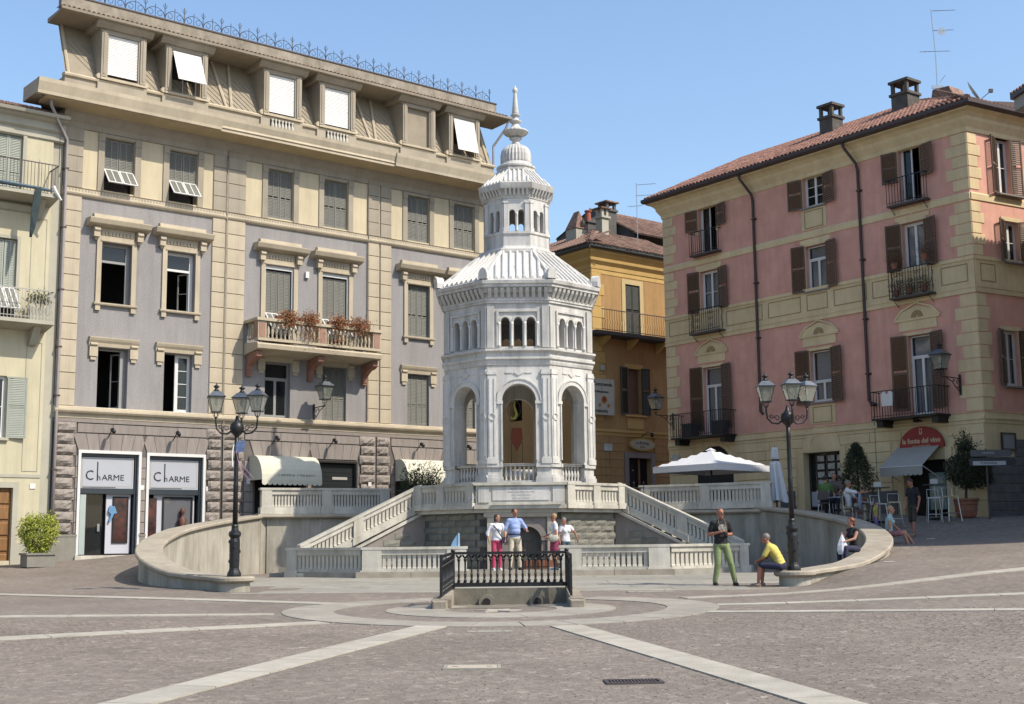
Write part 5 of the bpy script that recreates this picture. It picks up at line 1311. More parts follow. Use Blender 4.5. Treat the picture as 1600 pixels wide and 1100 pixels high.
# balcony plants: dry reddish
def leaves(n,fn,size,m,rng,up=0.0,narrow=.45):
    mb=MB()
    for k in range(n):
        p=Vector(fn(rng)); a=Vector((rng.gauss(0,1),rng.gauss(0,1),rng.gauss(0,1)+up)).normalized(); b=a.orthogonal().normalized(); b.rotate(Matrix.Rotation(rng.uniform(0,6.28),3,a)); s=size*rng.uniform(.6,1.35)
        c=a.cross(b)*.18*s
        mb.add([p-b*s*narrow*.5, p+a*s*.5+c, p+b*s*narrow*.5+a*s*.1, p+a*s],[(0,1,3,2)])
    return mb
rng=random.Random(33)
for i,(cx,wd,l) in enumerate(((7.95,.42,'left'),(8.85,.40,'left'),(10.05,.38,'right'),(10.95,.48,'right'))):
    lab=['dry red brown trailing plant on the balcony, leftmost of the four clumps','dry red brown trailing plant hanging below the balcony rail, second clump from the left','dry red brown trailing plant spilling far down the balcony, third clump from the left','dry red brown bushy plant on the balcony, rightmost of the four clumps'][i]
    t=thing('balcony_plant',lab,'plant',on_f1(cx,-.95,9.56),F1A,'dry plants along the palazzo balcony rail')
    drop=.70 if i in(1,2) else .32
    part('foliage',leaves(850,lambda r:(r.gauss(0,wd*.44),-.12+r.gauss(0,.13)-.05,(.12+r.gauss(0,.11)) if r.random()<.7 else -r.random()*drop),.11,leaf_dry,rng,.2,.3),None,t).data.materials.append(leaf_dry)
    part('planter_box',MB().box(-wd,wd,-.12,.08,0,.13),terracotta,t)
def extrm(prof,x0,x1,k0,k1):
    "profile swept along x with mitred ends"
    mb=MB(); n=len(prof)
    mb.add([(x0-k0*max(0,-y),y,z) for y,z in prof]+[(x1+k1*max(0,-y),y,z) for y,z in prof],[(i,(i+1)%n,n+(i+1)%n,n+i) for i in range(n)])
    mb.add([(x0-k0*max(0,-y),y,z) for y,z in prof],[tuple(range(n))[::-1]]); mb.add([(x1+k1*max(0,-y),y,z) for y,z in prof],[tuple(range(n))]); return mb
# ------------------------------------------------------------------ roof tiles
def roof_tiles(root, x0,x1,L,pitch,y0,z0,m,maxparts=300,tw=.20,tl=.36,rng=None,clip=None,name='roof_tile',partrows=99):
    "curved clay tiles on a slope rising towards +y; the nearest 300 are parts, the rest one joined piece"
    rng=rng or random.Random(4)
    cp_,sp2=math.cos(pitch),math.sin(pitch)
    def cover_(): 
        mb=MB(); n=4
        for yy,rr,dz in ((0,.075,.012),(tl+.04,.062,.0)):
            for k in range(n+1):
                a=math.pi*k/n; mb.v.append((rr*math.cos(a),yy,rr*math.sin(a)*.85+dz))
        for k in range(n): mb.f.append((k,k+1,n+1+k+1,n+1+k))
        for yy,rr in ((0,.055),): 
            o=len(mb.v)
            for k in range(n+1):
                a=math.pi*k/n; mb.v.append((rr*math.cos(a),yy,rr*math.sin(a)*.85))
            for k in range(n): mb.f.append((k+1,k,o+k,o+k+1))
        return mb
    base=cover_(); bm_=base.mesh(name,m,fix=False)
    rows=int(L/tl)+1; cols=int((x1-x0)/tw); allp=[]
    for r in range(rows):
        for c in range(cols):
            x=x0+tw*(c+.5); d=tl*r
            if clip and not clip(x,d): continue
            allp.append((d,x,rng.uniform(-.012,.012),rng.uniform(-.06,.06),rng.uniform(-.02,.02)))
    stuff=MB(); 
    for i,(d,x,jx,ja,jd) in enumerate(allp):
        dd=d+jd; P=(x+jx,y0+dd*cp_,z0+dd*sp2)
        if i<maxparts: link(name,bm_,root,P,(pitch+.015,0,ja*.6))
        else:
            s=len(stuff.v); stuff.add(base.v,base.f); stuff.xf(Matrix.Translation(P)@Matrix.Rotation(ja*.6,4,'Z')@Matrix.Rotation(pitch+.015,4,'X'),s)
    if stuff.v: o=part(name+'_field',stuff,m,root,fix=False); kind(o,'stuff')
def balcony_iron(B,u,w,z,d,h,style='plain',consoles=True):
    "iron balcony whose floor is at z; returns nothing"
    part('balcony_floor',MB().box(u-w/2,u+w/2,-d,0,z-.07,z),iron_rust if style!='dark' else iron,B)
    part('balcony_rail',MB().box(u-w/2,u+w/2,-d,-d+.03,z+h-.03,z+h).box(u-w/2,u-w/2+.03,-d+.03,0,z+h-.03,z+h).box(u+w/2-.03,u+w/2,-d+.03,0,z+h-.03,z+h)
         .box(u-w/2,u+w/2,-d+.002,-d+.022,z+.06,z+.08),iron,B)
    n=max(6,int(w/.115)); bar=MB().box(-.008,.008,-.008,.008,0,h-.03).mesh('balcony_bar',iron)
    for k in range(n+1): link('balcony_bar',bar,B,(u-w/2+.01+(w-.02)*k/n,-d+.012,z))
    m=max(2,int(d/.14))
    for k in range(1,m):
        for s in (-1,1): link('balcony_bar',bar,B,(u+s*(w/2-.012),-d+d*k/m,z))
    if style=='scroll':
        for s in (-1,1):
            for zz in (.22,.52,.78):
                for t in (-1,1):
                    part('scroll',MB().tube([(u+s*w*.22+t*.075+.062*math.cos(a*.8)*(1-a*.06),-d+.012,z+h*zz+.07*math.sin(a*.8)*(1-a*.06)) for a in range(9)],.011,4),iron,B)
        for s in (-1,1): part('side_scroll',MB().tube([(u+s*(w/2-.012),-d*.5+.06*math.sin(a*1.2),z+.1+a*.09) for a in range(9)],.012,4),iron,B)
    if consoles=='rod':
        for s in (-1,1): part('stay_rod',MB().tube([(u+s*(w/2-.12),-d+.05,z-.07),(u+s*(w/2-.12),-.02,z-.33)],.015,4),iron,B)
    elif consoles:
        for s in (-1,1): part('console',MB().plate([(u+s*(w/2-.22)-.14,z-.07),(u+s*(w/2-.22)+.14,z-.07),(u+s*(w/2-.22)+.12,z-.30),(u+s*(w/2-.22)-.12,z-.30)],-d*.8,0),iron,B)
def open_shutters(B,u,z0,z1,w,m,ang=14,y=-.03,lw=None,**k):
    lw=lw or w/2+.10; h=z1-z0
    me=leaf_mesh(lw,h,m,fr=.06,slat=.075,mid=.5,t=.04,**k)
    link('shutter',me,B,(u-w/2-.02,y,z0),(0,0,R(180+ang))); link('shutter',me,B,(u+w/2+.02,y,z0),(0,0,R(-ang)))
# ------------------------------------------------------------------ pink house
F2B=0.6433
WF2=15.05; F2X,F2Y=15.624,43.0
A2=-(math.pi/2-F2B)                      # local x runs along the front towards the near corner
ox,oy=F2X-math.sin(F2B)*WF2, F2Y+math.cos(F2B)*WF2
F2=thing('pink_house','pink four-storey house with yellow corner stones, brown shutters and iron balconies','building',(ox,oy,0),A2)
def f2(name,mb,m,loc=(0,0,0),rot=(0,0,0),**k): return part(name,mb,m,F2,loc,rot,**k)
def ux(u): return WF2+u
C=[ux(-12.38),ux(-6.74),ux(-2.36)]; ww=[1.04,.98,.92]
holes=[]
for i,(c,w) in enumerate(zip(C,ww)):
    holes+= [(c-w/2,c+w/2,13.35 if i!=1 else 14.12,15.50 if i!=1 else 15.38),(c-w/2,c+w/2,10.02 if i!=1 else 10.87,12.62),(c-w/2,c+w/2,5.75 if i!=1 else 6.62,8.58)]
f2('front_wall',MB().wall(0,WF2,5.6,15.75,holes,.32),pink)
gh=[(ux(-7.72),ux(-6.0),2.4,4.74),(ux(-3.25),ux(-1.55),2.25,4.2)]
f2('ground_wall',MB().wall(0,WF2,1.6,5.6,gh,.38),yel)
# arched doorway under the left balcony, dark
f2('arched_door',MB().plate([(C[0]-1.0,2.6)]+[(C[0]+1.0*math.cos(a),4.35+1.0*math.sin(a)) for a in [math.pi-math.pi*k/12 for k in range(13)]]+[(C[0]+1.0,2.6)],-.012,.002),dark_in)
f2('door_archivolt',MB().archband(C[0],4.35,1.0,1.18,-.05,.0,14),yel)
# side face towards the far right street, at its own angle
angS=R(59.8); sdx,sdy=math.sin(angS),math.cos(angS)
LS=9.0; AS=math.pi/2-angS
SIDE_ROT=AS-A2
def sloc(x,y,z): return tuple(Vector((WF2,0,0))+Matrix.Rotation(SIDE_ROT,3,'Z')@Vector((x,y,z)))
def f2s(name,mb,m,**k): return part(name,mb,m,F2,(WF2,0,0),(0,0,SIDE_ROT),**k)
sc=[(1.14,2.30,13.05,15.45),(1.14,2.42,10.9,12.36),(.95,2.1,6.55,8.55),(4.9,5.9,13.3,15.3),(4.9,5.9,10.6,12.4),(4.9,5.9,6.6,8.5)]
sh_=[(1.42,2.15,13.3,15.3),(1.62,2.35,10.92,12.36),(1.22,1.95,6.6,8.5),(5.2,6.0,13.3,15.3),(5.2,6.0,10.9,12.4),(5.2,6.0,6.6,8.5)]
f2s('side_wall',MB().wall(0,LS,5.5,15.75,sh_,.30),pink)
f2s('side_ground_wall',MB().wall(0,LS,1.4,5.5,[],.1),yel)
graff=mat('grey_stone_facing',(.11,.11,.115),.95,.2,3,.6,14,rnd=.08,col2=(.18,.18,.18))
rng=random.Random(77)
for j in range(11):                                       # stone facing on the side street ground floor
    z=1.5+.30*j; x=(.0 if j%2 else -.0)
    while x<7.6:
        w=rng.uniform(.5,.95)
        if not (x<.9 and z>4.0): f2s('facing_stone',MB().block(x+.006,x+w-.006,-.045,0,z+.005,z+.295,.015),graff)
        x+=w
# bulk: back walls so that nothing shows through
cN=Vector((WF2,0,0))+Matrix.Rotation(SIDE_ROT,3,'Z')@Vector((LS,0,0))
bk=MB(); D_=10.5
P4=[(0,0),(WF2,0),(cN.x,cN.y),(cN.x-2,D_+.0),(0,D_)]
bk.add([(0,0,1.5),(0,D_,1.5),(0,D_,16.1),(0,0,16.1)],[(3,2,1,0)]); bk.add([(0,D_,1.5),(cN.x-2,D_,1.5),(cN.x-2,D_,16.1),(0,D_,16.1)],[(0,1,2,3)]); bk.add([(cN.x-2,D_,1.5),(cN.x,cN.y,1.5),(cN.x,cN.y,16.1),(cN.x-2,D_,16.1)],[(0,1,2,3)])
f2('rear_walls',bk,pink,fix=False)
for z in (9.2,12.9,5.5): f2('inner_floor',MB().prism([(.1,.34),(WF2-.4,.34),(cN.x-2.5,3.5),(cN.x-2.6,D_-.2),(.1,D_-.2)],z-.05,z),dark_in)
f2('inner_wall',MB().box(.2,WF2-.5,2.0,2.1,1.8,16),dark_in)
# corner stones, both edges and the side return
def quoins(fn,x,dirn,z0,z1,n,wa=.82,wb=.62,skip=None,pr=.022):
    h=(z1-z0)/n
    for k in range(n):
        w=wa if k%2 else wb; a,b=sorted((x,x+dirn*w)); z=z0+k*h
        fn('corner_stone',MB().block(a,b,-pr,0,z+.012,z+h-.012,.012),yel)
qs=((5.72,9.70,9),(11.0,12.88,5),(13.28,15.30,5))
for z0,z1,n in qs:
    quoins(f2,WF2,-1,z0,z1,n,.86,.62); quoins(f2,0,1,z0,z1,n,.80,.60); quoins(f2s,0,1,z0,z1,n,.62,.46)
# bands
f2('band_low',MB().extr([(0,5.30),(-.03,5.31),(-.03,5.42),(-.07,5.44),(-.07,5.52),(-.03,5.54),(-.03,5.66),(-.06,5.68),(0,5.70)],0,WF2+.05),yel); f2s('band_low',MB().extr([(0,5.30),(-.03,5.31),(-.03,5.42),(-.07,5.44),(-.07,5.52),(-.03,5.54),(-.03,5.66),(-.06,5.68),(0,5.70)],0,LS),yel)
f2('band_mid',MB().box(0,WF2,-.025,0,9.72,10.98),yel); f2s('band_mid',MB().box(0.02,LS,-.025,0,9.72,10.98),yel)
for z,hh,pr in ((9.72,.10,.05),(9.90,.06,.045),(10.86,.12,.06)):
    f2('band_moulding',MB().box(-.02,WF2+.02,-pr,-.0255,z,z+hh),yel); f2s('band_moulding',MB().box(.05,LS,-pr,-.0255,z,z+hh),yel)
f2('band_high',MB().extr([(0,12.92),(-.035,12.93),(-.045,13.14),(0,13.2)],0,WF2),yel); f2s('band_high',MB().extr([(0,12.92),(-.035,12.93),(-.045,13.14),(0,13.2)],0.02,LS),yel)
def panel(fn,a,b,z0,z1,y=-.026):
    t=.03
    fn('panel_frame',MB().box(a,b,y-.012,y-.0005,z0,z0+t).box(a,b,y-.012,y-.0005,z1-t,z1).box(a,a+t,y-.012,y-.0005,z0+t,z1-t).box(b-t,b,y-.012,y-.0005,z0+t,z1-t),yel_line)
for a,b in ((.25,1.75),(3.6,5.55),(5.85,7.5),(7.8,8.8),(9.1,10.6),(10.85,11.6),(13.75,14.8)): panel(f2,a,b,10.12,10.74)
panel(f2s,.25,1.0,10.12,10.74)
for a,b,z0,z1 in ((C[1]-.45,C[1]+.45,13.30,13.98),(C[1]-.45,C[1]+.45,5.85,6.45)):
    f2('sill_panel',MB().box(a-.15,b+.15,-.022,0,z0-.05,z1+.07),yel); panel(f2,a,b,z0,z1,-.023)
# window heads
def head(fn,c,w,z,ped=False,y=0):
    fn('window_trim',MB().box(c-w/2-.13,c-w/2,-.03,0,z-2.0 if ped else z-1.9,z).box(c+w/2,c+w/2+.13,-.03,0,z-2.0 if ped else z-1.9,z).box(c-w/2-.13,c+w/2+.13,-.03,0,z,z+.10),yel)
    if ped:
        fn('frieze_panel',MB().box(c-.78,c+.78,-.035,0,z+.18,z+.52),yel); fn('head_cornice',MB().box(c-.92,c+.92,-.07,0,z+.522,z+.60),yel)
        fn('pediment',MB().plate([(c-.90,z+.602),(c+.90,z+.602),(c+.62,z+.86),(c,z+1.05),(c-.62,z+.86)],-.03,0),yel)
        fn('pediment_shell',MB().archband(c,z+.62,.06,.24,-.055,-.0305,8,0,math.pi),yel_line); fn('pediment_edge',MB().plate([(c-.98,z+.60),(c-.9,z+.60),(c-.60,z+.88),(c,z+1.10),(c+.60,z+.88),(c+.9,z+.60),(c+.98,z+.60),(c+.66,z+.93),(c,z+1.17),(c-.66,z+.93)],-.06,-.0305),yel)
    else:
        fn('head_block',MB().box(c-.72,c+.72,-.03,0,z+.102,z+.26),yel); fn('head_shell',MB().archband(c,z+.26,.02,.26,-.02,0,8,R(25),R(155)),yel)
for i,(c,w) in enumerate(zip(C,ww)):
    head(f2,c,w,12.62); head(f2,c,w,8.58,True)
    z=15.5 if i!=1 else 15.38
    f2('window_trim',MB().box(c-w/2-.13,c-w/2,-.03,0,z-1.3,z).box(c+w/2,c+w/2+.13,-.03,0,z-1.3,z),yel)
# openings
i=0; c,w=C[0],ww[0]
wf=casement(F2,c,13.37,15.48,w,.22,rows=1,curt=False,open_l=0,open_r=70); open_shutters(F2,c,14.38,15.28,w,shutter_brown,12,lw=.62)
open_shutters(F2,C[1],14.10,15.28,ww[1],shutter_brown,14,lw=.62); casement(F2,C[1],14.12,15.38,ww[1],.20,rows=3,curt=False)
c,w=C[2],ww[2]; casement(F2,c,13.37,15.48,w,.22,rows=1,curt=False,open_r=75); open_shutters(F2,c,14.15,15.28,w,shutter_brown,14,lw=.60)
casement(F2,C[0],10.04,12.60,ww[0],.20,rows=3); open_shutters(F2,C[0],10.90,12.64,ww[0],shutter_brown,12,lw=.60)
casement(F2,C[1],10.87,12.60,ww[1],.20,rows=1,transom=.72); open_shutters(F2,C[1],10.86,12.66,ww[1],shutter_brown,14,lw=.58)
casement(F2,C[2],10.04,12.60,ww[2],.20,rows=1); open_shutters(F2,C[2],10.92,12.62,ww[2],shutter_brown,15,lw=.58)
casement(F2,C[0],5.77,8.56,ww[0],.20,rows=1,transom=.74); open_shutters(F2,C[0],6.0,8.62,ww[0],shutter_brown,12,lw=.62)
casement(F2,C[1],6.62,8.56,ww[1],.20,rows=1,transom=.42); open_shutters(F2,C[1],6.55,8.62,ww[1],shutter_brown,14,lw=.60)
casement(F2,C[2],5.77,8.56,ww[2],.20,rows=1,transom=.74); open_shutters(F2,C[2],5.95,8.60,ww[2],shutter_brown,15,lw=.60)
for z in (12.6,8.56,15.36): pass
for z,h in ((6.62,0),(10.87,0),(14.12,0)): f2('window_sill',MB().box(C[1]-.62,C[1]+.62,-.09,.2,z-.06,z-.002),stone_block)
balcony_iron(F2,C[0],1.55,13.33,.34,.95,'plain',False); balcony_iron(F2,C[2],1.60,13.30,.34,.95,'plain','rod')
balcony_iron(F2,C[0],1.72,10.02,.40,.95,'scroll','rod'); balcony_iron(F2,C[2],1.68,9.95,.42,.98,'scroll','rod')
balcony_iron(F2,C[0]-.22,3.0,5.72,.80,.98,'dark',True); balcony_iron(F2,C[2]-.22,2.70,5.70,.80,.96,'dark',True)
# side windows
for j,(a,b,z0,z1) in enumerate(sh_):
    w=b-a; c=(a+b)/2
    o=casement(F2,0,z0,z1,w,0,rows=2,curt=(j==2)); o.location=sloc(c-w/2,.18,z0); o.rotation_euler=(0,0,SIDE_ROT)
    lw=.42; me=leaf_mesh(lw,z1-z0+.05,shutter_brown,fr=.05,slat=.075,mid=.5,t=.04)
    link('shutter',me,F2,sloc(a-.02,-.03,z0-.03),(0,0,SIDE_ROT+R(180+20))); link('shutter',me,F2,sloc(b+.02,-.03,z0-.03),(0,0,SIDE_ROT+R(-20)))
    f2s('window_trim',MB().box(a-.16,a-.0,-.03,0,z0,z1).box(b,b+.16,-.03,0,z0,z1).box(a-.16,b+.16,-.03,0,z1,z1+.14),yel)
    f2s('window_sill',MB().box(a-.15,b+.5,-.22,0,z0-.08,z0-.03),stone_block)
# eaves cornice, front and side
pr=[(0,15.30),(-.04,15.32),(-.06,15.46),(-.16,15.62),(-.20,15.68),(-.22,15.80),(-.34,15.92),(-.50,15.98),(-.50,16.12),(.2,16.15),(.2,15.3)]
KM=.889
f2('eaves_cornice',extrm(pr,0,WF2,1.0,KM),yel); f2s('eaves_cornice',extrm(pr,0,LS+.2,KM,0),yel)
gq=[(-.50,16.02),(-.60,16.03),(-.66,16.10),(-.66,16.22),(-.50,16.20)]
f2('gutter',extrm(gq,0,WF2,1.0,KM),gutter); f2s('gutter',extrm(gq,0,LS+.3,KM,0),gutter)
PT=R(26.5); 
bed=MB(); L=4.7
bed.add([(-.5,-.5,16.17),(WF2+.5,-.5,16.17),(WF2-4.4,-.5+L*math.cos(PT),16.17+L*math.sin(PT)),(1.2,-.5+L*math.cos(PT),16.17+L*math.sin(PT))],[(0,1,2,3)])
f2('roof_bed',bed,tile_bed,fix=False)
sb=MB(); rz=16.17+L*math.sin(PT)
A_=Vector(sloc(LS+.2,-.5,16.17)); 
sb.add([(WF2+.5,-.5,16.165),tuple(A_),(WF2-.5,9.5,rz),(WF2-4.4,-.5+L*math.cos(PT),rz)],[(0,1,2,3)]); f2('roof_bed',sb,tile_bed,fix=False)
bb=MB(); bb.add([(1.2,-.5+L*math.cos(PT),rz),(WF2-4.4,-.5+L*math.cos(PT),rz),(WF2-.5,9.5,rz),(cN.x-2,D_,16),(0,D_,16),(-.5,-.5,16.17)],[(0,1,2,3,4,5)]); f2('roof_bed',bb,tile_bed,fix=False)
roof_tiles(F2,-.5,WF2+.45,L,PT,-.62,16.22,tile,clip=lambda x,d: x<WF2+.5-d*1.04 and x>-.5+d*.36)
ST=thing('tile_verge','row of dark clay tiles along the side street eave of the pink house','roof edge',(0,0,0))
bpy.data.objects.remove(ST)
vt=MB(); n=5
for k in range(n+1):
    a=math.pi*k/n
    vt.v.append((.08*math.cos(a),0,.075*math.sin(a)))
for k in range(n+1):
    a=math.pi*k/n; vt.v.append((.07*math.cos(a),1.6*math.cos(PT),.065*math.sin(a)+1.6*math.sin(PT)))
for k in range(n): vt.f.append((k,k+1,n+1+k+1,n+1+k))
vt.f.append(tuple(range(n+1)))
vt=vt.mesh('verge_tile',tile_old,fix=False)
for k in range(int(LS/.2)): link('verge_tile',vt,F2,sloc(-.35+.2*k,-.62,16.22),(0,0,SIDE_ROT))
hp=MB(); 
for k in range(12):
    t0,t1=k/12,(k+1)/12+.02
    a=Vector((WF2+.5,-.58,16.25)); b=Vector((WF2-4.4,-.5+L*math.cos(PT),rz+.06))
    p=a+(b-a)*t0; q=a+(b-a)*t1; f2('ridge_tile',MB().tube([tuple(p),tuple(q)],[.13,.11],7),tile)
# downpipes
for u_,z0 in ((ux(-9.75),6.4),(ux(-4.55),6.35)):
    f2('downpipe',MB().tube([(u_-.25,-.58,16.05),(u_-.22,-.55,15.85),(u_,-.16,15.25),(u_,-.08,15.0),(u_,-.08,z0+.1),(u_+.12,-.09,z0)],.055,8),gutter,smooth=True)
    for z in (14.2,11.6,9.4,7.4): f2('pipe_clip',MB().box(u_-.07,u_+.12,-.15,0,z,z+.05),gutter)
f2('rain_head',MB().lathe([(.02,0),(.12,.03),(.13,.1),(.05,.14)],10),gutter,(ux(-4.55)+.22,-.12,6.22),smooth=True)
f2('water_pipe',MB().tube([(ux(-4.40),-.03,6.2),(ux(-4.40),-.03,2.5)],.02,5),mat('pipe_green',(.16,.26,.22),.6,.1,3))
# ground floor: rusticated courses, door surrounds
for k in range(7):
    z=2.75+.365*k
    segs=[(0.05,C[0]-1.22),(C[0]+1.22,ux(-8.12)),(ux(-5.6),ux(-3.75)),(ux(-1.1),WF2)] if z<4.6 else [(0.05,C[0]-1.22 if z<4.95 else C[0]-.6),(C[0]+1.22 if z<4.95 else C[0]+.6,ux(-7.65)),(ux(-6.0),ux(-3.3)),(ux(-1.4),WF2)]
    for a,b in segs:
        n=max(1,round((b-a)/1.55)); w=(b-a)/n; sh=0
        for q in range(n): f2('ground_block',MB().block(a+w*q+.01,a+w*(q+1)-.01,-.035,0,z+.012,z+.353,.012),yel)
for k in range(6):
    z=4.02+.21*k
f2s('street_plaque',MB().block(.75,1.35,-.09,-.0455,4.45,4.95,.02),mat('plaque_grey',(.26,.27,.28),.6,.06,4)); f2s('plaque_frame',MB().box(.70,.749,-.11,-.046,4.4,5.0).box(1.351,1.40,-.11,-.046,4.4,5.0).box(.749,1.351,-.11,-.046,4.4,4.449).box(.749,1.351,-.11,-.046,4.951,5.0),gutter)
# second door: arch over the glazed shop window with posters
c=ux(-6.86)
f2('shop_arch',MB().archband(c,4.86,.55,.88,-.04,0,14),yel); f2('arch_panel',MB().plate([(c-.82,4.80)]+[(c+.82*math.cos(math.pi-math.pi*k/12),4.84+.62*math.sin(math.pi*k/12)) for k in range(13)]+[(c+.82,4.80)],-.025,0),yel)
f2('door_surround',MB().box(c-1.12,c-.86,-.06,0,2.2,4.75).box(c+.86,c+1.12,-.06,0,2.2,4.75).box(c-1.12,c+1.12,-.065,0,4.751,4.90),yel)
wdg=mat('window_frame_dark',(.05,.045,.04),.5,.1,4)
G=f2('shop_glazing',MB().box(c-.85,c+.85,.28,.32,2.4,4.74),glass)
fr=MB()
for x in (-.85,-.52,-.03,.45,.80): fr.box(c+x,c+x+.05,.24,.279,2.4,4.74)
for z in (2.42,3.1): fr.box(c-.8,c+.8,.245,.278,z,z+.05)
part('glazing_bars',fr,wdg,G)
paper=mat('poster_paper',(.42,.44,.40),.8,.3,5,rnd=.3)
for ix,x in enumerate((-.44,-.42+.47,.50)):
    for k in range(7):
        z=4.42-.30*k
        if ix==0 and k>3 : continue
        part('pinned_sheet',MB().box(c+x,c+x+.32,.235,.242,z,z+.21),paper,G)
part('flower_sticker',MB().lathe([(.0,0),(.16,.005),(.16,.012),(0,.014)],9),mat('sticker_mixed',(.42,.30,.06),.7,.6,14),G,(c-.10,.235,3.42),(R(90),0,0))
f2('notice_panel',MB().box(c-.78,c-.40,.235,.243,2.75,3.30),sign_grey)
f2('dark_dado',MB().box(ux(-8.95),ux(-8.2),-.05,0,2.0,3.35),mat('slate_dado',(.10,.10,.12),.8,.15,3)); f2('dado_stone',MB().box(ux(-5.6),ux(-3.6),-.055,0,2.0,3.20),graff)
# wine bar door
c=ux(-2.40)
f2('bar_doorway',MB().box(c-.84,c+.84,.30,.34,2.26,4.19),dark_in); f2('door_surround',MB().box(c-1.12,c-.86,-.06,0,2.2,4.6).box(c+.86,c+1.12,-.06,0,2.2,4.6),yel)
f2('display_case',MB().box(c+.15,c+.80,-.02,.25,2.5,3.75),mat('display_glow',(.16,.27,.27),.3,.6,3,col2=(.36,.40,.30)))
for k in range(3): f2('case_card',MB().box(c+.25,c+.7,-.035,-.021,2.75+.32*k,2.95+.32*k),paper)
f2('door_step',MB().box(c-1.0,c+1.0,-.35,.0,2.0,2.26),stone_block)
red2=mat('sign_red',(.30,.012,.016),.5,.08,3)
SG=F2
sg=f2('bar_sign',MB().plate([(c-.90,4.62)]+[(c+.90*math.cos(math.pi-math.pi*k/16),4.66+.70*math.sin(math.pi*k/16)) for k in range(17)]+[(c+.90,4.62)],-.14,-.07),red2,label='red half round shop sign reading la fonte del vino')
cream=mat('sign_cream',(.62,.50,.34),.6,.05,3)
lettering('la fonte del vino',.25,cream,sg,(c,-.143,4.86),.95,bold=.006); lettering('vini e prodotti tipici',.09,cream,sg,(c,-.143,4.69),1.0)
part('sign_emblem',MB().box(c-.06,c+.06,-.146,-.1405,5.08,5.28),cream,sg); part('emblem_glass',MB().lathe([(.03,0),(.012,.01),(.008,.06),(.035,.09),(.035,.13)],8),red2,sg,(c,-.15,5.11))
f2('sign_lamp',MB().lathe([(.05,0),(.12,.03),(.10,.12),(.02,.14)],12).box(-.02,.02,-.0,.3,.06,.1),iron,(c,-.35,5.48)); 
for z,l in ((4.9,'white'),): f2('wall_notice',MB().box(.22,.66,-.05,-.037,4.75,5.1),paper)
# chimneys
for (u_,y_,zb,zt,w_) in ((ux(-9.15)+1.35,2.6,16.9,18.95,.66),(ux(-3.4)-.75,2.5,17.0,18.85,.74)):
    s=w_/2
    ch=f2('chimney',MB().box(u_-s,u_+s,y_-s,y_+s,zb-.6,zt-.62),chim_dark); part('chimney_collar',MB().box(u_-s-.06,u_+s+.06,y_-s-.06,y_+s+.06,zt-.62,zt-.52),chim_dark,ch)
    for a in (-1,1):
        for b in (-1,1): part('chimney_pier',MB().box(u_+a*s-a*.0-(.12 if a>0 else 0),u_+a*s+(.12 if a<0 else 0),y_+b*s-(.12 if b>0 else 0),y_+b*s+(.12 if b<0 else 0),zt-.52,zt-.12),chim_dark,ch)
    part('chimney_core',MB().box(u_-.05,u_+.05,y_-.05,y_+.05,zt-.52,zt-.12),concrete,ch); part('chimney_cap',MB().box(u_-s-.07,u_+s+.07,y_-s-.07,y_+s+.07,zt-.12,zt-.02),chim_dark,ch)
f2('roof_hatch',MB().plate([(ux(-3.2),17.3),(ux(-1.9),17.3),(ux(-2.3),18.15),(ux(-3.0),18.2)],2.6,3.4),tile_old)
def on_f2(x,y,z): return tuple(Vector((ox,oy,0))+Matrix.Rotation(A2,3,'Z')@Vector((x,y,z)))
AN=thing('tv_antenna','tall thin television antenna mast with four cross arms on the pink house roof','antenna',(16.4,47.9,17.6),0)
part('mast',MB().tube([(0,0,-.6),(.03,0,2.2),(-.05,0,4.15)],.022,5),steel,AN)
for z,a,b in ((4.1,0,.85),(3.3,0,.75),(2.45,-.55,.55)):
    part('boom',MB().tube([(a,0,z),(b,0,z+.03)],.012,4),steel,AN)
    n=7
    for k in range(n): x=a+(b-a)*k/(n-1); part('element',MB().tube([(x,-.16,z-.05),(x,.16,z+.09)],.007,3),steel,AN)
part('dish_grid',MB().lathe([(.0,0),(.16,.03),(.17,.05)],10),steel,AN,(.28,0,3.25),(R(90),0,0)); part('reflector',MB().box(-.2,.25,-.02,.02,.98,1.10),steel,AN); part('side_arm',MB().tube([(0,0,1.1),(.35,0,1.5)],.012,4),steel,AN)
DS=thing('satellite_dish','white satellite dish seen edge-on behind the roof ridge of the pink house','satellite dish',(18.1,49,18.2))
part('dish',MB().lathe([(0,0),(.3,.03),(.5,.10),(.52,.12),(.3,.06),(0,.04)],20),white_paint,DS,(.05,0,.55),(0,R(62),R(-30)),smooth=True); part('dish_arm',MB().tube([(.1,0,.1),(.75,0,.62)],.018,4),steel,DS); part('receiver',MB().box(.70,.85,-.05,.05,.58,.72),iron_rust,DS); part('dish_mast',MB().tube([(0,0,-1.2),(0,0,.4)],.03,5),steel,DS)
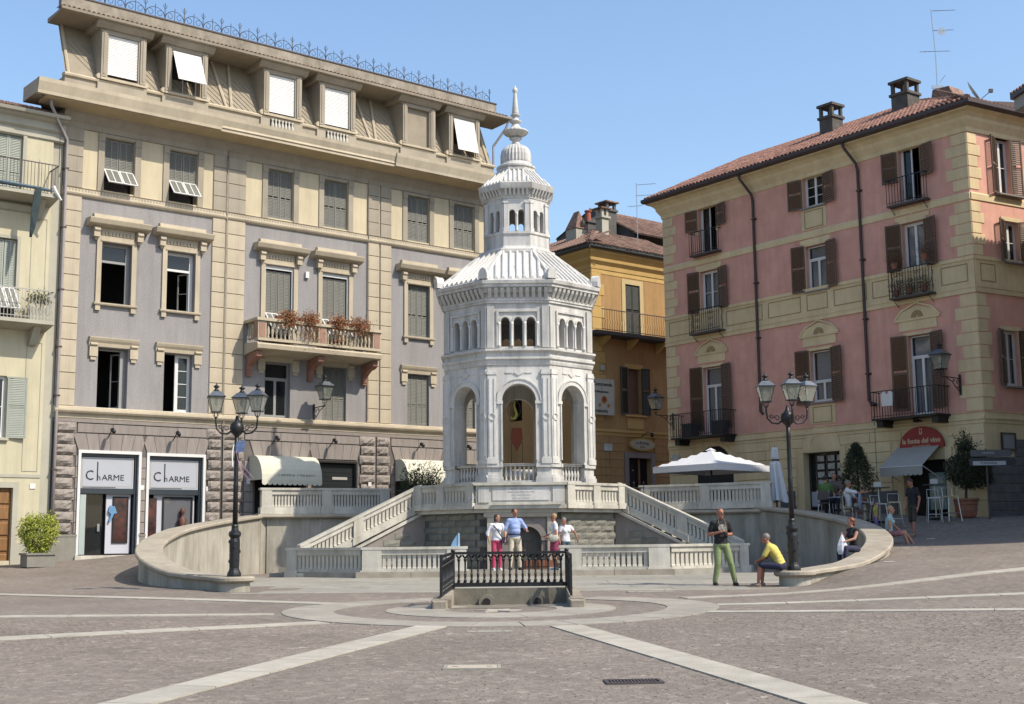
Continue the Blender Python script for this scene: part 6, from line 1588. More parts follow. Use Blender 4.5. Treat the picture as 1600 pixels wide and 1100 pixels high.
# awning of the wine bar
AW=thing('awning','grey cream striped awning on folding arms under the red half round sign','awning',on_f2(ux(-2.55),0,3.85),A2)
w=.86; o_=1.15
part('canvas',MB().add([(-w,-.08,.85),(w,-.08,.85),(w,-o_,.12),(-w,-o_,.12),(-w,-.08,.835),(w,-.08,.835),(w,-o_,.105),(-w,-o_,.105)],[(0,3,2,1),(4,5,6,7),(0,1,5,4),(1,2,6,5),(2,3,7,6),(3,0,4,7)]),canvas_grey,AW)
vm=MB(); n=9
q=[]
for k in range(n):
    for j in range(5): a=math.pi*j/4; q.append((2*w*(k+.5-.5*math.cos(a))/n-w,-.16-.06*math.sin(a)))
for (xa,za),(xb,zb) in zip(q[:-1],q[1:]):
    if xb>xa+1e-5: vm.add([(xa,-o_-.005,.12),(xb,-o_-.005,.12),(xb,-o_-.005,zb),(xa,-o_-.005,za),(xa,-o_+.004,.12),(xb,-o_+.004,.12),(xb,-o_+.004,zb),(xa,-o_+.004,za)],[(0,3,2,1),(4,5,6,7),(2,3,7,6)])
part('valance',vm,canvas_grey,AW)
for s in (-1,1): part('folding_arm',MB().tube([(s*w,-.05,-.35),(s*w,-o_,.10)],.018,5),white_paint,AW)
part('front_bar',MB().tube([(-w,-o_,.10),(w,-o_,.10)],.02,5),white_paint,AW)
# things on the balconies
t=thing('hanging_laundry','white shirt hung to dry over the rail of the first floor corner balcony','laundry',on_f2(ux(-3.2),-.83,6.1),A2)
part('shirt',MB().plate([(-.22,0),(.22,0),(.24,.45),(.12,.52),(0,.40),(-.12,.52),(-.24,.45)],-.02,.01),white_paint,t)
rng=random.Random(5)
pf=mat('leaf_flower',(.05,.09,.03),.8,.4,10,col2=(.25,.06,.04))
for i,(u_,z_,lab) in enumerate(((-3.0,10.0,'leafy potted plant at the left end of the second floor corner balcony'),(-2.45,10.0,'terracotta pot with green plant in the middle of the second floor corner balcony'),(-1.85,10.0,'terracotta pot with flowering plant at the right end of the second floor corner balcony'),(-2.9,10.95,'dark green plant box hooked on the rail of the second floor corner balcony'),(-1.65,11.05,'orange flowering plant climbing beside the right shutter of the second floor balcony'))):
    t=thing('balcony_plant',lab,'plant',on_f2(ux(u_),-.25 if i<3 else -.42,z_),A2)
    part('pot',MB().lathe([(.08,0),(.12,.2),(.135,.22),(.11,.21)],10),terracotta,t); o=part('foliage',leaves(260,lambda r:(r.gauss(0,.14),r.gauss(0,.10),.34+r.gauss(0,.13)),.07,pf,rng,.3),pf,t)
for i,(u_,lab) in enumerate(((ux(-13.0)-.3,'dark covered planter box at the left end of the first floor left balcony'),(ux(-11.6),'dark covered planter box at the right end of the first floor left balcony'))):
    t=thing('planter_box',lab,'planter',on_f2(u_,-.45,5.72),A2); part('box_body',MB().box(-.28,.28,-.2,.2,.0,.52),mat('planter_dark',(.03,.035,.04),.7,.15,6),t); part('box_rim',MB().box(-.31,.31,-.23,.23,.521,.56),iron_rust,t)
# ------------------------------------------------------------------ ochre house behind the temple
F3=thing('ochre_house','ochre yellow house with long iron balcony between the temple and the pink house','building',(3.696,59,0),F1A)
def f3(name,mb,m,loc=(0,0,0),rot=(0,0,0),**k): return part(name,mb,m,F3,loc,rot,**k)
W3=9.5
f3('front_wall',MB().wall(0,W3,2.3,14.4,[(2.15,3.10,11.03,13.55),(2.18,3.05,7.4,9.52),(2.1,3.55,2.6,5.35),(5.6,6.5,11.03,13.5),(5.6,6.5,7.4,9.5)],.3),ochre)
sd=MB(); LX=-7.5; 
# left face leaves the corner towards the back left, parallel to the pink front
rotL=R(90)+ (A2-F1A) ; rotL=(A2-F1A)
def f3l(name,mb,m,**k): return part(name,mb,m,F3,(0,0,0),(0,0,rotL),**k)
f3l('left_wall',MB().wall(-8,0,2.3,14.4,[(-3.6,-2.6,11.0,13.4),(-3.6,-2.6,7.4,9.5),(-6.4,-5.4,7.4,9.5)],.3),ochre)
pB=Matrix.Rotation(rotL,3,'Z')@Vector((-8,0,0))
bk=MB(); bk.add([(W3,0,2),(W3,8,2),(W3,8,14.6),(W3,0,14.6)],[(3,2,1,0)]); bk.add([(W3,8,2),(pB.x,max(8,pB.y),2),(pB.x,max(8,pB.y),14.6),(W3,8,14.6)],[(0,1,2,3)]); f3('rear_walls',bk,ochre,fix=False)
f3('inner_floor',MB().box(.1,W3-.1,.32,7.8,10.9,10.95),dark_in); f3('inner_wall',MB().box(.1,W3-.1,1.2,1.3,2.4,14.4),dark_in)
c3=[(0,14.05),(-.05,14.06),(-.07,14.25),(-.20,14.42),(-.22,14.55),(-.40,14.78),(-.42,14.92),(0.3,14.95),(.3,14.05)]
f3('eaves_cornice',extrm(c3,0,W3,1.0,0),ochre_trim); f3l('eaves_cornice',extrm(c3,-8,0,0,1.0),ochre_trim)
gp=[(-.42,14.90),(-.50,14.90),(-.56,14.97),(-.56,15.08),(-.42,15.06)]
gdk=mat('gutter_dark',(.04,.045,.04),.5,.1,3)
f3('gutter',extrm(gp,0,W3,.98,0),gdk); f3l('gutter',extrm(gp,-8,0,0,.98),gdk)
for k in range(14):
    z=7.0+.53*k
    if z>13.9: break
    w=.78 if k%2 else .58
    f3('corner_stone',MB().block(.0,w,-.025,0,z,z+.515,.01),ochre_trim); f3l('corner_stone',MB().block(-w,0,-.025,0,z,z+.515,.01),ochre_trim)
f3('frieze',MB().box(0,W3,-.02,0,13.85,14.049),ochre_trim)
f3('window_trim',MB().box(1.92,2.15,-.03,0,11.03,13.78).box(3.10,3.33,-.03,0,11.03,13.78).box(2.15,3.10,-.03,0,13.551,13.78),mat('trim_cream',(.58,.46,.24),.9,.06,2))
for s in (0,1): link('shutter',leaf_mesh(.465,2.5,shutter_dark,mid=.5),F3,(2.16+.475*s,.03,11.04))
f3('inner_door',MB().box(2.15,3.1,.1,.12,11.03,13.55),dark_in)
L3=mat('balcony_dark_slab',(.06,.055,.05),.9,.1,4)
f3('balcony_slab',MB().box(-.15,6.6,-.85,0,10.86,11.02),L3); f3('balcony_slab_side',MB().box(-.5,-.15,-.85,.6,10.86,11.02),L3)
n=44; bar=MB().tube([(0,0,0),(0,-.0,.30),(0,-.05,.42),(0,0,.55),(0,0,.98)],.013,4).mesh('balcony_bar',mat('iron_gilt',(.20,.135,.06),.6,.2,9))
for k in range(n+1): link('balcony_bar',bar,F3,(-.12+6.7*k/n,-.82,11.02))
f3('balcony_rail',MB().box(-.15,6.6,-.84,-.80,11.99,12.03).box(-.15,6.6,-.835,-.805,11.07,11.10),iron_rust)
for x in (.4,2.2,4.1,6.0): f3('balcony_bracket',MB().extr([(0,10.4),(-.3,10.6),(-.6,10.8),(-.6,10.858),(0,10.858)],x,x+.22),ochre_trim)
open_shutters(F3,2.62,7.35,9.58,.87,shutter_dark,6,lw=.50); f3('window_back',MB().box(2.18,3.05,.2,.22,7.4,9.52),mat('brown_blind',(.17,.10,.065),.8,.15,5))
f3('window_sill',MB().box(1.95,3.3,-.1,0,7.26,7.35),ochre_trim); f3('sill_panel',MB().box(2.1,3.15,-.03,0,6.7,7.2),ochre_trim)
f3('window_trim',MB().box(2.0,3.2,-.025,0,9.53,9.75),ochre_trim)
f3('band_course',MB().extr([(0,6.30),(-.05,6.32),(-.06,6.45),(-.12,6.5),(-.12,6.6),(0,6.62)],0,W3),ochre_trim)
f3('door_frame',MB().box(1.85,2.1,-.06,0,2.6,5.6).box(3.55,3.8,-.06,0,2.6,5.6).box(2.1,3.55,-.06,0,5.351,5.6),stone_block); f3('door_dark',MB().box(2.1,3.55,.25,.27,2.6,5.35),dark_in)
f3('door_post',MB().box(2.9,3.0,.15,.2,2.6,5.3),wood_door); f3('door_light',MB().lathe([(0,0),(.05,.03),(0,.07)],8),lamp_bulb,(2.55,.18,4.75))
for k in range(9):
    z=3.0+.37*k
    for a,b in ((0,.9),(.92,1.83),(3.82,5.2),(5.22,6.6)): 
        if not(z>5.3 and False): f3('ground_block',MB().block(a+.005,b-.005,-.03,0,z+.008,z+.362,.012),ochre if z>4.1 else graff)
sg=f3('oval_sign',MB().plate([(2.92+.85*math.cos(a*math.pi/14)*1.0,5.98+.30*math.sin(a*math.pi/14)) for a in range(28)][::-1],-.14,-.09),mat('sign_yellow',(.48,.34,.06),.6,.05,3),label='yellow edged oval sign over the ochre house door')
part('sign_face',MB().plate([(2.92+.76*math.cos(a*math.pi/14),5.98+.23*math.sin(a*math.pi/14)) for a in range(28)][::-1],-.148,-.1405),mat('sign_face_cream',(.45,.42,.32),.6,.05,3),sg)
lettering('La Bottega',.20,sign_ink,sg,(2.92,-.15,6.05),1.0); lettering('di Ilo',.15,sign_ink,sg,(2.92,-.15,5.86),1.0)
f3('sign_lamp',MB().tube([(2.92,-.09,6.35),(2.92,-.5,6.55),(3.1,-.6,6.45)],.02,5).lathe([(.03,6.3),(.10,6.36),(.06,6.5)],8,(3.12,-.6)),iron)
f3('wall_plaque',MB().box(.55,1.05,-.06,-.036,5.62,5.95),paper); f3('meter_door',MB().box(.7,1.25,-.05,-.032,3.1,3.95),dark_in); f3('junction_box',MB().box(.35,.6,-.15,-.02,9.3,9.55),pale_grey)
TS=thing('trattoria_sign','square cream trattoria sign with an orange red crest on the corner of the ochre house','sign',tuple(Vector((3.696,59,7.26))+Matrix.Rotation(F1A,3,'Z')@Vector((.1,-.3,0))),F1A)
part('board',MB().box(-.85,.87,-.03,.03,0,1.58),mat('sign_board_cream',(.48,.46,.38),.6,.05,3),TS); part('board_edge',MB().box(-.89,-.851,-.04,.04,-.04,1.62).box(.871,.91,-.04,.04,-.04,1.62).box(-.85,.87,-.04,.04,-.04,-.001).box(-.85,.87,-.04,.04,1.581,1.62),stone_beige,TS)
lettering('La Commenda',.25,sign_ink,TS,(0.02,-.035,1.36),1.0,bold=.004); lettering('a',.12,sign_ink,TS,(0.1,-.035,1.17)); lettering('la Bergamasca',.15,sign_ink,TS,(.1,-.035,1.02),1.0,bold=.003); lettering('trattoria',.24,sign_ink,TS,(.05,-.035,.14),1.0,bold=.004)
part('crest',MB().lathe([(0,0),(.19,.004),(.19,.012),(0,.014)],8),mat('crest_orange',(.42,.22,.05),.7,.4,14),TS,(.25,-.033,.66),(R(90),0,0)); part('crest_heart',MB().lathe([(0,0),(.11,.004),(.11,.008),(0,.01)],10),red2,TS,(.25,-.048,.67),(R(90),0,0))
for s in (-1,1): part('crest_figure',MB().lathe([(0,0),(.09,.004),(.09,.012),(0,.014)],7),MATS['crest_orange'],TS,(.25+s*.27,-.033,.40),(R(90),0,0))
# its roof
P3=R(27)
bed=MB(); L=3.4; zt=15.02
bed.add([(-.5,-.5,zt),(W3,-.5,zt),(W3,-.5+L*math.cos(P3),zt+L*math.sin(P3)),(2.53,-.5+L*math.cos(P3),zt+L*math.sin(P3))],[(0,1,2,3)])
q1=Matrix.Rotation(rotL,3,'Z')@Vector((-8,-.5,0)); q2=Matrix.Rotation(rotL,3,'Z')@Vector((-8,-.5+L*math.cos(P3),0))
bed.add([(-.5,-.5,zt-.01),(2.53,-.5+L*math.cos(P3),zt+L*math.sin(P3)),(q2.x,q2.y,zt+L*math.sin(P3)),(q1.x,q1.y,zt-.01)],[(0,1,2,3)])
f3('roof_bed',bed,tile_bed,fix=False)
LB=f3l('left_roof_edge',MB().box(-8,.4,-.45,-.40,zt-.03,zt+.02),gdk)
roof_tiles(LB,-7.5,.5,L,P3,-.6,zt+.05,tile_old,maxparts=120,clip=lambda x,d:x<.55-d*.89,tw=.21,tl=.38,rng=random.Random(9))
roof_tiles(F3,-.6,6.2,L,P3,-.6,zt+.05,tile_old,clip=lambda x,d:x>-.6+d*.89,tw=.21,tl=.38,rng=random.Random(8))
for k in range(14):
    a=Vector((-.55,-.55,zt+.10)); b=Vector((2.53,-.5+L*math.cos(P3),zt+L*math.sin(P3)+.1)); p=a+(b-a)*k/14; q=a+(b-a)*(k+1.15)/14; f3('hip_tile',MB().tube([tuple(p),tuple(q)],[.13,.11],7),tile_old)
vt2=MB(); n=5
for k in range(n+1): a=math.pi*k/n; vt2.v.append((.09*math.cos(a),0,.08*math.sin(a)))
for k in range(n+1): a=math.pi*k/n; vt2.v.append((.08*math.cos(a),1.6*math.cos(P3),.07*math.sin(a)+1.6*math.sin(P3)))
for k in range(n): vt2.f.append((k,k+1,n+1+k+1,n+1+k))
vt2.f.append(tuple(range(n+1))); vt2=vt2.mesh('verge_tile',tile_old,fix=False)
for k in range(38):
    p=Matrix.Rotation(rotL,3,'Z')@Vector((.45-.21*k,-.62,0)); link('verge_tile',vt2,F3,(p.x,p.y,zt+.06),(0,0,rotL))
# ------------------------------------------------------------------ rear house with gable and chimneys
RH=thing('rear_house','grey gabled house with old tiled roof and chimneys rising behind the ochre house','building',(6.3,65.0,0),F1A)
g=mat('grey_gable',(.13,.12,.11),.95,.15,2,.2,20,stain=.3)
part('house_walls',MB().plate([(0,3),(0,16.7),(0,16.7),(9,16.7),(9,3)],0,5).box(0.01,9,.01,5,16.0,16.65),g,RH)
gb=MB(); gb.add([(0,0,16.4),(0,6,16.4),(0,6,18.0),(0,3.2,19.0),(0,0,17.2)],[(0,1,2,3,4)]); gb.add([(.3,0,16.4),(.3,6,16.4),(.3,6,18.0),(.3,3.2,19.0),(.3,0,17.2)],[(4,3,2,1,0)]); gb.add([(0,0,17.2),(0,3.2,19.0),(.3,3.2,19.0),(.3,0,17.2)],[(0,1,2,3)]); gb.add([(0,0,16.4),(0,0,17.2),(.3,0,17.2),(.3,0,16.4)],[(0,1,2,3)]); part('gable_wall',gb,g,RH,fix=False)
pt=math.atan2(1.8,3.2); part('roof_bed',MB().add([(-.1,-.3,17.0),(9,-.3,17.0),(9,3.2,19.02),(-.1,3.2,19.02)],[(0,1,2,3)]).add([(-.1,3.2,19.02),(9,3.2,19.02),(9,6,17.9),(-.1,6,17.9)],[(0,1,2,3)]),tile_bed,RH,fix=False)
roof_tiles(RH,-.1,6,4.1,pt,-.4,17.0,tile_old,maxparts=200,tw=.23,tl=.42,rng=random.Random(18))
def chimney(px,py,z0,z1,w,m,label,kind_,cap=tile_old):
    t=thing('chimney',label,'chimney',(px,py,z0),F1A); h=z1-z0; s=w/2
    if kind_=='open':
        part('stack',MB().box(-s,s,-s,s,0,h-.6),m,t); part('collar',MB().box(-s-.08,s+.08,-s-.08,s+.08,h-.6,h-.5),m,t)
        for a in (-1,1):
            for b in (-1,1): x=a*(s-.07); y=b*(s-.07); part('pier',MB().box(x-.07,x+.07,y-.07,y+.07,h-.5,h-.14),m,t)
        part('cap',MB().box(-s-.12,s+.12,-s-.12,s+.12,h-.14,h-.07).box(-s*.7,s*.7,-s*.7,s*.7,h-.07,h),cap,t)
    elif kind_=='gable':
        part('stack',MB().prism([(-s,-s),(s,-s),(s,s),(-s,s)],0,h*.55),m,t); part('tile_gable',MB().add([(-s-.05,-s-.05,h*.55),(s+.05,-s-.05,h*.55),(s+.05,s,h*.55),(-s-.05,s,h*.55),(-s*.1,-s*.6,h),(s*.1,s*.6,h)],[(0,1,4),(1,2,5,4),(2,3,5),(3,0,4,5)]),tile_old,t); part('smoke_hole',MB().plate([(-.12,h*.60),(.12,h*.60),(.02,h*.82)],-s-.07,-s-.051),dark_in,t)
    else:
        part('stack',MB().box(-s,s,-s,s,0,h*.45),m,t); part('collar',MB().box(-s-.08,s+.08,-s-.08,s+.08,h*.45,h*.52),m,t); part('pot',MB().lathe([(s*.55,h*.52),(s*.45,h*.9),(s*.6,h*.92),(s*.6,h*.97),(s*.2,h)],10),brick_red,t)
chimney(3.25,62.6,15.6,17.65,.75,pale_grey,'squat grey chimney with a red tiled gable cap, leftmost on the ochre roof','gable')
chimney(3.95,64.6,16.9,18.25,.62,g,'short dark chimney with a round red clay pot behind the gabled chimney','pot')
chimney(4.50,62.3,15.0,17.8,.44,pale_grey,'tall slim pale chimney with an open cap in the middle of the roof group','open')
chimney(5.0,65.6,16.9,18.95,.66,g,'wide dark chimney with open sides, rightmost of the roof group','open')
part('firewall',MB().plate([(-2.2,14.5),(0,14.5),(0,18.6),(-.6,18.5),(-1.6,17.9),(-2.2,17.2)],1.2,1.5),g,RH,(-.02,0,0))
A3=thing('tv_antenna','thin television antenna on the ochre house roof, left of the pink house eaves','antenna',(6.22,62.3,15.6))
part('mast',MB().tube([(0,0,-.3),(0,0,3.4)],.02,5),steel,A3)
for z,a,b in ((3.3,0,.95),(2.75,-.05,1.1),(2.2,-.45,.25)):
    part('boom',MB().tube([(a,0,z),(b,0,z+.06)],.012,4),steel,A3)
    for k in range(5): x=a+(b-a)*k/4; part('element',MB().tube([(x,-.14,z-.05),(x,.14,z+.10)],.007,3),steel,A3)
# ------------------------------------------------------------------ pale house at the left edge
F0=thing('pale_house','pale yellow green house at the left edge with two iron balconies and a wooden door','building',(-14.896,42,0),F1A)
def f0(name,mb,m,loc=(0,0,0),rot=(0,0,0),**k): return part(name,mb,m,F0,loc,rot,**k)
XL=-9.0
ho=[(-2.25,-1.38,12.88,14.95),(-2.2,-1.42,8.75,11.4),(-2.2,-1.55,5.0,6.95),(-2.6,-1.22,1.15,3.42),(-5.2,-4.3,12.88,14.9),(-5.2,-4.3,8.75,11.4)]
f0('front_wall',MB().wall(XL,-.38,.4,15.1,ho,.25,y=-.10),pale_green); sw=MB(); sw.add([(-.38,-.10,.4),(-.38,9,.4),(-.38,9,15.6),(-.38,-.10,15.6)],[(0,1,2,3)]); sw.add([(XL,-.1,.4),(XL,9,.4),(XL,9,15.6),(XL,-.1,15.6)],[(3,2,1,0)]); sw.add([(XL,9,.4),(-.38,9,.4),(-.38,9,15.6),(XL,9,15.6)],[(3,2,1,0)]); f0('side_walls',sw,pale_green,fix=False)
f0('party_gap',MB().prism([(-.375,.02),(-.01,.02),(5.0,11),(-.375,9)],.4,15.3),pale_grey); f0('inner_wall',MB().box(XL+.1,-.5,.9,1.0,.5,15),dark_in)
f0('cornice',MB().extr([(-.1,14.85),(-.16,14.9),(-.16,15.12),(-.26,15.2),(-.28,15.42),(-.44,15.5),(-.46,15.62),(.2,15.64),(.2,14.85)],XL,-.05),pale_grey)
f0('gutter',MB().extr([(-.46,15.55),(-.58,15.56),(-.62,15.66),(-.46,15.68)],XL,-.02),pale_grey)
roof_tiles(F0,-4.2,-.15,2.6,R(20),-.5,15.68,tile_old,maxparts=120,rng=random.Random(12)); f0('roof_bed',MB().add([(XL,-.5,15.66),(-.2,-.5,15.66),(-.2,6,18.0),(XL,6,18.0)],[(0,1,2,3)]),tile_bed,fix=False)
for a,b,z0,z1 in ((-2.25,-1.38,12.88,14.95),):
    f0('window_trim',MB().box(a-.12,a,-.14,-.1,z0,z1).box(b,b+.12,-.14,-.1,z0,z1+.1).box(a-.12,b,-.14,-.1,z1,z1+.1),pale_grey)
    for s in (0,1): link('shutter',leaf_mesh((b-a)/2-.01,z1-z0-.02,shutter_green,mid=.33),F0,(a+s*(b-a)/2,-.02,z0+.01))
    f0('window_back',MB().box(a,b,.1,.12,z0,z1),dark_in)
a,b=-2.2,-1.42
closed_shutters(F0,(a+b)/2,8.75,11.40,b-a,-.02,shutter_green,flap=.40); f0('window_back',MB().box(a,b,.12,.14,8.75,11.4),dark_in)
f0('window_trim',MB().box(a-.10,a,-.14,-.1,8.7,11.4).box(b,b+.10,-.14,-.1,8.7,11.5).box(a-.10,b,-.14,-.1,11.401,11.5),pale_grey); f0('window_hood',MB().extr([(-.1,12.3),(-.2,12.35),(-.3,12.5),(-.1,12.52)],a-.5,b+.55),pale_grey)
for z,x0 in ((12.86,-3.4),(8.70,-3.4)):
    f0('balcony_slab',MB().extr([(-.1,z-.26),(-.8,z-.14),(-.95,z-.12),(-.95,z-.0),(-.1,z)],x0,-.42),pale_grey)
    f0('balcony_bracket',MB().extr([(-.1,z-.75),(-.25,z-.7),(-.5,z-.35),(-.7,z-.17),(-.1,z-.27)],-.95,-.72),pale_grey)
    ir=iron_rust if z>10 else mat('iron_pale',(.40,.40,.36),.6,.1,5)
    f0('balcony_rail',MB().box(x0,-.45,-.93,-.90,z+.95,z+.98).box(-.48,-.45,-.90,-.1,z+.95,z+.98).box(x0,-.45,-.925,-.905,z+.08,z+.10),ir)
    br=MB().box(-.007,.007,-.007,.007,0,.96).mesh('balcony_bar',ir)
    for k in range(27): link('balcony_bar',br,F0,(-.465-.11*k,-.915,z))
    for k in range(1,7): link('balcony_bar',br,F0,(-.465,-.915+.115*k,z))
    if z<10:
        for k in range(14): part('balcony_scroll',MB().tube([(-.55-.22*k+.07*math.cos(t*.8),-.915,z+.5+.16*math.sin(t*.8)) for t in range(9)],.008,3),ir,F0)
    else:
        f0('balcony_stay',MB().tube([(-.46,-.91,z+.95),(-.46,-.91,z+2.3)],.012,4),ir)
CL=thing('hanging_cloth','long dark green and blue cloth hanging down from the upper left balcony','cloth',on_f1(-1.0,-.98,12.95),F1A)
gc=mat('cloth_dark_green',(.02,.035,.032),.8,.3,6,col2=(.03,.055,.065))
m=MB(); pts=[(-.12,.05,.16),(-.15,-.3,.22),(-.20,-.8,.22),(-.26,-1.3,.14),(-.30,-1.62,.05)]
for i,(x,z,w) in enumerate(pts): m.v+= [(x-w*.5,-.03+.02*i,z),(x+w*.5,-.06,z),(x+w*.5,-.02,z),(x-w*.5,.03,z)]
for i in range(len(pts)-1):
    for k in range(4): m.f.append((4*i+k,4*i+4+k,4*i+4+(k+1)%4,4*i+(k+1)%4))
m.f.append((0,1,2,3)); part('cloth_fall',m,gc,CL); part('cloth_roll',MB().tube([(-2.2,0,.0),(-1.2,-.02,.04),(-.2,0,.02),(.25,0,.0)],.055,6),mat('cloth_blue',(.08,.13,.17),.8,.3,6),CL); part('white_scarf',MB().tube([(.35,0,.15),(.45,-.02,-.05),(.62,-.02,-.28)],[.07,.06,.04],6),white_paint,CL)
BP=thing('balcony_plant','sprawling dry green plant in a box on the lower left balcony corner','plant',on_f1(-.85,-.65,8.72),F1A)
part('box_body',MB().box(-.3,.3,-.14,.14,0,.42),pale_grey,BP); part('foliage',leaves(300,lambda r:(r.gauss(0,.2),r.gauss(0,.12),.55+abs(r.gauss(0,.17))),.16,mat('leaf_olive',(.16,.15,.06),.8,.3,6,rnd=.1),random.Random(4),.6,.2),MATS['leaf_olive'],BP)
casement(F0,-1.875,5.0,6.95,.65,.05,rows=2,m=white_paint,curt=False,leafs=1); link('shutter',leaf_mesh(.60,1.95,shutter_green,mid=.52),F0,(-1.53,-.13,4.98),(0,0,R(-8)))
f0('window_sill',MB().box(-2.3,-1.45,-.2,.0,4.9,4.98),pale_grey)
f0('door_surround',MB().box(-2.9,-2.6,-.14,-.1,.6,3.6).box(-1.22,-1.05,-.14,-.1,.6,3.6).box(-2.6,-1.22,-.14,-.1,3.42,3.6),pale_grey)
dr=f0('wooden_door',MB().box(-2.6,-1.22,.02,.08,.8,3.42),wood_door)
for k in range(5):
    for s in (0,1): part('door_panel',MB().block(-2.52+.68*s,-1.96+.68*s,-.02,.019,.95+.49*k,1.36+.49*k,.03),wood_door,dr)
f0('house_number',MB().box(-.70,-.52,-.125,-.101,3.40,3.56),white_paint); f0('plinth',MB().box(-1.05,-.38,-.13,-.1,.5,1.7),pale_grey); f0('band_course',MB().box(XL,-.38,-.125,-.1,3.75,3.85),pale_grey)
for a,b,z0,z1 in ((-.98,-.48,9.0,12.2),(-.98,-.48,3.95,8.1)):
    t=.02; f0('wall_moulding',MB().box(a,a+t,-.115,-.1,z0,z1).box(b-t,b,-.115,-.1,z0,z1).box(a+t,b-t,-.115,-.1,z0,z0+t).box(a+t,b-t,-.115,-.1,z1-t,z1),pale_grey)
# ------------------------------------------------------------------ house off to the right, its eave corner and shadow fall into the square
RR=thing('corner_house','pale house just outside the right edge, only its tiled eave corner showing against the sky','building',(16.95,39.5,0))
loc=(-16.95,-39.5,0); PR=[(16.95,39.5),(17.75,33.1),(29,30.5),(33,42),(25.6,44.5)]
part('walls',MB().prism(PR,0,14.9),pale_green,RR,loc)
cxr=sum(p[0] for p in PR)/5; cyr=sum(p[1] for p in PR)/5
def grow(k): return [(cxr+(x-cxr)*k,cyr+(y-cyr)*k) for x,y in PR]
part('eaves_soffit',MB().prism(grow(1.125),14.9,15.28),mat('eave_plaster',(.36,.34,.30),.9,.06,2),RR,loc); part('gutter',MB().prism(grow(1.14),15.283,15.42),gutter,RR,loc)
rf=MB(); q=grow(1.13); rf.v=[(x,y,15.42) for x,y in q]+[(cxr,cyr,19.0)]; rf.f=[(i,(i+1)%5,5) for i in range(5)]; part('roof_bed',rf,tile_bed,RR,loc)
rg=random.Random(6)
ev=MB().archband(0,0,.055,.085,0,.5,5).mesh('eave_tile',tile,fix=False)
for i in range(5):
    a=Vector(q[i]); b=Vector(q[(i+1)%5]); L_=(b-a).length; n=int(L_/.19); an=math.atan2((b-a).y,(b-a).x)
    if i in (0,4):
        for k in range(n):
            p=a+(b-a)*k/n; inw=Vector((cxr,cyr))-p; an2=math.atan2(inw.y,inw.x)-math.pi/2
            for r_ in range(3): pp=p+inw.normalized()*(.38*r_-.05); link('eave_tile',ev,RR,(pp.x-16.95,pp.y-39.5,15.42+.38*r_*.30+.02),(R(15),0,an2+rg.uniform(-.05,.05)))
for i,(z) in enumerate((5.5,9.0,12.2)):
    for y_ in (35.2,37.4): part('window_frame',MB().box(-.04,.0,-.5,.5,0,1.8),shutter_brown,RR,(17.42-(y_-36.3)*.143-16.95-.03,y_-39.5,z),(0,0,R(8)))
# ------------------------------------------------------------------ lamps on the walls
def wall_lamp(x,y,z,rot,label,out=.95):
    t=thing('wall_lamp',label,'wall lamp',(x,y,z),rot,'iron lanterns on wall brackets')
    part('wall_plate',MB().box(-.04,.04,-.03,-.002,-.55,.15),iron,t)
    part('bracket_arm',MB().tube([(0,-.02,.0),(0,-.4,.02),(0,-out,.02),(0,-out,.10)],.02,5),iron,t)
    part('bracket_brace',MB().tube([(0,-.02,-.45),(0,-.18,-.36),(0,-.45,-.12),(0,-.75,.0)],.016,5),iron,t)
    for cy_,cz,rr in ((-.16,-.12,.09),(-.36,-.08,.06),(-.12,-.30,.055)):
        part('bracket_scroll',MB().tube([(0,cy_+rr*math.cos(a*.75)*(1-.07*a),cz+rr*math.sin(a*.75)*(1-.07*a)) for a in range(11)],.012,4),iron,t)
    lantern_parts(t,0,-out,.27,1.15,0)
x,y,z=on_f1(9.67,-.0,6.55); wall_lamp(x,y,z,F1A,'iron wall lantern on the grey palazzo under the right end of the flowered balcony',.8)
x,y,z=on_f2(.32,0,6.72); wall_lamp(x,y,z,A2,'iron wall lantern on the far left corner of the pink house',1.0)
x,y,z=on_f2(ux(-.80),-.03,6.85); wall_lamp(x,y,z,A2,'iron wall lantern on the near right corner of the pink house',1.05)
# ------------------------------------------------------------------ plants
def ball(r,rx,ry,rz,cx=0,cy=0,cz=0,shell=.55):
    while True:
        v=Vector((r.uniform(-1,1),r.uniform(-1,1),r.uniform(-1,1))); l=v.length
        if shell<l<1: return (cx+v.x*rx,cy+v.y*ry,cz+v.z*rz)
rng=random.Random(101)
t=thing('potted_bamboo','bright yellow green bamboo shrub in a stone trough beside the wooden door','shrub',(-14.45,39.9,zg(-14.45,39.9)),F1A)
part('trough',MB().prism([(-.42,-.3),(.42,-.3),(.42,.3),(-.42,.3)],0,.36),plinth_stone,t); part('trough_rim',MB().prism([(-.46,-.34),(.46,-.34),(.46,.34),(-.46,.34)],.361,.42),plinth_stone,t)
def bam(r):
    c=r.random(); a=r.uniform(0,6.28); z=.35+1.12*c**.8; w=(.22+.45*math.sin(min(1,c*1.05)*math.pi*.80))*r.uniform(.5,1.05); return (w*math.cos(a)*.86,w*math.sin(a)*.8,z+r.gauss(0,.07)+(.12 if r.random()<.15 else 0))
part('foliage',leaves(3600,bam,.13,leaf_bright,rng,-.3,.22),leaf_bright,t,fix=False)
for k in range(9): a=k*.7; part('cane',MB().tube([(.12*math.cos(a),.12*math.sin(a),.3),(.3*math.cos(a),.3*math.sin(a),1.2)],.010,4),mat('cane',(.20,.22,.06),.6,.1,4),t)
t=thing('potted_tree','dark conical evergreen bush standing against the pink house between window and awning','tree',(11.7,44.4,zg(11.7,44.4)))
z0=zg(11.7,44.4); H_=4.72-z0
part('pot',MB().lathe([(.28,0),(.38,.42),(.42,.45),(.42,.52),(.36,.5)],14),terracotta,t); part('trunk',MB().tube([(0,0,.4),(.02,0,1.2),(0,0,H_*.8)],[.045,.03,.01],6),bark,t)
